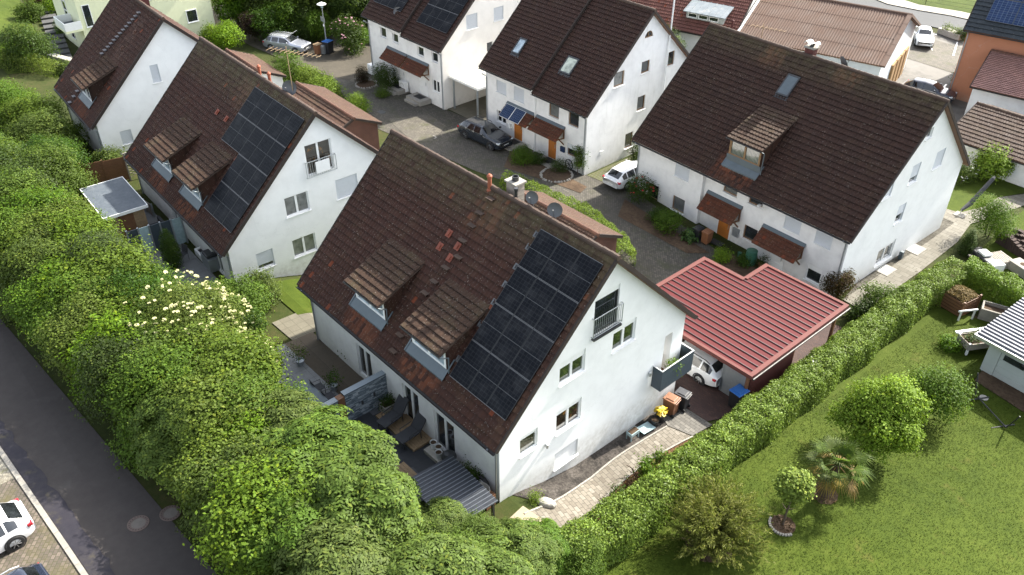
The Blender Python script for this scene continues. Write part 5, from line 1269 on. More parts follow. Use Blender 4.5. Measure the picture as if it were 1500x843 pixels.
plant('ash_tree', (-31.0, 45.0), big[0], bgt, 'small tree behind the gable of the upper middle house', 'tree', None, .55, 1.4)

def grass_blades(name, poly, n, seed, col):
    """short uneven blades standing over the lawn sheet"""
    rng = np.random.default_rng(seed); P = np.array([p[:2] for p in poly], float); lo, hi = P.min(0), P.max(0); out = []
    while sum(len(o) for o in out) < n:
        q = rng.uniform(lo, hi, (n, 2)); ins = np.zeros(len(q), bool); j = len(P)-1
        for i in range(len(P)):
            a, b = P[i], P[j]; c = ((a[1] > q[:, 1]) != (b[1] > q[:, 1])) & (q[:, 0] < (b[0]-a[0])*(q[:, 1]-a[1])/(b[1]-a[1]+1e-12)+a[0]); ins ^= c; j = i
        out.append(q[ins])
    q = np.concatenate(out)[:n]; z = np.array([float(G(a, b)) for a, b in q])+.085
    V = leaf_geo(np.column_stack([q, z]), rng.normal(0, .30, (n, 3))+np.array([0, .12, 1.0]), rng.uniform(.04, .095, n), .34, rng, .2)
    o = bpy.data.objects.new(name, leaf_mesh(name, V, col)); C.objects.link(o); return tag(o, kind='stuff')
GL = leaf_mat('grass_blades', (.041, .065, .0045), trans=.3, var=.10, rough=.7)
grass_blades('grass', [(5.0, -10), (4.9, 3), (4.95, 10), (4.9, 18), (4.9, 29.5), (7.5, 30), (8.5, 28), (8.9, 25.4), (14, 24.5), (26, 20), (26, -10)], 150000, 5, GL)
# ------------------------------------------------------------------ cars
def paint(name, col, metal=.0, rough=.25):
    t = NT(name); v = t.coord(); n = t.noise(3, 4, .6, v)
    c = t.mix(t.ramp(n, [(.45, 0.0), (.8, .18)]), col, scale(col, .75))
    return t.bsdf(c, rough, None, Metallic=metal, Coat_Weight=.8, Coat_Roughness=.04)
M['p_white'] = paint('white_car_paint', (.78, .79, .80)); M['p_dark'] = paint('dark_blue_grey_paint', (.020, .027, .038), .3)
M['p_silver'] = paint('silver_car_paint', (.42, .44, .50), .6, .3); M['p_navy'] = paint('navy_car_paint', (.018, .024, .042), .3); M['p_pale'] = paint('pale_car_paint', (.60, .63, .66), .2)
M['lamp_red'] = plain('tail_lamp_red', (.42, .02, .03), .2, .1, 8, bump=0); M['lamp_clear'] = plain('head_lamp', (.55, .58, .6), .1, .1, 8, bump=0)
M['plate'] = plain('number_plate', (.75, .75, .72), .4, .05, 8, bump=0); M['rim'] = plain('alloy_rim', (.45, .46, .47), .3, .1, 8, metal=.8, bump=0)

STY = dict(
 estate=dict(s=[0, .02, .08, .22, .29, .44, .58, .86, .955, 1.0], w=[.36, .42, .465, .495, .5, .5, .5, .495, .475, .43], zl=[.26, .16, .13, .12, .12, .12, .12, .13, .18, .24],
             zb=[.46, .52, .58, .63, .655, .66, .665, .68, .66, .58], zr=[.47, .54, .60, .66, .69, .97, 1.0, .965, .70, .59], wr=[.8, .82, .84, .86, .84, .70, .69, .69, .78, .86]),
 hatch=dict(s=[0, .02, .08, .20, .27, .43, .58, .82, .95, 1.0], w=[.36, .42, .465, .495, .5, .5, .5, .49, .465, .41], zl=[.26, .16, .13, .12, .12, .12, .12, .13, .17, .24],
             zb=[.44, .50, .56, .60, .62, .63, .635, .65, .62, .52], zr=[.45, .52, .58, .63, .66, .965, 1.0, .95, .68, .54], wr=[.8, .82, .84, .85, .83, .70, .69, .68, .76, .84]),
 saloon=dict(s=[0, .02, .08, .24, .31, .45, .58, .70, .83, .97, 1.0], w=[.38, .43, .47, .495, .5, .5, .5, .5, .49, .47, .44], zl=[.26, .16, .13, .12, .12, .12, .12, .12, .13, .18, .24],
             zb=[.46, .52, .58, .63, .65, .66, .66, .67, .68, .66, .58], zr=[.47, .54, .60, .66, .68, .97, 1.0, .97, .71, .68, .59], wr=[.8, .82, .84, .86, .84, .69, .68, .68, .80, .84, .86]))
STY['suv'] = STY['estate']
def car(label, xy, head, L, W, H, pmat, style='estate', rails=False, roofmat=None, z=None, rear_lights=True, name='parked_car'):
    S = STY[style]; n = 56
    zg = (float(G(*xy)) if z is None else z)+.045
    root = empty(name, (xy[0], xy[1], zg), head, label, 'car', 'parked cars')
    s = np.linspace(0, 1, n)
    def key(k):
        v = np.interp(s, S['s'], S[k]); ke = np.array([.25, .5, .25]); p = np.concatenate([[v[0]], v, [v[-1]]]); return np.convolve(p, ke, 'valid')
    w, zl, zb, zr, wr = key('w')*W, key('zl')*H, key('zb')*H, key('zr')*H, key('wr')
    x = L/2-s*L
    rows = []
    for i in range(n):
        hw = w[i]; rw = hw*wr[i]; cab = zr[i]-zb[i]; e = min(.085, max(.01, cab*.4))
        bow = lambda f: hw*f
        pts = [(0, zr[i]), (rw*.5, zr[i]-.006), (rw*.86, zr[i]-e*.35), (rw, max(zr[i]-e, zb[i]+.008)), (hw*.955, zb[i]), (hw*.995, zb[i]-.10*H), (hw, zl[i]+.30*(zb[i]-zl[i])), (hw*.97, zl[i]+.06), (hw*.88, zl[i])]
        rows.append(pts)
    cls = {'body': MB(), 'windscreen': MB(), 'rear_window': MB(), 'side_window': [MB(), MB()], 'bumper': MB()}
    rf, rr_, cow = [S['s'][k] for k in ((5, 7, 4))]
    tail = S['s'][-2]
    for i in range(n-1):
        sm = (s[i]+s[i+1])/2
        for k in range(8):
            for sg in (1, -1):
                q = [(x[i], sg*rows[i][k][0], rows[i][k][1]), (x[i], sg*rows[i][k+1][0], rows[i][k+1][1]), (x[i+1], sg*rows[i+1][k+1][0], rows[i+1][k+1][1]), (x[i+1], sg*rows[i+1][k][0], rows[i+1][k][1])]
                if sg < 0: q = q[::-1]
                t = cls['body']
                if k < 2 and cow+.012 < sm < rf-.008: t = cls['windscreen']
                elif k < 2 and (rr_+.018 < sm < S['s'][8]-.012): t = cls['rear_window']
                elif k == 3 and cow+.055 < sm < (rr_+.055 if style != 'saloon' else rr_+.04) and zr[i]-zb[i] > .12*H and not (.575 < sm < .60) and not (.755 < sm < .775): t = cls['side_window'][0 if sg > 0 else 1]
                elif k == 7 or (k == 6 and False): t = cls['bumper']
                t.poly(q)
    ends = [[(x[j], yy, zz) for yy, zz in rows[j]]+[(x[j], -yy, zz) for yy, zz in rows[j][::-1][:-1]] for j in (0, n-1)]
    cls['body'].poly(ends[0]); cls['body'].poly(ends[1][::-1])
    cls['bumper'].poly([(x[i], rows[i][8][0], rows[i][8][1]) for i in range(n)]+[(x[i], -rows[i][8][0], rows[i][8][1]) for i in range(n)][::-1])
    def fin(mb, nm, mt): 
        o = mb.build(nm, M[mt], root, smooth=True, weld=True); return o
    fin(cls['body'], 'body', pmat); fin(cls['windscreen'], 'windscreen', 'car_glass'); fin(cls['rear_window'], 'rear_window', 'car_glass'); fin(cls['bumper'], 'underbody', 'black_plastic')
    for t in cls['side_window']: fin(t, 'side_window', 'car_glass')
    R_ = .225*H if style != 'suv' else .21*H
    for fx in (.185, .795):
        for sg in (1, -1):
            px, py = L/2-fx*L, sg*(W*.5-.10); wb = MB(); o_ = sg*.11
            wb.lathe([(R_*.62, -.10), (R_*.94, -.11), (R_, -.07), (R_, .07), (R_*.94, .11), (R_*.62, .115)], 26, (px, py+sg*.004, R_), axis='y')
            wh = wb.build('wheel', M['rubber'], root, smooth=False)
            rb = MB(); yo = py+sg*.105; rb.lathe([(0, 0), (R_*.62, 0)], 24, (px, yo, R_), axis='y')
            for k in range(7):
                a = 6.28*k/7; rb.bar((px+.05*math.cos(a), yo+sg*.012, R_+.05*math.sin(a)), (px+R_*.6*math.cos(a), yo+sg*.012, R_+R_*.6*math.sin(a)), .035, .02, 1)
            rb.build('rim', [M['black_plastic'], M['rim']], wh)
            ar = MB(); ar.lathe([(R_*1.0, 0), (R_*1.17, 0)], 26, (px, sg*(W*.5+.004), R_*1.02), axis='y'); ar.build('wheel_arch', M['black_plastic'], root)
    zt = .60*H
    for sg in (1, -1):
        hb = MB(); hb.box(L/2-.30, L/2-.045, sg*W*.31, sg*W*.455, .455*H, .525*H); hb.build('headlight', M['lamp_clear'], root, bevel=.03)
        tb = MB(); tb.box(-L/2+.045, -L/2+.24, sg*W*.34, sg*W*.474, .49*H, .585*H); tb.build('tail_light', M['lamp_red'], root, bevel=.02)
        mb = MB(); mb.box(L/2-.345*L, L/2-.375*L, sg*(W*.5+.0), sg*(W*.5+.17), .66*H, .76*H); mb.build('mirror', M[pmat], root, bevel=.03)
        for fx in (.53, .71):
            db = MB(); db.box(L/2-fx*L-.09, L/2-fx*L+.09, sg*W*.497, sg*(W*.505+.015), .60*H, .62*H); db.build('door_handle', M[pmat], root)
        if rails:
            r = MB(); r.tube([(L/2-.46*L, sg*W*.335, H*.965), (L/2-.50*L, sg*W*.335, H*1.02), (L/2-.80*L, sg*W*.335, H*1.005), (L/2-.86*L, sg*W*.335, H*.945)], .022, 8); r.build('roof_rail', M['dark_metal' if rails != 'bright' else 'steel'], root)
    for fx, nx in ((L/2-.02, .012), (-L/2+.02, -.012)):
        pb = MB(); pb.box(fx, fx+nx*2, -.26, .26, .33*H, .33*H+.11); pb.build('number_plate', M['plate'], root)
    gb = MB(); gb.box(L/2-.05, L/2+.006, -W*.26, W*.26, .37*H, .44*H); gb.box(L/2-.1, L/2-.01, -W*.36, W*.36, .17*H, .26*H); gb.build('grille', M['black_plastic'], root)
    return root
car('dark blue grey estate car parked on the cobbles by an orange door', (-29.1, 22.95), R(4), 4.75, 1.84, 1.47, 'p_dark', rails=True)
car('white estate car parked under the red metal carport', (-1.3, 13.95), R(181), 4.7, 1.84, 1.46, 'p_white', rails=True)
car('white car parked against the end wall of the long right house', (-17.5, 27.1), R(91), 4.3, 1.75, 1.42, 'p_white', 'hatch')
sc_ = car('silver estate car with a ladder rack on its roof', (-57.3, 21.0), R(28), 4.6, 1.76, 1.42, 'p_silver')
car('dark blue car half hidden by the top house wall', (-54.6, 30.4), R(-60), 4.4, 1.76, 1.5, 'p_navy', 'hatch')
car('white hatchback parked on brick paving beside the street', (-9.95, -17.3), R(-87), 4.05, 1.72, 1.46, 'p_white', 'hatch')
car('dark navy car with roof rails at the lower edge, beside the white hatchback', (-6.05, -17.75), R(-84), 4.5, 1.82, 1.62, 'p_navy', 'suv', rails='bright')
car('pale silver saloon parked in the car park bay', hit(1350, 62)[:2], R(-58), 4.5, 1.74, 1.42, 'p_pale', 'saloon')
car('dark car in the car park, partly behind the large roof', hit(1358, 143)[:2], R(10), 4.4, 1.76, 1.45, 'p_navy', 'hatch')
rk = MB()
for k in range(9): rk.bar((.35-.22*k, -.62, 1.53), (.35-.22*k, .62, 1.53), .035)
for sg in (-.55, .55): rk.bar((.5, sg, 1.49), (-1.6, sg, 1.49), .04)
for a_, b_ in (((.4, -.3, 1.5), (1.15, -.3, 1.95)), ((.4, .3, 1.5), (1.15, .3, 1.95)), ((1.15, -.3, 1.95), (1.15, .3, 1.95)), ((.8, -.3, 1.74), (.8, .3, 1.74))): rk.bar(a_, b_, .03)
rk.build('roof_rack', M['steel'], sc_)
# ------------------------------------------------------------------ other buildings
AD = House('tiled_garage', 'low garage with a red brown tiled roof behind the middle house', 'garage', (-10.2, 13.4, .5), .9, 2.7, 25, 2.3, 7.2, -1.3, tile='roof_annex', wallm='wood_wall', gutter=False, seed=120, ridge='ridge_red', oe=.3, ov=.2)
AC = House('tiled_garage', 'low garage with tiled roof and brown boarded gable behind the left house', 'garage', (-32.5, 10.5, 1.0), -1.2, 2.9, 24, 2.3, 8.8, -.9, tile='roof_annex', wallm='wood_wall', gutter=False, seed=130, ridge='ridge_red', oe=.3, ov=.2)
AB = House('tiled_garage', 'small garage with tiled roof and white gable below the antenna', 'garage', (-46.4, 10.3, .75), -1.5, 2.6, 24, 2.3, 6.5, -.8, tile='roof_annex', gutter=False, seed=140, ridge='ridge_red', oe=.3, ov=.2)
# red carport
M['red_seam'] = plain('red_seam', (.035, .008, .008), .55, .15, 3, bump=0)  # shade of the ribs painted as a darker red on their faces
M['red_sheet'] = plain('red_roof_sheet', (.094, .021, .022), .6, .16, 1.6, bump=.05, Specular_IOR_Level=.08)
M['red_trim'] = plain('red_roof_trim', (.13, .052, .046), .6, .12, 3, bump=.05, Specular_IOR_Level=.1)
CP = empty('carport', (0, 13, -1.3), R(.3), 'open carport with a red ribbed metal roof, notched at one corner', 'carport')
zc = 1.25+1.3
mb = MB()
for (x0, x1, y0, y1) in ((-4.95, 2.85, .2, 6.5), (-2.2, 2.85, 6.5, 8.62)):
    corrugated(mb, (x0, y0, zc), (0, 1, 0), (1, 0, 0), (0, 0, 1), y1-y0, x1-x0, .42, .05, True, band=2)
    mb.box(x0+.02, x1-.02, y0+.02, y1-.02, zc-.16, zc-.03, 1)
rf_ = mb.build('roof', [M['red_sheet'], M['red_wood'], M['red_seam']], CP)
mb = MB()
for (x0, x1, y0, y1) in ((-5.02, 2.92, .10, .28), (-5.06, -4.80, .28, 6.6), (-4.8, -2.2, 6.36, 6.62), (-2.32, -2.06, 6.62, 8.7), (-2.06, 2.92, 8.52, 8.7)): mb.box(x0, x1, y0, y1, zc-.16, zc+.07)
mb.box(2.70, 2.93, .28, 8.52, zc-.20, zc+.072)
mb.build('roof_trim', M['red_trim'], rf_)
mb = MB(); mb.tube([(3.0, .1, zc-.08), (3.0, 8.7, zc-.11)], .055, 8); mb.build('gutter', M['gutter'], rf_)
for x, y in ((2.55, .45), (2.55, 4.4), (2.55, 8.3), (-1.9, 8.3), (-4.6, 6.1), (-4.6, 3.2)):
    p = MB(); p.box(x-.07, x+.07, y-.07, y+.07, -.9, zc-.16); p.build('post', M['brown_wood'], CP)
mb = MB()
for k in range(28):
    y = .6+.135*k; mb.box(2.60, 2.63, y, y+.115, -.5, zc-.3)
mb.build('slatted_wall', M['red_wood'], CP)
mb = MB(); mb.box(1.1, 2.45, .5, .62, -.6, zc-.35); mb.box(1.06, 1.2, .5, 4.4, -.6, zc-.35); mb.build('storage_wall', M['grey_metal'], CP)
# translucent carport between the two top houses
TC = empty('carport', (-34.3, 27.4, -1.4), R(1), 'carport with a white translucent roof between the two top houses', 'carport')
mb = MB()
for k in range(5): mb.box(-1.85+.76*k, -1.85+.76*k+.74, -2.6, 2.6, 2.86, 2.90)
t_ = NT('translucent_sheet'); b_ = t_.n('BsdfPrincipled', Base_Color=(.46, .46, .43), Roughness=.35); tr_ = t_.n('BsdfTranslucent', Color=(.5, .5, .46)); t_.t.links.new(t_.n('MixShader', Fac=.3, _1=b_, _2=tr_), t_.out.inputs[0]); M['trans'] = t_.mat
mb.build('roof', M['trans'], TC)
mb = MB()
for k in range(6): mb.box(-1.88+.76*k, -1.84+.76*k, -2.62, 2.62, 2.72, 2.915)
for y in (-2.6, -1.3, 0, 1.3, 2.6): mb.box(-1.88, 1.95, y-.04, y+.04, 2.78, 2.855)
mb.build('frame', M['white'], TC)
mb = MB(); mb.box(-1.95, -1.87, -2.5, 2.4, 0, 2.6); mb.box(-1.9, 1.8, 2.3, 2.4, 0, 2.5); mb.build('side_wall', M['warm_wall'], TC)
for x in (1.6, -1.5):
    p = MB(); p.box(x-.06, x+.06, -2.4, -2.28, -.2, 2.78); p.build('post', M['grey_metal'], TC)
# dark ribbed shelter roof on the front terrace
M['rib_grey'] = plain('grey_rib', (.13, .145, .165), .4, .12, 5, metal=.2, bump=0)
M['dark_sheet'] = plain('dark_ribbed_sheet', (.035, .040, .050), .4, .15, 3, metal=.3, bump=.05)
PG = empty('shelter', (-.35, -2.3, .75), R(-2), 'low terrace shelter with a dark grey ribbed roof by the house corner', 'shelter')
mb = MB(); corrugated(mb, (-1.5, -1.15, 1.48), (1, 0, 0), (0, 1, -.02), (0, .02, 1), 3.1, 2.25, .18, .04, True, band=1); mb.box(-1.48, 1.58, -1.12, 1.06, 1.40, 1.455); mb.build('roof', [M['dark_sheet'], M['rib_grey']], PG)
for x in (-1.35, 1.45):
    for y in (-1.0, .95):
        p = MB(); p.box(x-.05, x+.05, y-.05, y+.05, -.1, 1.40); p.build('post', M['dark_metal'], PG)
# small stone clad party wall on the terrace
M['ledge'] = brick_mat('split_stone', [(.16, .19, .22), (.26, .30, .34), (.40, .44, .47), (.58, .61, .63)], (.07, .08, .09), .22, .075, .012, which='uv', bump=.9)
W_ = empty('garden_wall', (-7.6, -2.35, .72), 0, 'grey split stone wall with a wooden post between the two terraces', 'wall')
def clad(name, y0, y1, h):
    mb = MB(); rg2 = random.Random(int(h*100))
    for (x, sx) in ((-.13, -1), (.13, 1)):
        z = 0.0
        while z < h-.01:
            hh = .075; y = y0
            while y < y1-.01:
                l = min(rg2.uniform(.14, .34), y1-y); d = rg2.uniform(0, .028)
                mb.box(x, x+sx*d, y, y+l-.006, z, z+hh-.006); y += l
            z += hh
    mb.box(-.13, .13, y0, y1, -.3, h); mb.box(-.16, .16, y0-.02, y1+.02, h, h+.06)
    me = mb.build(name, M['split'], W_); return me
t_ = NT('split_stone_face'); M['split'] = t_.bsdf(t_.ramp(t_.n('NewGeometry', out='Random Per Island'), [(0, (.06, .08, .10)), (.5, (.14, .175, .205)), (1, (.33, .37, .40))]), .85, t_.bump(t_.noise(30, 4, .6, t_.coord()), .5, .01))
clad('stone_panel', -.42, 1.95, 1.75); clad('stone_panel', -2.2, -.78, 1.62)
mb = MB(); mb.box(-.15, .15, -.77, -.43, -.2, 1.7); mb.build('timber_post', M['brown_wood'], W_)
mb = MB(); mb.box(.131, .17, .35, .45, .75, .95); mb.box(.131, .17, 1.0, 1.1, .85, 1.05); mb.build('wall_hook', M['dark_metal'], W_)
# garden shed, screens and fence by the left house
GS = empty('garden_shed', (-30.9, -4.3, .8), R(-2), 'pale wooden garden shed with a flat grey felt roof', 'shed')
mb = MB(); mb.box(-2.0, 2.0, -1.1, 1.0, -.3, 2.1)
for k in range(14): mb.box(-2.012, 2.012, -1.112, 1.012, .02+.15*k, .135+.15*k)
mb.build('wall', M['pale_wood'], GS)
M['felt'] = ground_mat('roof_felt', [(0.06, 0.072, 0.087), (0.084, 0.099, 0.117), (0.12, 0.135, 0.15)], (.8, 4, 30), .55, .3, ((0.15, 0.168, 0.18), .7, .58, .5), .01)
mb = MB(); mb.box(-2.2, 2.2, -1.3, 1.2, 2.1, 2.22); rf_ = mb.build('roof', M['felt'], GS)
mb = MB(); mb.box(-2.24, 2.24, -1.34, -1.302, 2.06, 2.25); mb.box(2.202, 2.24, -1.3, 1.24, 2.06, 2.25); mb.box(-2.24, 2.2, 1.202, 1.24, 2.06, 2.25); mb.box(-2.24, -2.202, -1.3, 1.2, 2.06, 2.25); mb.build('edge_trim', M['white'], rf_)
mb = MB(); mb.box(2.013, 2.05, -.5, .35, 0, 1.95); mb.build('door', M['brown_wood'], GS)
def screen(name, label, p, q, h, panels, cat='fence', lattice=False):
    p, q = np.array(p, float), np.array(q, float); d = q-p; L = np.linalg.norm(d)
    r = empty(name, (*p, float(G(*p))), math.atan2(d[1], d[0]), label, cat); n = len(panels)
    for k, m in enumerate(panels):
        x0, x1 = L*k/n+.05, L*(k+1)/n-.05; z = float(G(*(p+d*(k+.5)/n)))-float(G(*p))
        mb = MB()
        if m == 'brown_wood':
            nb = int(h/.14)
            for j in range(nb): mb.box(x0, x1, -.012+.008*(j % 2), .012+.008*(j % 2), z+.05+.14*j, z+.185+.14*j)
        else: mb.box(x0, x1, -.02, .02, z+.08, z+h)
        mb.build('panel', M[m], r)
    for k in range(n+1):
        mb = MB(); x = L*k/n; z = float(G(*(p+d*k/n)))-float(G(*p)); mb.box(x-.045, x+.045, -.05, .05, z-.2, z+h+.06); mb.build('post', M['grey_metal' if 'brown_wood' not in panels else 'brown_wood'], r)
    return r
screen('privacy_screen', 'dark grey and frosted glass privacy screen beside the garden shed', (-27.0, -5.1), (-26.8, -2.0), 1.8, ['anthracite', 'frost', 'anthracite', 'anthracite', 'frost'])
screen('wooden_fence', 'brown slatted wooden fence between the two left gardens', (-37.6, -5.6), (-36.9, -1.7), 1.75, ['brown_wood']*3)
lt = empty('trellis', (-36.85, -1.65, float(G(-36.8, -1.6))), R(80), 'wooden lattice trellis at the end of the brown fence', 'trellis')
mb = MB()
for k in range(8): mb.bar((.0, 0, .2+.2*k), (.8, 0, min(1.9, .6+.2*k)), .025); mb.bar((.8, .01, .2+.2*k), (0, .01, min(1.9, .6+.2*k)), .025)
mb.build('lattice', M['grey_wood'], lt)
mb = MB()
for x in (0, .8): mb.box(x-.04, x+.04, -.04, .04, -.2, 2.0)
mb.box(-.04, .84, -.03, .03, 1.95, 2.02); mb.build('frame', M['grey_wood'], lt)
screen('picket_fence', 'short weathered picket fence behind the garden shed', (-33.9, -2.7), (-31.0, -2.35), .9, ['grey_wood']*3)
# metal roofed garage at the right edge
M['silver_sheet'] = plain('silver_ribbed_sheet', (.105, .112, .135), .5, .1, 3, metal=.1, bump=.04)
GR = empty('metal_garage', (8.05, 26.0, -2.15), R(-5), 'pale grey garage with a silver ribbed roof at the right edge', 'garage')
mb = MB(); n = 24
corrugated(mb, (0, -.15, 2.45), (0, 1, .10), (1, 0, 0), (0, -.10, 1), 8.2, 9.5, .27, .10, True, wide=True); mb.box(.03, 9.4, -.1, 8, 2.33, 2.40); mb.build('roof', M['silver_sheet'], GR)
mb = MB(); mb.box(-.05, 9.5, -.22, -.16, 2.27, 2.47); mb.box(-.06, -.005, -.22, 8.1, 2.25, 2.45); mb.build('roof_trim', M['steel'], GR)
mb = MB(); Fg_ = Face((0, .55, 0), (1, 0, 0), (0, 0, 1), (0, 1, 0))
wall(mb, Fg_, [(.6, -.5), (9, -.5), (9, 2.35), (.6, 2.35)], [(1.25, 4.0, .05, 2.05)], 0, .1); mb.box(.6, .75, .552, 7.6, -.5, 2.35); mb.build('wall', M['garage_wall'], GR)
mb = MB(); Fg_.box(mb, 1.26, 3.99, .06, 2.04, .06, .1)
for k in range(5): Fg_.box(mb, 1.27, 3.98, .1+.4*k, .44+.4*k, .04, .06)
dg = mb.build('garage_door', M['garage_wall'], GR)
for k in range(2):
    mb = MB(); Fg_.box(mb, 1.45+1.25*k, 2.55+1.25*k, 1.32, 1.66, .02, .038); mb.build('door_window', M['glass'], dg)
mb = MB(); Fg_.box(mb, 4.4, 5.3, 0, 2.0, -.03, .02); mb.build('side_door', M['garage_wall'], GR)
# hall with a brown corrugated roof
M['brown_sheet'] = plain('brown_fibre_cement', (.105, .063, .045), .85, .22, .9, bump=.2)
HL = empty('hall', (-12.42, 52.0, -1.9), R(14.8), 'long hall with a weathered brown corrugated roof behind the right house', 'hall')
mb = MB(); S_ = V3(0, 6.3, 2.6).normalized(); N_ = V3(0, -S_.z, S_.y); Sb_ = V3(0, -S_.y, S_.z); Nb_ = V3(0, S_.z, S_.y); LH = 12.9; SL = 6.82
corrugated(mb, (-LH, 0, 4.2), (1, 0, 0), S_, N_, LH, SL, .23, .055, False, 0, 4)
corrugated(mb, (0, 12.6, 4.2), (-1, 0, 0), Sb_, Nb_, LH, SL, .23, .055, False, 0, 4)
mb.frame_box((-LH, 0, 4.2), (1, 0, 0), S_, N_, .05, LH-.05, .05, SL-.1, -.12, -.02, 1); mb.frame_box((-LH, 12.6, 4.2), (1, 0, 0), Sb_, Nb_, .05, LH-.05, .05, SL-.1, -.12, -.02, 1)
rf_ = mb.build('roof', [M['brown_sheet'], M['brown_wood']], HL)
mb = MB()
for k in range(5):
    for (y0, Q_, n_) in ((0, S_, N_), (12.6, Sb_, Nb_)): mb.frame_box((0, y0, 4.2), (1, 0, 0), Q_, n_, -.30, .07, SL*k/5, SL*(k+1)/5+.05, -.10, .075+.012*k, 0)
mb.build('verge', M['brown_sheet'], rf_)
mb = MB(); mb.tube([(-LH, 6.3, 6.83), (.05, 6.3, 6.83)], .13, 8); mb.build('ridge', M['brown_sheet'], rf_)
mb = MB(); e0, e1, x0_, x1_ = .25, 12.35, -LH+.15, -.28
for x in (x1_, x0_): mb.poly([(x, e0, -.4), (x, e1, -.4), (x, e1, 4.2), (x, 6.3, 6.65), (x, e0, 4.2)])
for y in (e0, e1): mb.poly([(x0_, y, -.4), (x1_, y, -.4), (x1_, y, 4.2), (x0_, y, 4.2)])
mb.build('wall', M['grey_wall'], HL)
for k in range(4):
    mb = MB(); mb.box(-.28, -.12, 5.0+1.5*k, 6.35+1.5*k, 0, 2.7); mb.box(-.12, -.08, 5.1+1.5*k, 5.2+1.5*k, 0, 2.7); mb.build('timber_gate', M['gate_wood'], HL)
mb = MB(); mb.frame_box((-LH, 0, 4.2), (1, 0, 0), S_, N_, -.18, .02, 0, SL, -.1, .12); mb.build('white_verge', M['white'], rf_)
M['white_verge'] = M['white']
# house with old red roof and metal dormer, top middle
OR = House('red_roofed_house', 'house with a faded red tiled roof and a wide metal dormer', 'house', (-25.0, 48.45, 1.9), 14.8, 6.0, 38, 6.0, 12, -1.8, tile='roof_red', seed=150, gutter=True, pipes=False, wallm='front_wall')
def box_dormer(h, x0, x1, ytop, yf, zfr):
    tp = math.tan(h.p); z = lambda y: h.ze+y*tp
    zt = z(ytop)
    mb = MB(); F = Face((0, yf, 0), (1, 0, 0), (0, 0, 1), (0, 1, 0)); zb = z(yf)
    holes = [(x0+.25+1.05*k, x0+.25+1.05*k+.92, zb+.15, h.ze+zfr-.18) for k in range(int((x1-x0-.3)/1.05))]
    wall(mb, F, [(x0+.1, zb-.2), (x1-.1, zb-.2), (x1-.1, h.ze+zfr-.05), (x0+.1, h.ze+zfr-.05)], holes, 0, .08)
    for c in (x0+.1, x1-.1): mb.poly([(c, yf, zb-.1), (c, ytop, zt-.05), (c, yf, h.ze+zfr-.05)])
    d = mb.build('dormer', M['grey_metal'], h.root)
    for q in holes: window(F, d, q, sill=None, dep=.03, mull=False)
    Rr = V3(0, ytop-yf+.4, zt-h.ze-zfr); S = Rr.normalized(); N = V3(0, -S.z, S.y); rm = MB()
    rm.frame_box((x0-.1, yf-.4, h.ze+zfr), (1, 0, 0), S, N, 0, x1-x0+.2, 0, Rr.length, -.05, .03)
    for k in range(int((x1-x0)/.6)+1): rm.frame_box((x0-.1, yf-.4, h.ze+zfr), (1, 0, 0), S, N, .6*k+.05, .6*k+.085, 0, Rr.length, .03, .07)
    rm.build('dormer_roof', M['zinc_old'], d)
    return d
M['zinc_old'] = ground_mat('old_zinc', [(0.153, 0.1755, 0.1935), (0.198, 0.225, 0.243), (0.234, 0.2565, 0.27)], (.5, 2, 20), .45, .2, ((0.306, 0.3105, 0.306), 1.1, .56, .75), .01)
box_dormer(OR, -5.3, -1.4, 2.75, 1.1, 1.6)
OR.vent(-.6, .9, .9, .10, 'red_wood')
OR.vent(-11.0, 3.0, 1.2, .10, 'steel')
# orange house with blue black roof and solar collectors
OH = House('orange_house', 'orange house with blue black tiled roof and solar collectors in the upper right corner', 'house', (-.05, 62.8, 4.0), 12, 5.2, 42, 5.2, 10.6, -2.1, tile='roof_blue', wallm='orange_wall', frontm='orange_wall', seed=160, tw=.36, th=.40,
    front=[], left=[])
for k in range(4):
    for r in range(2): OH.panel(-9.3+2.1*k, -9.3+2.1*k+2.08, 1.2+2.2*r, 1.2+2.2*r+2.15, mat='solar_blue')
OH.vent(-5.0, .35, .5, .12, 'dark_metal')
PK = House('pink_garage', 'low building with pale red ribbed tile roof in front of the orange house', 'outbuilding', (5.6, 59.4, .85), 10, 4.2, 24, 2.5, 13.0, -2.15, tile='roof_pink', seed=170, tw=.24, th=.20, ridge='ridge_red', gutter=True, pipes=False, ov=.2)
BG = House('brown_garage', 'white garage with a grey brown tiled roof beside the back lawn', 'garage', (9.0, 48.6, -.2), -.6, 4.3, 19.2, 3.4, 13.9, -2.15, tile='roof_grey', seed=180, th=.40, pipes=False, ridge='ridge')
# pale yellow house behind the far left house
YH = empty('yellow_house', (-65.6, 4.5, -.3), R(0), 'pale yellow house with corner balcony and tall stair window, top left', 'house')
mb = MB(); mb.box(-8, .0, .6, 13.0, -1, 6.2); wl_ = mb.build('wall', M['yellow_wall'], YH)
mb = MB(); mb.box(-8.4, .4, .2, 13.4, 6.2, 6.35); mb.build('roof', M['roof_grey'], YH)
mb = MB(); mb.box(-2.9, .1, -.9, .6, 2.4, 2.6); 
bl = mb.build('balcony', M['yellow_wall'], YH)
for q in ((-2.9, .1, -.9, -.8), (.0, .1, -.8, .6), (-2.9, -2.8, -.8, .6)):
    mb = MB(); mb.box(*q, 2.6, 3.3); mb.build('parapet', M['white'], bl)
mb = MB(); mb.box(-2.78, -.02, -.78, .58, 2.6, 2.63); mb.build('balcony_mat', M['felt'], bl)
Fy = Face((-3.2, .6, 0), (1, 0, 0), (0, 0, 1), (0, 1, 0))
mb = MB()
for k in range(6):
    Fy.box(mb, -1.3, -.25, .6+.9*k, .68+.9*k, -.06, 0)
for u in (-1.3, -.3): Fy.box(mb, u, u+.06, .6, 5.9, -.062, 0)
sw = mb.build('stair_window', M['white'], YH)
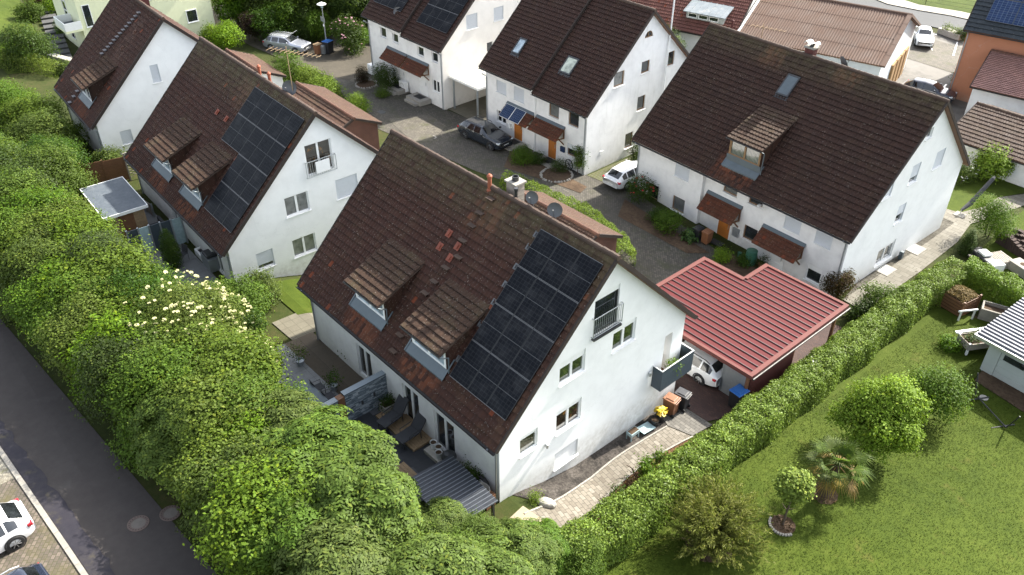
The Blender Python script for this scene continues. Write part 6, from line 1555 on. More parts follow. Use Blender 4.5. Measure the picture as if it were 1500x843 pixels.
mb = MB(); Fy.box(mb, -1.24, -.3, .62, 5.9, -.03, -.002); mb.build('pane', M['glass'], sw)
Fe = Face((0, 0, 0), (0, 1, 0), (0, 0, 1), (-1, 0, 0))
for (u0, u1, v0, v1) in ((5.2, 7.2, 1.0, 2.4), (5.0, 7.4, 3.9, 5.2), (10.3, 11.4, 1.0, 2.2), (1.0, 1.7, 2.6, 4.6)):
    window(Face((.03, 0, 0), (0, 1, 0), (0, 0, 1), (-1, 0, 0)), YH, (u0, u1, v0, v1), shut=.0, dep=.0)
# far fences
def post_fence(name, label, pts, h, mat, step=2.5, rails=(.5, .95)):
    r = empty(name, (*pts[0], float(G(*pts[0]))), 0, label, 'fence'); o = np.array((*pts[0], float(G(*pts[0]))))
    mbp = []; mr = MB()
    for a, b in zip(pts, pts[1:]):
        a, b = np.array(a, float), np.array(b, float); n = max(1, int(np.linalg.norm(b-a)/step))
        for k in range(n+1):
            p = a+(b-a)*k/n; q = np.array((*p, float(G(*p))))-o
            m = MB(); m.tube([q+(0, 0, -.2), q+(0, 0, h)], .035, 6); m.build('post', M[mat], r)
        qa, qb = np.array((*a, float(G(*a))))-o, np.array((*b, float(G(*b))))-o
        for z in rails: mr.tube([qa+(0, 0, h*z), qb+(0, 0, h*z)], .012, 5)
    mr.build('rail', M[mat], r); return r
ff = [np.array(p)+np.array((.3, 1.0)) for p in extend(fp, 1, 1)]
post_fence('wire_fence', 'wire fence with thin posts along the bright lawn beyond the road', [tuple(p) for p in ff], 1.3, 'dark_metal', 3.5, (.3, .6, .95))
gf = screen('garden_fence', 'weathered plank fence beside the far garden path', (4.9, 44.8), (9.5, 49.5), .8, ['grey_wood']*4)
# ------------------------------------------------------------------ smaller things
def thing(name, p, label, cat, rz=0.0, group=None, dz=0.0):
    z = float(G(p[0], p[1])) if len(p) < 3 else p[2]
    return empty(name, (p[0], p[1], z+dz+.05), rz, label, cat, group)
def bin_(p, col, lid, label, rz=0.0, s=1.0, dz=0.0):
    r = thing('wheelie_bin', p, label, 'bin', rz, 'wheeled rubbish bins', dz)
    mb = MB(); a, b, h = .24*s, .27*s, .92*s
    B = [(-a, -b, .06), (a, -b, .06), (a, b, .06), (-a, b, .06)]; T = [(-a*1.18, -b*1.18, h), (a*1.18, -b*1.18, h), (a*1.18, b*1.18, h), (-a*1.18, b*1.18, h)]
    for k in range(4): mb.poly([B[k], B[(k+1) % 4], T[(k+1) % 4], T[k]])
    mb.poly(B[::-1]); mb.poly(T); mb.build('body', M[col], r, bevel=.02, weld=True)
    mb = MB(); mb.box(-a*1.25, a*1.25, -b*1.28, b*1.22, h+.005, h+.05); mb.box(-a*.8, a*.8, -b*.8, b*.8, h+.05, h+.085); mb.build('lid', M[lid], r, bevel=.025)
    mb = MB(); mb.tube([(-a, b*1.35, h-.03), (a, b*1.35, h-.03)], .018, 8); mb.build('handle', M[col], r)
    for sx in (-1, 1):
        mb = MB(); mb.lathe([(0, -.025), (.1, -.025), (.1, .025), (0, .025)], 16, (0, 0, 0)); w_ = mb.build('wheel', M['rubber'], r); w_.rotation_euler = (0, R(90), 0); w_.location = (sx*a*1.05, b*1.0, .10)
    return r
bin_((.78, 10.0), 'brown_plastic', 'brown_plastic', 'brown wheeled bin against the gable of the middle house', R(-80))
bin_((.85, 10.75), 'black_plastic', 'black_plastic', 'black wheeled bin beside the brown one at the gable of the middle house', R(-80))
bin_((2.45, 13.1), 'black_plastic', 'blue_plastic', 'black bin with a bright blue lid by the carport post', R(-5), 1.15)
bin_((3.05, 18.6), 'black_plastic', 'white', 'black bin with a pale lid in the gap behind the carport wall', R(20))
bin_(hit(1021, 352), 'black_plastic', 'black_plastic', 'black bin at the doorway of the right house', R(0), .95)
bin_(hit(1034, 357), 'brown_plastic', 'brown_plastic', 'brown bin next to the orange door of the right house', R(0), .95)
bin_(hit(482, 79), 'black_plastic', 'blue_plastic', 'black bin with a blue lid under the street lamp', R(20), 1.3)
bin_(hit(475, 80), 'grey_metal', 'grey_metal', 'grey bin between the brown and the blue lidded bin', R(20), .9)
bin_(hit(467, 80), 'brown_plastic', 'pale_wood', 'brown bin beside the silver estate car', R(15), 1.05)
bin_((-39.2, -5.0), 'blue_plastic', 'blue_plastic', 'blue bin in the garden of the far left house', R(30), 1.2)
# street lamp
lp = hit(480, 76); SL = thing('street_lamp', lp, 'grey street lamp with a flat white hat and two small signs', 'street lamp')
mb = MB(); mb.tube([(0, 0, -.3), (0, 0, 1.2), (0, 0, 4.3)], [.07, .06, .04], 10); mb.build('pole', M['grey_metal'], SL)
mb = MB(); mb.lathe([(.05, 4.2), (.11, 4.25), (.12, 4.5), (.06, 4.55)], 16); mb.build('lamp', M['frost'], SL)
mb = MB(); mb.lathe([(.06, 4.5), (.42, 4.55), (.44, 4.6), (.25, 4.70), (.05, 4.78), (0, 4.79)], 22); mb.build('lamp_hat', M['white'], SL)
mb = MB(); mb.box(-.45, .35, -.06, -.045, 2.9, 3.35); mb.build('sign', M['steel'], SL)
mb = MB(); mb.box(-.09, .09, -.08, -.06, 2.45, 2.65); mb.build('sign', M['white'], SL)
# manholes
for (px, lab) in (((203, 768), 'round iron manhole cover with a ring of slots in the street'), ((250, 753), 'round manhole cover partly under the hedgerow leaves')):
    p = hit(*px); r = thing('manhole_cover', (p[0], p[1]), lab, 'manhole cover', dz=-.008); r.rotation_euler.x = math.atan(-.075)
    mb = MB(); mb.lathe([(0, .0), (.27, .0), (.27, .008)], 32); mb.build('lid', M['mh_lid'] if 'mh_lid' in M else M.setdefault('mh_lid', plain('worn_concrete_lid', (.13, .115, .10), .8, .25, 18, bump=.5)), r)
    mb = MB(); mb.lathe([(.27, .0), (.27, .01), (.40, .01), (.41, .0)], 36)
    ring = mb.build('frame', M.setdefault('mh_ring', plain('rusty_iron', (.105, .075, .062), .7, .3, 16, bump=.4)), r)
    mb = MB()
    for k in range(20):
        a = 6.28*k/20; mb.box(-.02, .02, -.016, .016, .0105, .0125, 0, Matrix.Translation((.335*math.cos(a), .335*math.sin(a), 0)) @ Matrix.Rotation(a, 4, 'Z'))
    mb.build('slots', M['rubber'], r)
# yard drains and covers
p = hit(633, 202); r = thing('manhole_cover', (p[0], p[1]), 'grey round cover in the cobbled yard near the dark estate', 'manhole cover', dz=-.01)
mb = MB(); mb.lathe([(0, .0), (.33, .0), (.36, -.02)], 28); mb.build('lid', M['concrete'], r)
p = hit(558, 165); r = thing('manhole_cover', (p[0], p[1]), 'dark round cover in the cobbled yard near the round bush', 'manhole cover', dz=-.01)
mb = MB(); mb.lathe([(0, .0), (.36, .0), (.39, -.02)], 28); mb.build('lid', M['dark_metal'], r)
# --- front terraces of the middle house
def lounger(p, rz, label):
    r = thing('sun_lounger', p, label, 'sun lounger', rz, 'loungers by the terrace wall', .12)
    mb = MB(); mb.box(-.32, .32, -.85, .15, .34, .42); mb.build('seat', M['grey_fabric'], r, bevel=.03)
    mb = MB(); mb.frame_box((0, .15, .38), (1, 0, 0), V3(0, .62, .78), V3(0, -.78, .62), -.32, .32, 0, .85, -.04, .05); mb.build('backrest', M['grey_fabric'], r, bevel=.03)
    for sx in (-.3, .3):
        for y in (-.75, .2):
            b = MB(); b.tube([(sx, y, 0), (sx, y, .36)], .02, 8); b.build('leg', M['dark_metal'], r)
        b = MB(); b.tube([(sx*1.1, -.45, .36), (sx*1.1, -.45, .58), (sx*1.1, .2, .6)], .02, 8); b.build('armrest', M['dark_metal'], r)
pf = thing('timber_platform', (-5.55, -1.05), 'low pale timber platform under the two loungers', 'platform', R(1))
mb = MB()
for k in range(9): mb.box(-1.45, 1.45, -.55+.125*k, -.55+.125*k+.115, .0, .12)
mb.build('boards', M['pale_wood'], pf)
lounger((-6.1, -1.15), R(8), 'charcoal lounger on the platform, nearer the stone wall'); lounger((-4.75, -1.1), R(4), 'charcoal lounger on the platform, nearer the white pots')
def pot(p, label, r_=.16, h=.3, mat='white', soil=True, leaf=None, seed=1, cat='plant pot', name='plant_pot', size=.35, dz=0.0):
    e_ = thing(name, p, label, cat, 0, None, dz)
    mb = MB(); mb.lathe([(0, 0), (r_*.75, 0), (r_, h), (r_*1.06, h), (r_*1.06, h-.03), (r_*.92, h-.03), (r_*.9, h-.06), (0, h-.06)], 18); mb.build('pot', M[mat], e_)
    if leaf:
        me = crown_mesh('pot_leaves', blobset(size*.6, h+size*1.2, h*.7, seed, 4), 320, .09, L_[leaf], seed); o = bpy.data.objects.new('leaves', me); C.objects.link(o); o.parent = e_
    elif soil:
        mb = MB(); mb.lathe([(0, h-.055), (r_*.9, h-.055)], 18); mb.build('soil', M['soil'], e_)
    return e_
pt = thing('pot_tray', (-3.25, -.95), 'pale concrete tray holding three white pots', 'tray', R(2)); mb = MB(); mb.box(-.55, .55, -.28, .28, 0, .22); mb.build('tray', M['pale_stone'], pt, bevel=.02)
for k, (dx, dy, l) in enumerate(((-.32, .1, 'white pot on the tray, nearest the loungers'), (.02, .12, 'white pot on the tray, against the wall'), (.3, -.08, 'white pot on the tray, nearest the kettle grill'))): pot((-3.25+dx, -.95+dy), l, .15, .36, dz=.225)
kg = thing('kettle_grill', (-2.3, -.95), 'dark kettle grill beside the white pots', 'grill')
mb = MB(); mb.lathe([(0, .45), (.2, .47), (.31, .6), (.33, .72), (.31, .84), (.2, .98), (.05, 1.03), (0, 1.03)], 24); mb.build('kettle', M['dark_metal'], kg, smooth=True)
for k in range(3):
    a = 2.1*k; b = MB(); b.tube([(.2*math.cos(a), .2*math.sin(a), .5), (.3*math.cos(a), .3*math.sin(a), 0)], .016, 6); b.build('leg', M['steel'], kg)
def planter(p, rz, sx, sy, h, label, mat='pale_stone', leaf='dark', seed=5, n=900, name='planter'):
    r = thing(name, p, label, 'planter', rz); mb = MB(); t = .05
    for q in ((-sx, sx, -sy, -sy+t), (-sx, sx, sy-t, sy), (-sx, -sx+t, -sy+t, sy-t), (sx-t, sx, -sy+t, sy-t)): mb.box(*q, 0, h)
    mb.build('box', M[mat], r); mb = MB(); mb.box(-sx+t, sx-t, -sy+t, sy-t, .02, h-.06); mb.build('soil', M['soil'], r)
    if leaf:
        me = crown_mesh('planter_leaves', [(sx*.5*k, 0, h+.12, min(.4, sy*1.1)) for k in (-1, 0, 1)], n, .09, L_[leaf], seed); o = bpy.data.objects.new('leaves', me); C.objects.link(o); o.parent = r
    return r
planter((-1.0, -.85), R(1), .6, .36, .5, 'pale stone planter with dark plants by the house corner', seed=6)
planter((-7.0, -.9), R(88), .35, .26, .45, 'stone planter in the corner of the stone wall and the house', seed=7, n=500)
rg_ = thing('garden_reel', (-.35, -.68), 'dark round reel with a pale hub leaning on the house wall', 'hose reel')
mb = MB(); mb.lathe([(.12, -.06), (.30, -.08), (.33, 0), (.30, .08), (.12, .06)], 22, (0, 0, .62), axis='y'); mb.build('drum', M['rubber'], rg_); mb = MB(); mb.lathe([(.12, -.09), (.2, -.09), (.2, -.07), (.12, -.07)], 20, (0, 0, .62), axis='y'); mb.build('hub', M['white'], rg_)
mb = MB(); mb.box(-.25, .25, -.1, .1, -.05, .3); mb.build('stand', M['grey_wood'], rg_)
wc = thing('wooden_crates', (.05, -.95), 'stacked wooden crates with a pale basket at the house corner', 'crate', R(3)); mb = MB()
for k in range(5): mb.box(-.4, .4, -.25, .25, .13*k, .13*k+.105)
mb.build('crate', M['brown_wood'], wc)
bk = thing('basket', (.02, -.97, float(G(.02, -.97))+.66), 'pale oval basket on the stacked crates', 'basket'); mb = MB(); mb.lathe([(.16, 0), (.26, .22), (.29, .22), (.29, .19), (.2, .02), (0, .02)], 20); o = mb.build('basket', M['pale_stone'], bk); o.scale = (1.2, .75, 1)
dk = thing('timber_step', (-3.1, -2.55), 'pale timber deck board at the edge of the dark slabs', 'deck', R(2)); mb = MB()
for k in range(4): mb.box(-.7, .7, -.3+.15*k, -.16+.15*k, 0, .1)
mb.build('boards', M['pale_wood'], dk)
bq = thing('fire_bowl', (-3.4, -4.4), 'black low fire bowl at the edge of the hedgerow', 'fire bowl', R(0)); mb = MB(); mb.lathe([(.12, 0), (.2, .1), (.4, .3), (.42, .3), (.38, .26), (0, .14)], 24); mb.build('bowl', M['black_plastic'], bq)
# brown terrace
def chair(p, rz, label):
    r = thing('garden_chair', p, label, 'chair', rz, 'chairs at the garden table')
    mb = MB(); mb.box(-.22, .22, -.22, .22, .42, .45); mb.build('seat', M['grey_fabric'], r); mb = MB(); mb.frame_box((0, .22, .45), (1, 0, 0), V3(0, .2, .98), V3(0, -.98, .2), -.22, .22, 0, .48, -.015, .015); mb.build('backrest', M['grey_fabric'], r)
    for sx in (-.22, .22):
        for y in (-.2, .22): b = MB(); b.tube([(sx, y, 0), (sx, y, .44)], .014, 6); b.build('leg', M['dark_metal'], r)
        b = MB(); b.tube([(sx, -.2, .43), (sx, -.2, .64), (sx, .27, .66)], .014, 6); b.build('armrest', M['dark_metal'], r)
tp_ = hit(452, 578, .75); tb_ = thing('garden_table', (tp_[0], tp_[1]), 'long grey garden table half hidden by the hedgerow', 'table', R(2)); mb = MB(); mb.box(-.95, .95, -.45, .45, .70, .74); mb.build('table_top', M['zinc'], tb_)
for sx in (-.85, .85):
    for sy in (-.38, .38): b = MB(); b.box(sx-.03, sx+.03, sy-.03, sy+.03, 0, .70); b.build('leg', M['dark_metal'], tb_)
chair((tp_[0]-.45, tp_[1]+.75), R(178), 'dark garden chair at the far end of the grey table'); chair((tp_[0]+.4, tp_[1]+.8), R(175), 'dark garden chair nearer the stone wall')
pot(hit(441, 536), 'tall grass in a grey pot beside the brown terrace', .2, .32, 'grey_metal', leaf='mid', seed=31, size=.8)
pot(hit(490, 572), 'small fir in a pot at the edge of the grey slabs', .18, .3, 'grey_metal', leaf='dark', seed=32, size=.6)
def trough(p, rz, label, sx=.55, sy=.38, h=.3, name='stone_trough', inner='soil', mat='pale_stone'):
    r = thing(name, p, label, 'trough', rz); mb = MB(); t = .1
    for q in ((-sx, sx, -sy, -sy+t), (-sx, sx, sy-t, sy), (-sx, -sx+t, -sy+t, sy-t), (sx-t, sx, -sy+t, sy-t)): mb.box(*q, 0, h)
    mb.build('trough', M[mat], r, bevel=.02); mb = MB(); mb.box(-sx+t, sx-t, -sy+t, sy-t, .02, h*.75); mb.build('filling', M[inner], r); return r
trough(hit(538, 546), R(2), 'white trough with a black basin on the brown terrace', .6, .42, .3, inner='rubber', mat='white')
trough(hit(522, 532), R(2), 'low stone trough beside the white basin', .4, .3, .25)
planter(hit(511, 525), R(2), .5, .26, .35, 'grey planter against the front wall of the middle house', 'grey_metal', 'dark', 41, 500)
hr = thing('hose_reel', (-13.2, -.55, float(G(-13, -.5))+.5), 'green garden hose coiled on the front wall of the middle house', 'hose'); mb = MB()
for k in range(4): mb.lathe([(.22+.02*k, -.03+.02*k), (.25+.02*k, -.03+.02*k), (.25+.02*k, -.01+.02*k), (.22+.02*k, -.01+.02*k), (.22+.02*k, -.03+.02*k)], 22, (0, 0, .55), axis='y')
mb.build('hose', M['green_plastic'], hr)
# left house front
trough(hit(302, 377), R(-2), 'white trough with a black basin before the left house', .6, .4, .4, inner='rubber', mat='white')
gl = thing('gas_grill', hit(311, 392), 'grey gas grill before the left house', 'grill', R(-2)); mb = MB(); mb.box(-.6, .6, -.3, .3, 0, .8); mb.build('cart', M['grey_metal'], gl); mb = MB(); mb.box(-.4, .4, -.28, .28, .8, 1.0); mb.build('hood', M['dark_metal'], gl, bevel=.06)
chair((-25.0, -3.0), R(20), 'dark chair between the screen and the left house wall')
cs = thing('corner_sofa', (-28.6, -2.9), 'dark outdoor seat between shed and left house', 'sofa', R(-2)); mb = MB(); mb.box(-.9, .9, -.4, .4, .1, .42); mb.build('seat', M['grey_fabric'], cs, bevel=.03); mb = MB(); mb.box(-.9, .9, .25, .42, .42, .8); mb.build('backrest', M['grey_fabric'], cs, bevel=.03)
# gable side of the middle house
fb = thing('flower_tub', (.85, 9.2), 'black tub with yellow flowers against the gable of the middle house', 'plant pot'); mb = MB(); mb.lathe([(0, 0), (.17, 0), (.24, .42), (.21, .42), (.2, .36), (0, .36)], 18); mb.build('tub', M['black_plastic'], fb)
umbels('flowers', [(0, -.02, .5, .26)], 26, .09, 'yellow_bloom' if 'yellow_bloom' in M else M.setdefault('yellow_bloom', M['yellow']) and 'yellow_bloom', 4, fb)
pot((.9, 8.75), 'dark empty pot beside the tub of yellow flowers', .2, .36, 'black_plastic')
sb = thing('plastic_bench', (.8, 7.3), 'small grey plastic planter on legs with herbs on the gravel', 'planter', R(90)); mb = MB(); mb.box(-.28, .28, -.17, .17, .28, .46); mb.build('box', M['frost'], sb)
for sx in (-.25, .25):
    for sy in (-.14, .14): b = MB(); b.box(sx-.02, sx+.02, sy-.02, sy+.02, 0, .28); b.build('leg', M['frost'], sb)
mb = MB(); mb.box(-.25, .25, -.14, .14, .455, .475); mb.build('soil', M['soil'], sb)
sh_ = thing('glass_sheet', (.85, 8.15), 'pale pane of glass lying over the light well on the gravel', 'glass pane', R(90)); mb = MB(); mb.box(-.42, .42, -.26, .26, .1, .13, 0, Matrix.Rotation(R(8), 4, 'Y')); mb.build('pane', M['frost'], sh_)
st_ = thing('boulder', (1.55, 1.1), 'large flat sandstone boulder at the start of the garden path', 'stone', R(30)); mb = MB(); mb.lathe([(0, -.1), (.42, -.1), (.46, .1), (.36, .2), (.15, .24), (0, .24)], 11); o = mb.build('boulder', M['pale_stone'], st_, smooth=False, bevel=.05); o.scale = (1, .55, 1)
sp_ = thing('sandstone_steps', (2.25, -.15), 'broad flat sandstone step at the lower end of the garden path', 'step', R(8)); mb = MB(); mb.box(-1.0, .9, -.55, .42, -.3, .07); mb.box(-1.2, .7, -1.15, -.56, -.4, -.04); mb.build('slab', M['beige_slab'] if 'beige_slab' in M else M.setdefault('beige_slab', plain('sandstone', (.31, .26, .18), .9, .2, 3, bump=.3)), sp_)
# yard of the right house
wb_ = thing('water_butt', hit(1098, 388), 'dark green water butt at the front of the right house', 'barrel'); mb = MB(); mb.lathe([(.30, 0), (.37, .3), (.38, .6), (.33, .95), (.35, .98), (.35, 1.02), (0, 1.04)], 22); mb.build('barrel', M['green_plastic'], wb_)
pot(hit(1113, 392), 'small dark cypress in a pot beside the water butt', .14, .25, 'brown_plastic', leaf='dark', seed=51, size=.55)
wcn = thing('watering_can', hit(1083, 377), 'dark green watering can beside the water butt', 'watering can'); mb = MB(); mb.lathe([(0, 0), (.14, 0), (.13, .3), (.05, .34), (0, .34)], 16); mb.tube([(.1, 0, .08), (.3, 0, .36)], .02, 6); mb.tube([(-.12, 0, .05), (-.2, 0, .25), (-.02, 0, .38)], .014, 6); mb.build('can', M['green_plastic'], wcn)
for px, l in (((1341, 367), 'framed light well grating beside the gable of the right house'), ((1297, 397), 'dark light well grating beside the gable, near the red bush')):
    r = thing('light_well', hit(*px), l, 'grating', R(-2)); mb = MB(); mb.box(-.45, .45, -.6, .6, -.1, .04); mb.build('frame', M['concrete'], r); mb = MB()
    for k in range(10): mb.box(-.36, .36, -.5+.1*k, -.45+.1*k, .04, .055)
    mb.build('grating', M['steel'], r)
tp2 = thing('garden_tap', hit(1318, 380), 'teal tap box on the gable wall of the right house', 'tap'); mb = MB(); mb.box(-.12, .12, -.1, .1, 0, .55); mb.tube([(0, -.1, .45), (0, -.25, .42)], .025, 6); mb.build('tap', M['zinc'], tp2)
ps = thing('parasol', (.35, 41.6), 'closed dark parasol leaning over the side path', 'parasol'); q = hit(1424, 268, 1.2); d_ = V3(.5, 2.6, 2.3)
mb = MB(); mb.tube([(0, 0, .4), tuple(d_*.3), tuple(d_*.95), tuple(d_)], [.10, .17, .13, .06], 12); mb.build('canopy', M['grey_fabric'], ps); mb = MB(); mb.tube([(0, 0, -.05), (0, 0, .45)], .035, 8); mb.build('pole', M['steel'], ps); mb = MB(); mb.box(-.35, .35, -.35, .35, -.05, .06); mb.build('base', M['concrete'], ps)
M['dark_stone2'] = plain('old_dark_tiles', (.045, .028, .022), .9, .35, 5, bump=.3)
# --- beyond the hedge on the right
cb = thing('compost_bin', (5.25, 30.9), 'wooden slatted compost bin heaped with dry cuttings', 'compost bin', R(-10)); mb = MB()
for k in range(5):
    for q in ((-.75, .75, -.75, -.72), (-.75, .75, .72, .75), (-.75, -.72, -.72, .72), (.72, .75, -.72, .72)): mb.box(*q, .05+.2*k, .19+.2*k)
for x in (-.75, .75):
    for y in (-.75, .75): mb.box(x-.05, x+.05, y-.05, y+.05, -.1, 1.12)
mb.build('slats', M['brown_wood'], cb)
rng_ = np.random.default_rng(3); P = np.stack([rng_.uniform(-.68, .68, 2600), rng_.uniform(-.68, .68, 2600), np.zeros(2600)], 1); P[:, 2] = .95+.35*np.exp(-(P[:, 0]**2+P[:, 1]**2)*2)+rng_.normal(0, .04, 2600)
mb = MB(); mb.box(-.7, .7, -.7, .7, 0, .92); mb.build('heap', M['soil'], cb); o = bpy.data.objects.new('cuttings', leaf_mesh('cuttings', leaf_geo(P, rng_.normal(0, .5, (2600, 3))+np.array([0, 0, 1]), rng_.uniform(.08, .22, 2600), .2, rng_), L_['dry'])); C.objects.link(o); o.parent = cb
pk = thing('white_trestle', (6.15, 30.1), 'white painted wooden rail on two legs beside the compost bin', 'rail', R(58)); mb = MB(); mb.box(-.8, .8, -.05, .05, .85, .97)
for x in (-.55, .6): mb.box(x-.06, x+.06, -.05, .05, -.1, .85)
mb.build('rail', M['white'], pk); pk.scale = (.75, .75, .75)
trough((7.25, 31.5), R(18), 'large grey concrete trough behind the lawn', .85, .5, .75, name='concrete_trough', inner='soil', mat='concrete')
rb = thing('raised_bed', (7.75, 28.1), 'raised vegetable bed on white legs before the metal garage', 'raised bed', R(60)); mb = MB()
for q in ((-1.0, 1.0, -.5, -.45), (-1.0, 1.0, .45, .5), (-1.0, -.95, -.45, .45), (.95, 1.0, -.45, .45)): mb.box(*q, .35, .75)
mb.build('frame', M['grey_wood'], rb); mb = MB(); mb.box(-.94, .94, -.44, .44, .4, .68); mb.build('soil', M['soil'], rb)
for x in (-.95, .95):
    for y in (-.45, .45): b = MB(); b.box(x-.05, x+.05, y-.05, y+.05, -.1, .8); b.build('leg', M['white'], rb)
mb = MB(); mb.box(-1.1, 1.1, .52, .70, .74, .82); mb.build('edge_board', M['white'], rb)
me = crown_mesh('vegetables', [(-.6, 0, .7, .32), (0, .1, .7, .34), (.6, -.05, .7, .3)], 900, .12, L_['hosta'], 71); o = bpy.data.objects.new('foliage', me); C.objects.link(o); o.parent = rb
bush('bed_plants', (6.7, 27.0), .6, .6, 'mid', 'low plants beside the stone edging of the lawn', 271, 1400, .11)
for k, (x, y) in enumerate(((6.95, 27.5), (6.75, 26.9))):
    s_ = thing('edging_stone', (x, y), ('pale stone block at the lawn edge, nearer the raised bed', 'pale stone block at the lawn edge, nearer the small tree')[k], 'stone', R(60)); mb = MB(); mb.box(-.25, .25, -.12, .12, -.1, .18); mb.build('block', M['pale_stone'], s_, bevel=.04)
hs = thing('hammock_stand', (10.6, 23.4), 'black tubular hammock stand on the lawn edge before the metal garage', 'hammock stand', R(-30)); mb = MB()
mb.tube([(-1.6, 0, 1.3), (-1.2, 0, .15), (1.2, 0, .15), (1.6, 0, 1.3)], .035, 8); mb.build('beam', M['black_plastic'], hs)
for x in (-1.0, 1.0): b = MB(); b.tube([(x, -.65, .05), (x, .65, .05)], .035, 8); b.build('foot', M['black_plastic'], hs)
sl_ = thing('stone_slab', (9.9, 24.3), 'pale flat stone lying on the soil before the garage door', 'stone', R(20)); mb = MB(); mb.lathe([(0, 0), (.2, 0), (.22, .05), (0, .06)], 9); mb.build('slab', M['pale_stone'], sl_)
# pallets and clutter behind the hedge arm
pl_ = thing('pallet_stack', hit(1462, 388), 'stack of pale wooden pallets behind the hedge', 'pallet', R(-25)); mb = MB()
for k in range(4):
    for j in range(7): mb.box(-.6, .6, -.5+.15*j, -.4+.15*j, .14*k+.11, .14*k+.135)
    for x in (-.55, 0, .55): mb.box(x-.05, x+.05, -.5, .5, .14*k, .14*k+.108)
mb.build('pallets', M['grey_wood'], pl_)
ib = thing('concrete_box', hit(1494, 400), 'grey concrete box with a round hole beside the pallets', 'concrete box', R(-20)); mb = MB(); mb.box(-.7, .7, -.45, .45, 0, .6); mb.build('box', M['concrete'], ib, bevel=.03); mb = MB(); mb.lathe([(0, .605), (.2, .605), (.2, .6)], 18); mb.build('hole', M['soil'], ib)
tr = thing('tarpaulin_heap', hit(1492, 366), 'heap of dark brown roof tiles stacked behind the pallets', 'tile stack', R(-20)); mb = MB()
for k in range(5):
    for j in range(10): mb.box(-1.2+.24*j, -.98+.24*j, -.8+.32*k, -.5+.32*k, 0, .7+.15*math.sin(k*1.7+j*.6), 0)
mb.build('tiles', M['dark_stone2'], tr)
lm_ = thing('ride_on_mower', hit(1436, 383), 'black and white covered garden machine under the rounded evergreen', 'mower', R(-30)); mb = MB(); mb.box(-.8, .8, -.4, .4, .1, .55); mb.build('body', M['black_plastic'], lm_, bevel=.08); mb = MB(); mb.box(-.25, .45, -.3, .3, .55, .75); mb.build('hood', M['white'], lm_, bevel=.08); mb = MB(); mb.box(.85, 1.5, -.35, .5, .05, .62); mb.build('catcher', M['white'], lm_, bevel=.03)
for x in (-.55, .55):
    for y in (-.42, .42): b = MB(); b.lathe([(0, -.07), (.2, -.07), (.2, .07), (0, .07)], 16, (x, y, .2), axis='y'); b.build('wheel', M['rubber'], lm_)
bd_ = thing('timber_board', hit(1440, 400), 'long weathered board lying behind the hedge arm', 'board', R(-30)); mb = MB(); mb.box(-1.6, 1.6, -.08, .08, .25, .32); mb.build('board', M['grey_wood'], bd_)
# yard beds, bed stones and details by the doors
def stone_ring(name, p, r_, n, label, seed):
    e_ = thing(name, p, label, 'flower bed'); rg2 = random.Random(seed)
    mb = MB(); mb.poly([(r_*math.cos(6.28*k/20), r_*math.sin(6.28*k/20), .05) for k in range(20)]); mb.build('soil', M['soil'], e_)
    mb = MB()
    for k in range(n):
        a = 6.28*k/n; s = rg2.uniform(.07, .13); mb.lathe([(0, -.05), (s, -.04), (s*1.1, .05), (s*.6, .12), (0, .13)], 7, (r_*math.cos(a)+rg2.uniform(-.04, .04), r_*math.sin(a)+rg2.uniform(-.04, .04), 0))
    mb.build('stones', M['concrete'], e_)
    return e_
stone_ring('stone_bed', hit(815, 258), 1.15, 30, 'round flower bed edged with stones before the upper middle house', 3)
stone_ring('stone_bed', hit(537, 125), .95, 24, 'small raised bed with stones at the corner of the top house', 4)
sheet('planting_bed', [hit(*q)[:2] for q in ((915, 293), (1040, 372), (1006, 372), (905, 318))], 'soil', .055, label=None)
sheet('planting_bed_right', [hit(*q)[:2] for q in ((1068, 372), (1135, 410), (1105, 425), (1050, 395))], 'soil', .055)
sheet('planting_bed_upper', [hit(*q)[:2] for q in ((748, 222), (860, 275), (850, 284), (738, 246))], 'soil', .055)
hp = thing('heat_pump', hit(592, 135), 'white outdoor unit by the entrance of the top house', 'heat pump', R(1)); mb = MB(); mb.box(-.45, .45, -.18, .18, .08, .95); mb.build('case', M['white'], hp, bevel=.03); mb = MB(); mb.lathe([(0, -.185), (.28, -.185), (.3, -.18)], 20, (0, 0, .52), axis='y'); mb.build('fan', M['dark_metal'], hp)
pot(hit(583, 131), 'dark plant tub beside the white outdoor unit', .3, .5, 'black_plastic', leaf='dark', seed=61, size=.5)
cp = thing('planter_box', hit(549, 108), 'pale box at the left corner of the top house', 'box', R(0)); mb = MB(); mb.box(-.4, .4, -.5, .5, 0, .9); mb.build('box', M['white'], cp, bevel=.03)
for px, l in (((645, 143), 'dark doormat at the entrance of the top house'), ((760, 210), 'dark doormat by the left orange door'), ((805, 236), 'dark doormat by the right orange door'), ((1050, 357), 'black doormat by the orange door of the right house')):
    p = hit(*px, .0 if px[0] == 645 else .12); r = empty('doormat', (p[0], p[1]-.02, p[2]+.07), 0, l, 'doormat'); mb = MB(); mb.box(-.45, .45, -.28, .28, 0, .02); mb.build('mat', M['rubber'], r)
pot(hit(795, 221), 'black pot by the wall between the two orange doors', .2, .4, 'black_plastic', leaf='dark', seed=64, size=.4)
bw = thing('wagon_wheel', hit(833, 250), 'old wooden wheel leaning by the clipped shrub', 'wheel'); mb = MB(); mb.lathe([(.36, -.03), (.42, -.03), (.42, .03), (.36, .03), (.36, -.03)], 22, (0, 0, .45), axis='y')
for k in range(8): a = 6.28*k/8; mb.bar((0, 0, .45), (.37*math.cos(a), 0, .45+.37*math.sin(a)), .03)
mb.build('wheel', M['dark_metal'], bw)
M['dark_stone'] = plain('dark_step_stone', (.06, .06, .06), .9, .3, 5, bump=.3)
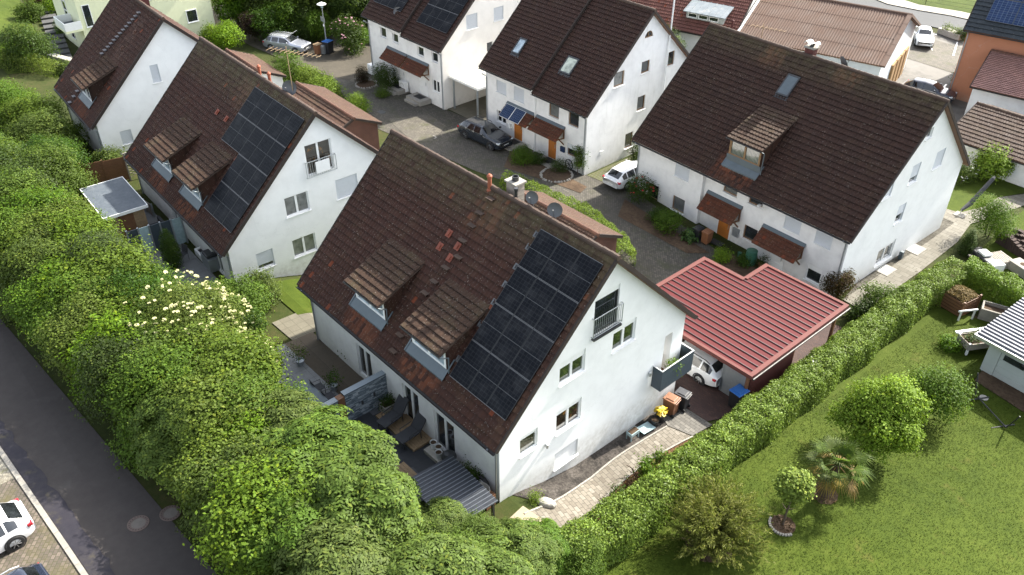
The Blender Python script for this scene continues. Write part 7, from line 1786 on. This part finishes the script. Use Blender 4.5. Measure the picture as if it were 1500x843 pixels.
# garden steps at the far left
sa, sb_ = hit(103, 115), hit(62, 0)
gs = empty('garden_steps', tuple(sa), 0, 'flight of slate garden steps on the bank at the far left', 'steps'); mb = MB(); n = 16; d = sb_-sa; th_ = math.atan2(d[1], d[0])
for k in range(n):
    q = d*(k+.5)/n; mb.box(-.55, .55, -.75, .75, -.5, .10, 0, Matrix.Translation((q[0], q[1], float(G(*(sa+q)[:2]))-sa[2]+.06+.02*k)) @ Matrix.Rotation(th_, 4, 'Z'))
mb.build('treads', M['dark_stone'], gs)
br_ = thing('garden_wall', hit(92, 92), 'low pale concrete edging block beside the garden steps', 'wall', R(20)); mb = MB(); mb.box(-1.5, 1.5, -.3, .3, -.2, .5); mb.build('block', M['pale_stone'], br_)
pl2 = thing('flower_planter', hit(1392, 54), 'long concrete flower trough by the car park bays', 'planter', R(-12)); mb = MB(); mb.box(-1.3, 1.3, -.5, .5, 0, .55); mb.build('trough', M['pale_stone'], pl2); me = crown_mesh('trough_plants', [(-.6, 0, .6, .45), (.5, 0, .6, .45)], 700, .14, L_['bright'], 77); o = bpy.data.objects.new('leaves', me); C.objects.link(o); o.parent = pl2
bush('box_shrub', hit(1410, 60)[:2], .85, 1.3, 'dark', 'dark clipped shrub by the orange house', 281, 2600, .11)
for px, l in (((1396, 123), 'dark potted shrub at the foot of the orange wall, nearer the car park'), ((1405, 125), 'potted shrub at the foot of the orange wall, nearer the bench')): pot(hit(*px), l, .28, .4, 'pale_stone', leaf='dark', seed=px[0], size=.8)

bp = D.root.matrix_world @ Vector((0, 0, 0))
def on_house(h, x, y, z):
    m = Matrix.Translation(h.root.location) @ Matrix.Rotation(h.root.rotation_euler.z, 4, 'Z'); return m @ Vector((x, y, z))
q = on_house(D, -.05, 11.0, D.ze-2.48); pot((q.x, q.y, q.z-.05), 'potted yellow green plant on the corner balcony', .17, .3, 'grey_metal', leaf='bright', seed=91, size=.55)
q = on_house(D, -.9, 10.7, D.ze-2.48); tb2 = empty('balcony_table', q, D.root.rotation_euler.z, 'small pale round table in the corner balcony', 'table'); mb = MB(); mb.lathe([(0, .66), (.32, .66), (.32, .70), (0, .70)], 20); mb.build('table_top', M['pale_wood'], tb2); mb = MB(); mb.tube([(0, 0, 0), (0, 0, .66)], .03, 8); mb.build('leg', M['steel'], tb2)
# ------------------------------------------------------------------ camera, light, look
cam = bpy.data.cameras.new('camera'); co = bpy.data.objects.new('camera', cam); C.objects.link(co)
cam.sensor_width = 36; cam.lens = F_PX/1500*36; cam.clip_end = 4000; cam.clip_start = .1
rot = Matrix(((RT[0], UP[0], -FW[0]), (RT[1], UP[1], -FW[1]), (RT[2], UP[2], -FW[2])))
co.matrix_world = Matrix.Translation(Vector(CAM)) @ rot.to_4x4()
bpy.context.scene.camera = co
SUN_EL, SUN_AZ = R(38.5), R(87)
sd = bpy.data.lights.new('sun', 'SUN'); sd.energy = 4.5; sd.angle = R(.9); sd.color = (1.0, .94, .83)
so = bpy.data.objects.new('sun', sd); C.objects.link(so)
dirv = Vector((math.cos(SUN_EL)*math.cos(SUN_AZ), math.cos(SUN_EL)*math.sin(SUN_AZ), math.sin(SUN_EL)))
so.rotation_euler = dirv.to_track_quat('Z', 'Y').to_euler(); so.location = (0, 60, 60)
w = bpy.data.worlds.new('World'); bpy.context.scene.world = w; w.use_nodes = True
nt = w.node_tree; bg = nt.nodes['Background']
sky = nt.nodes.new('ShaderNodeTexSky'); sky.sky_type = 'NISHITA'; sky.sun_disc = False
sky.sun_elevation = SUN_EL; sky.sun_rotation = R(90)-SUN_AZ; sky.air_density = 1.0; sky.dust_density = 2.5; sky.ozone_density = 1.0
hsv = nt.nodes.new('ShaderNodeHueSaturation'); hsv.inputs['Saturation'].default_value = .42   # thin bright cloud
nt.links.new(sky.outputs[0], hsv.inputs['Color']); nt.links.new(hsv.outputs[0], bg.inputs[0]); bg.inputs[1].default_value = .15
sc = bpy.context.scene
sc.view_settings.view_transform = 'Standard'; sc.view_settings.look = 'None'; sc.view_settings.gamma = 1.0; sc.view_settings.exposure = 1.72
sc.cycles.use_denoising = True
sc.cycles.max_bounces = 8; sc.cycles.diffuse_bounces = 3; sc.cycles.transmission_bounces = 4
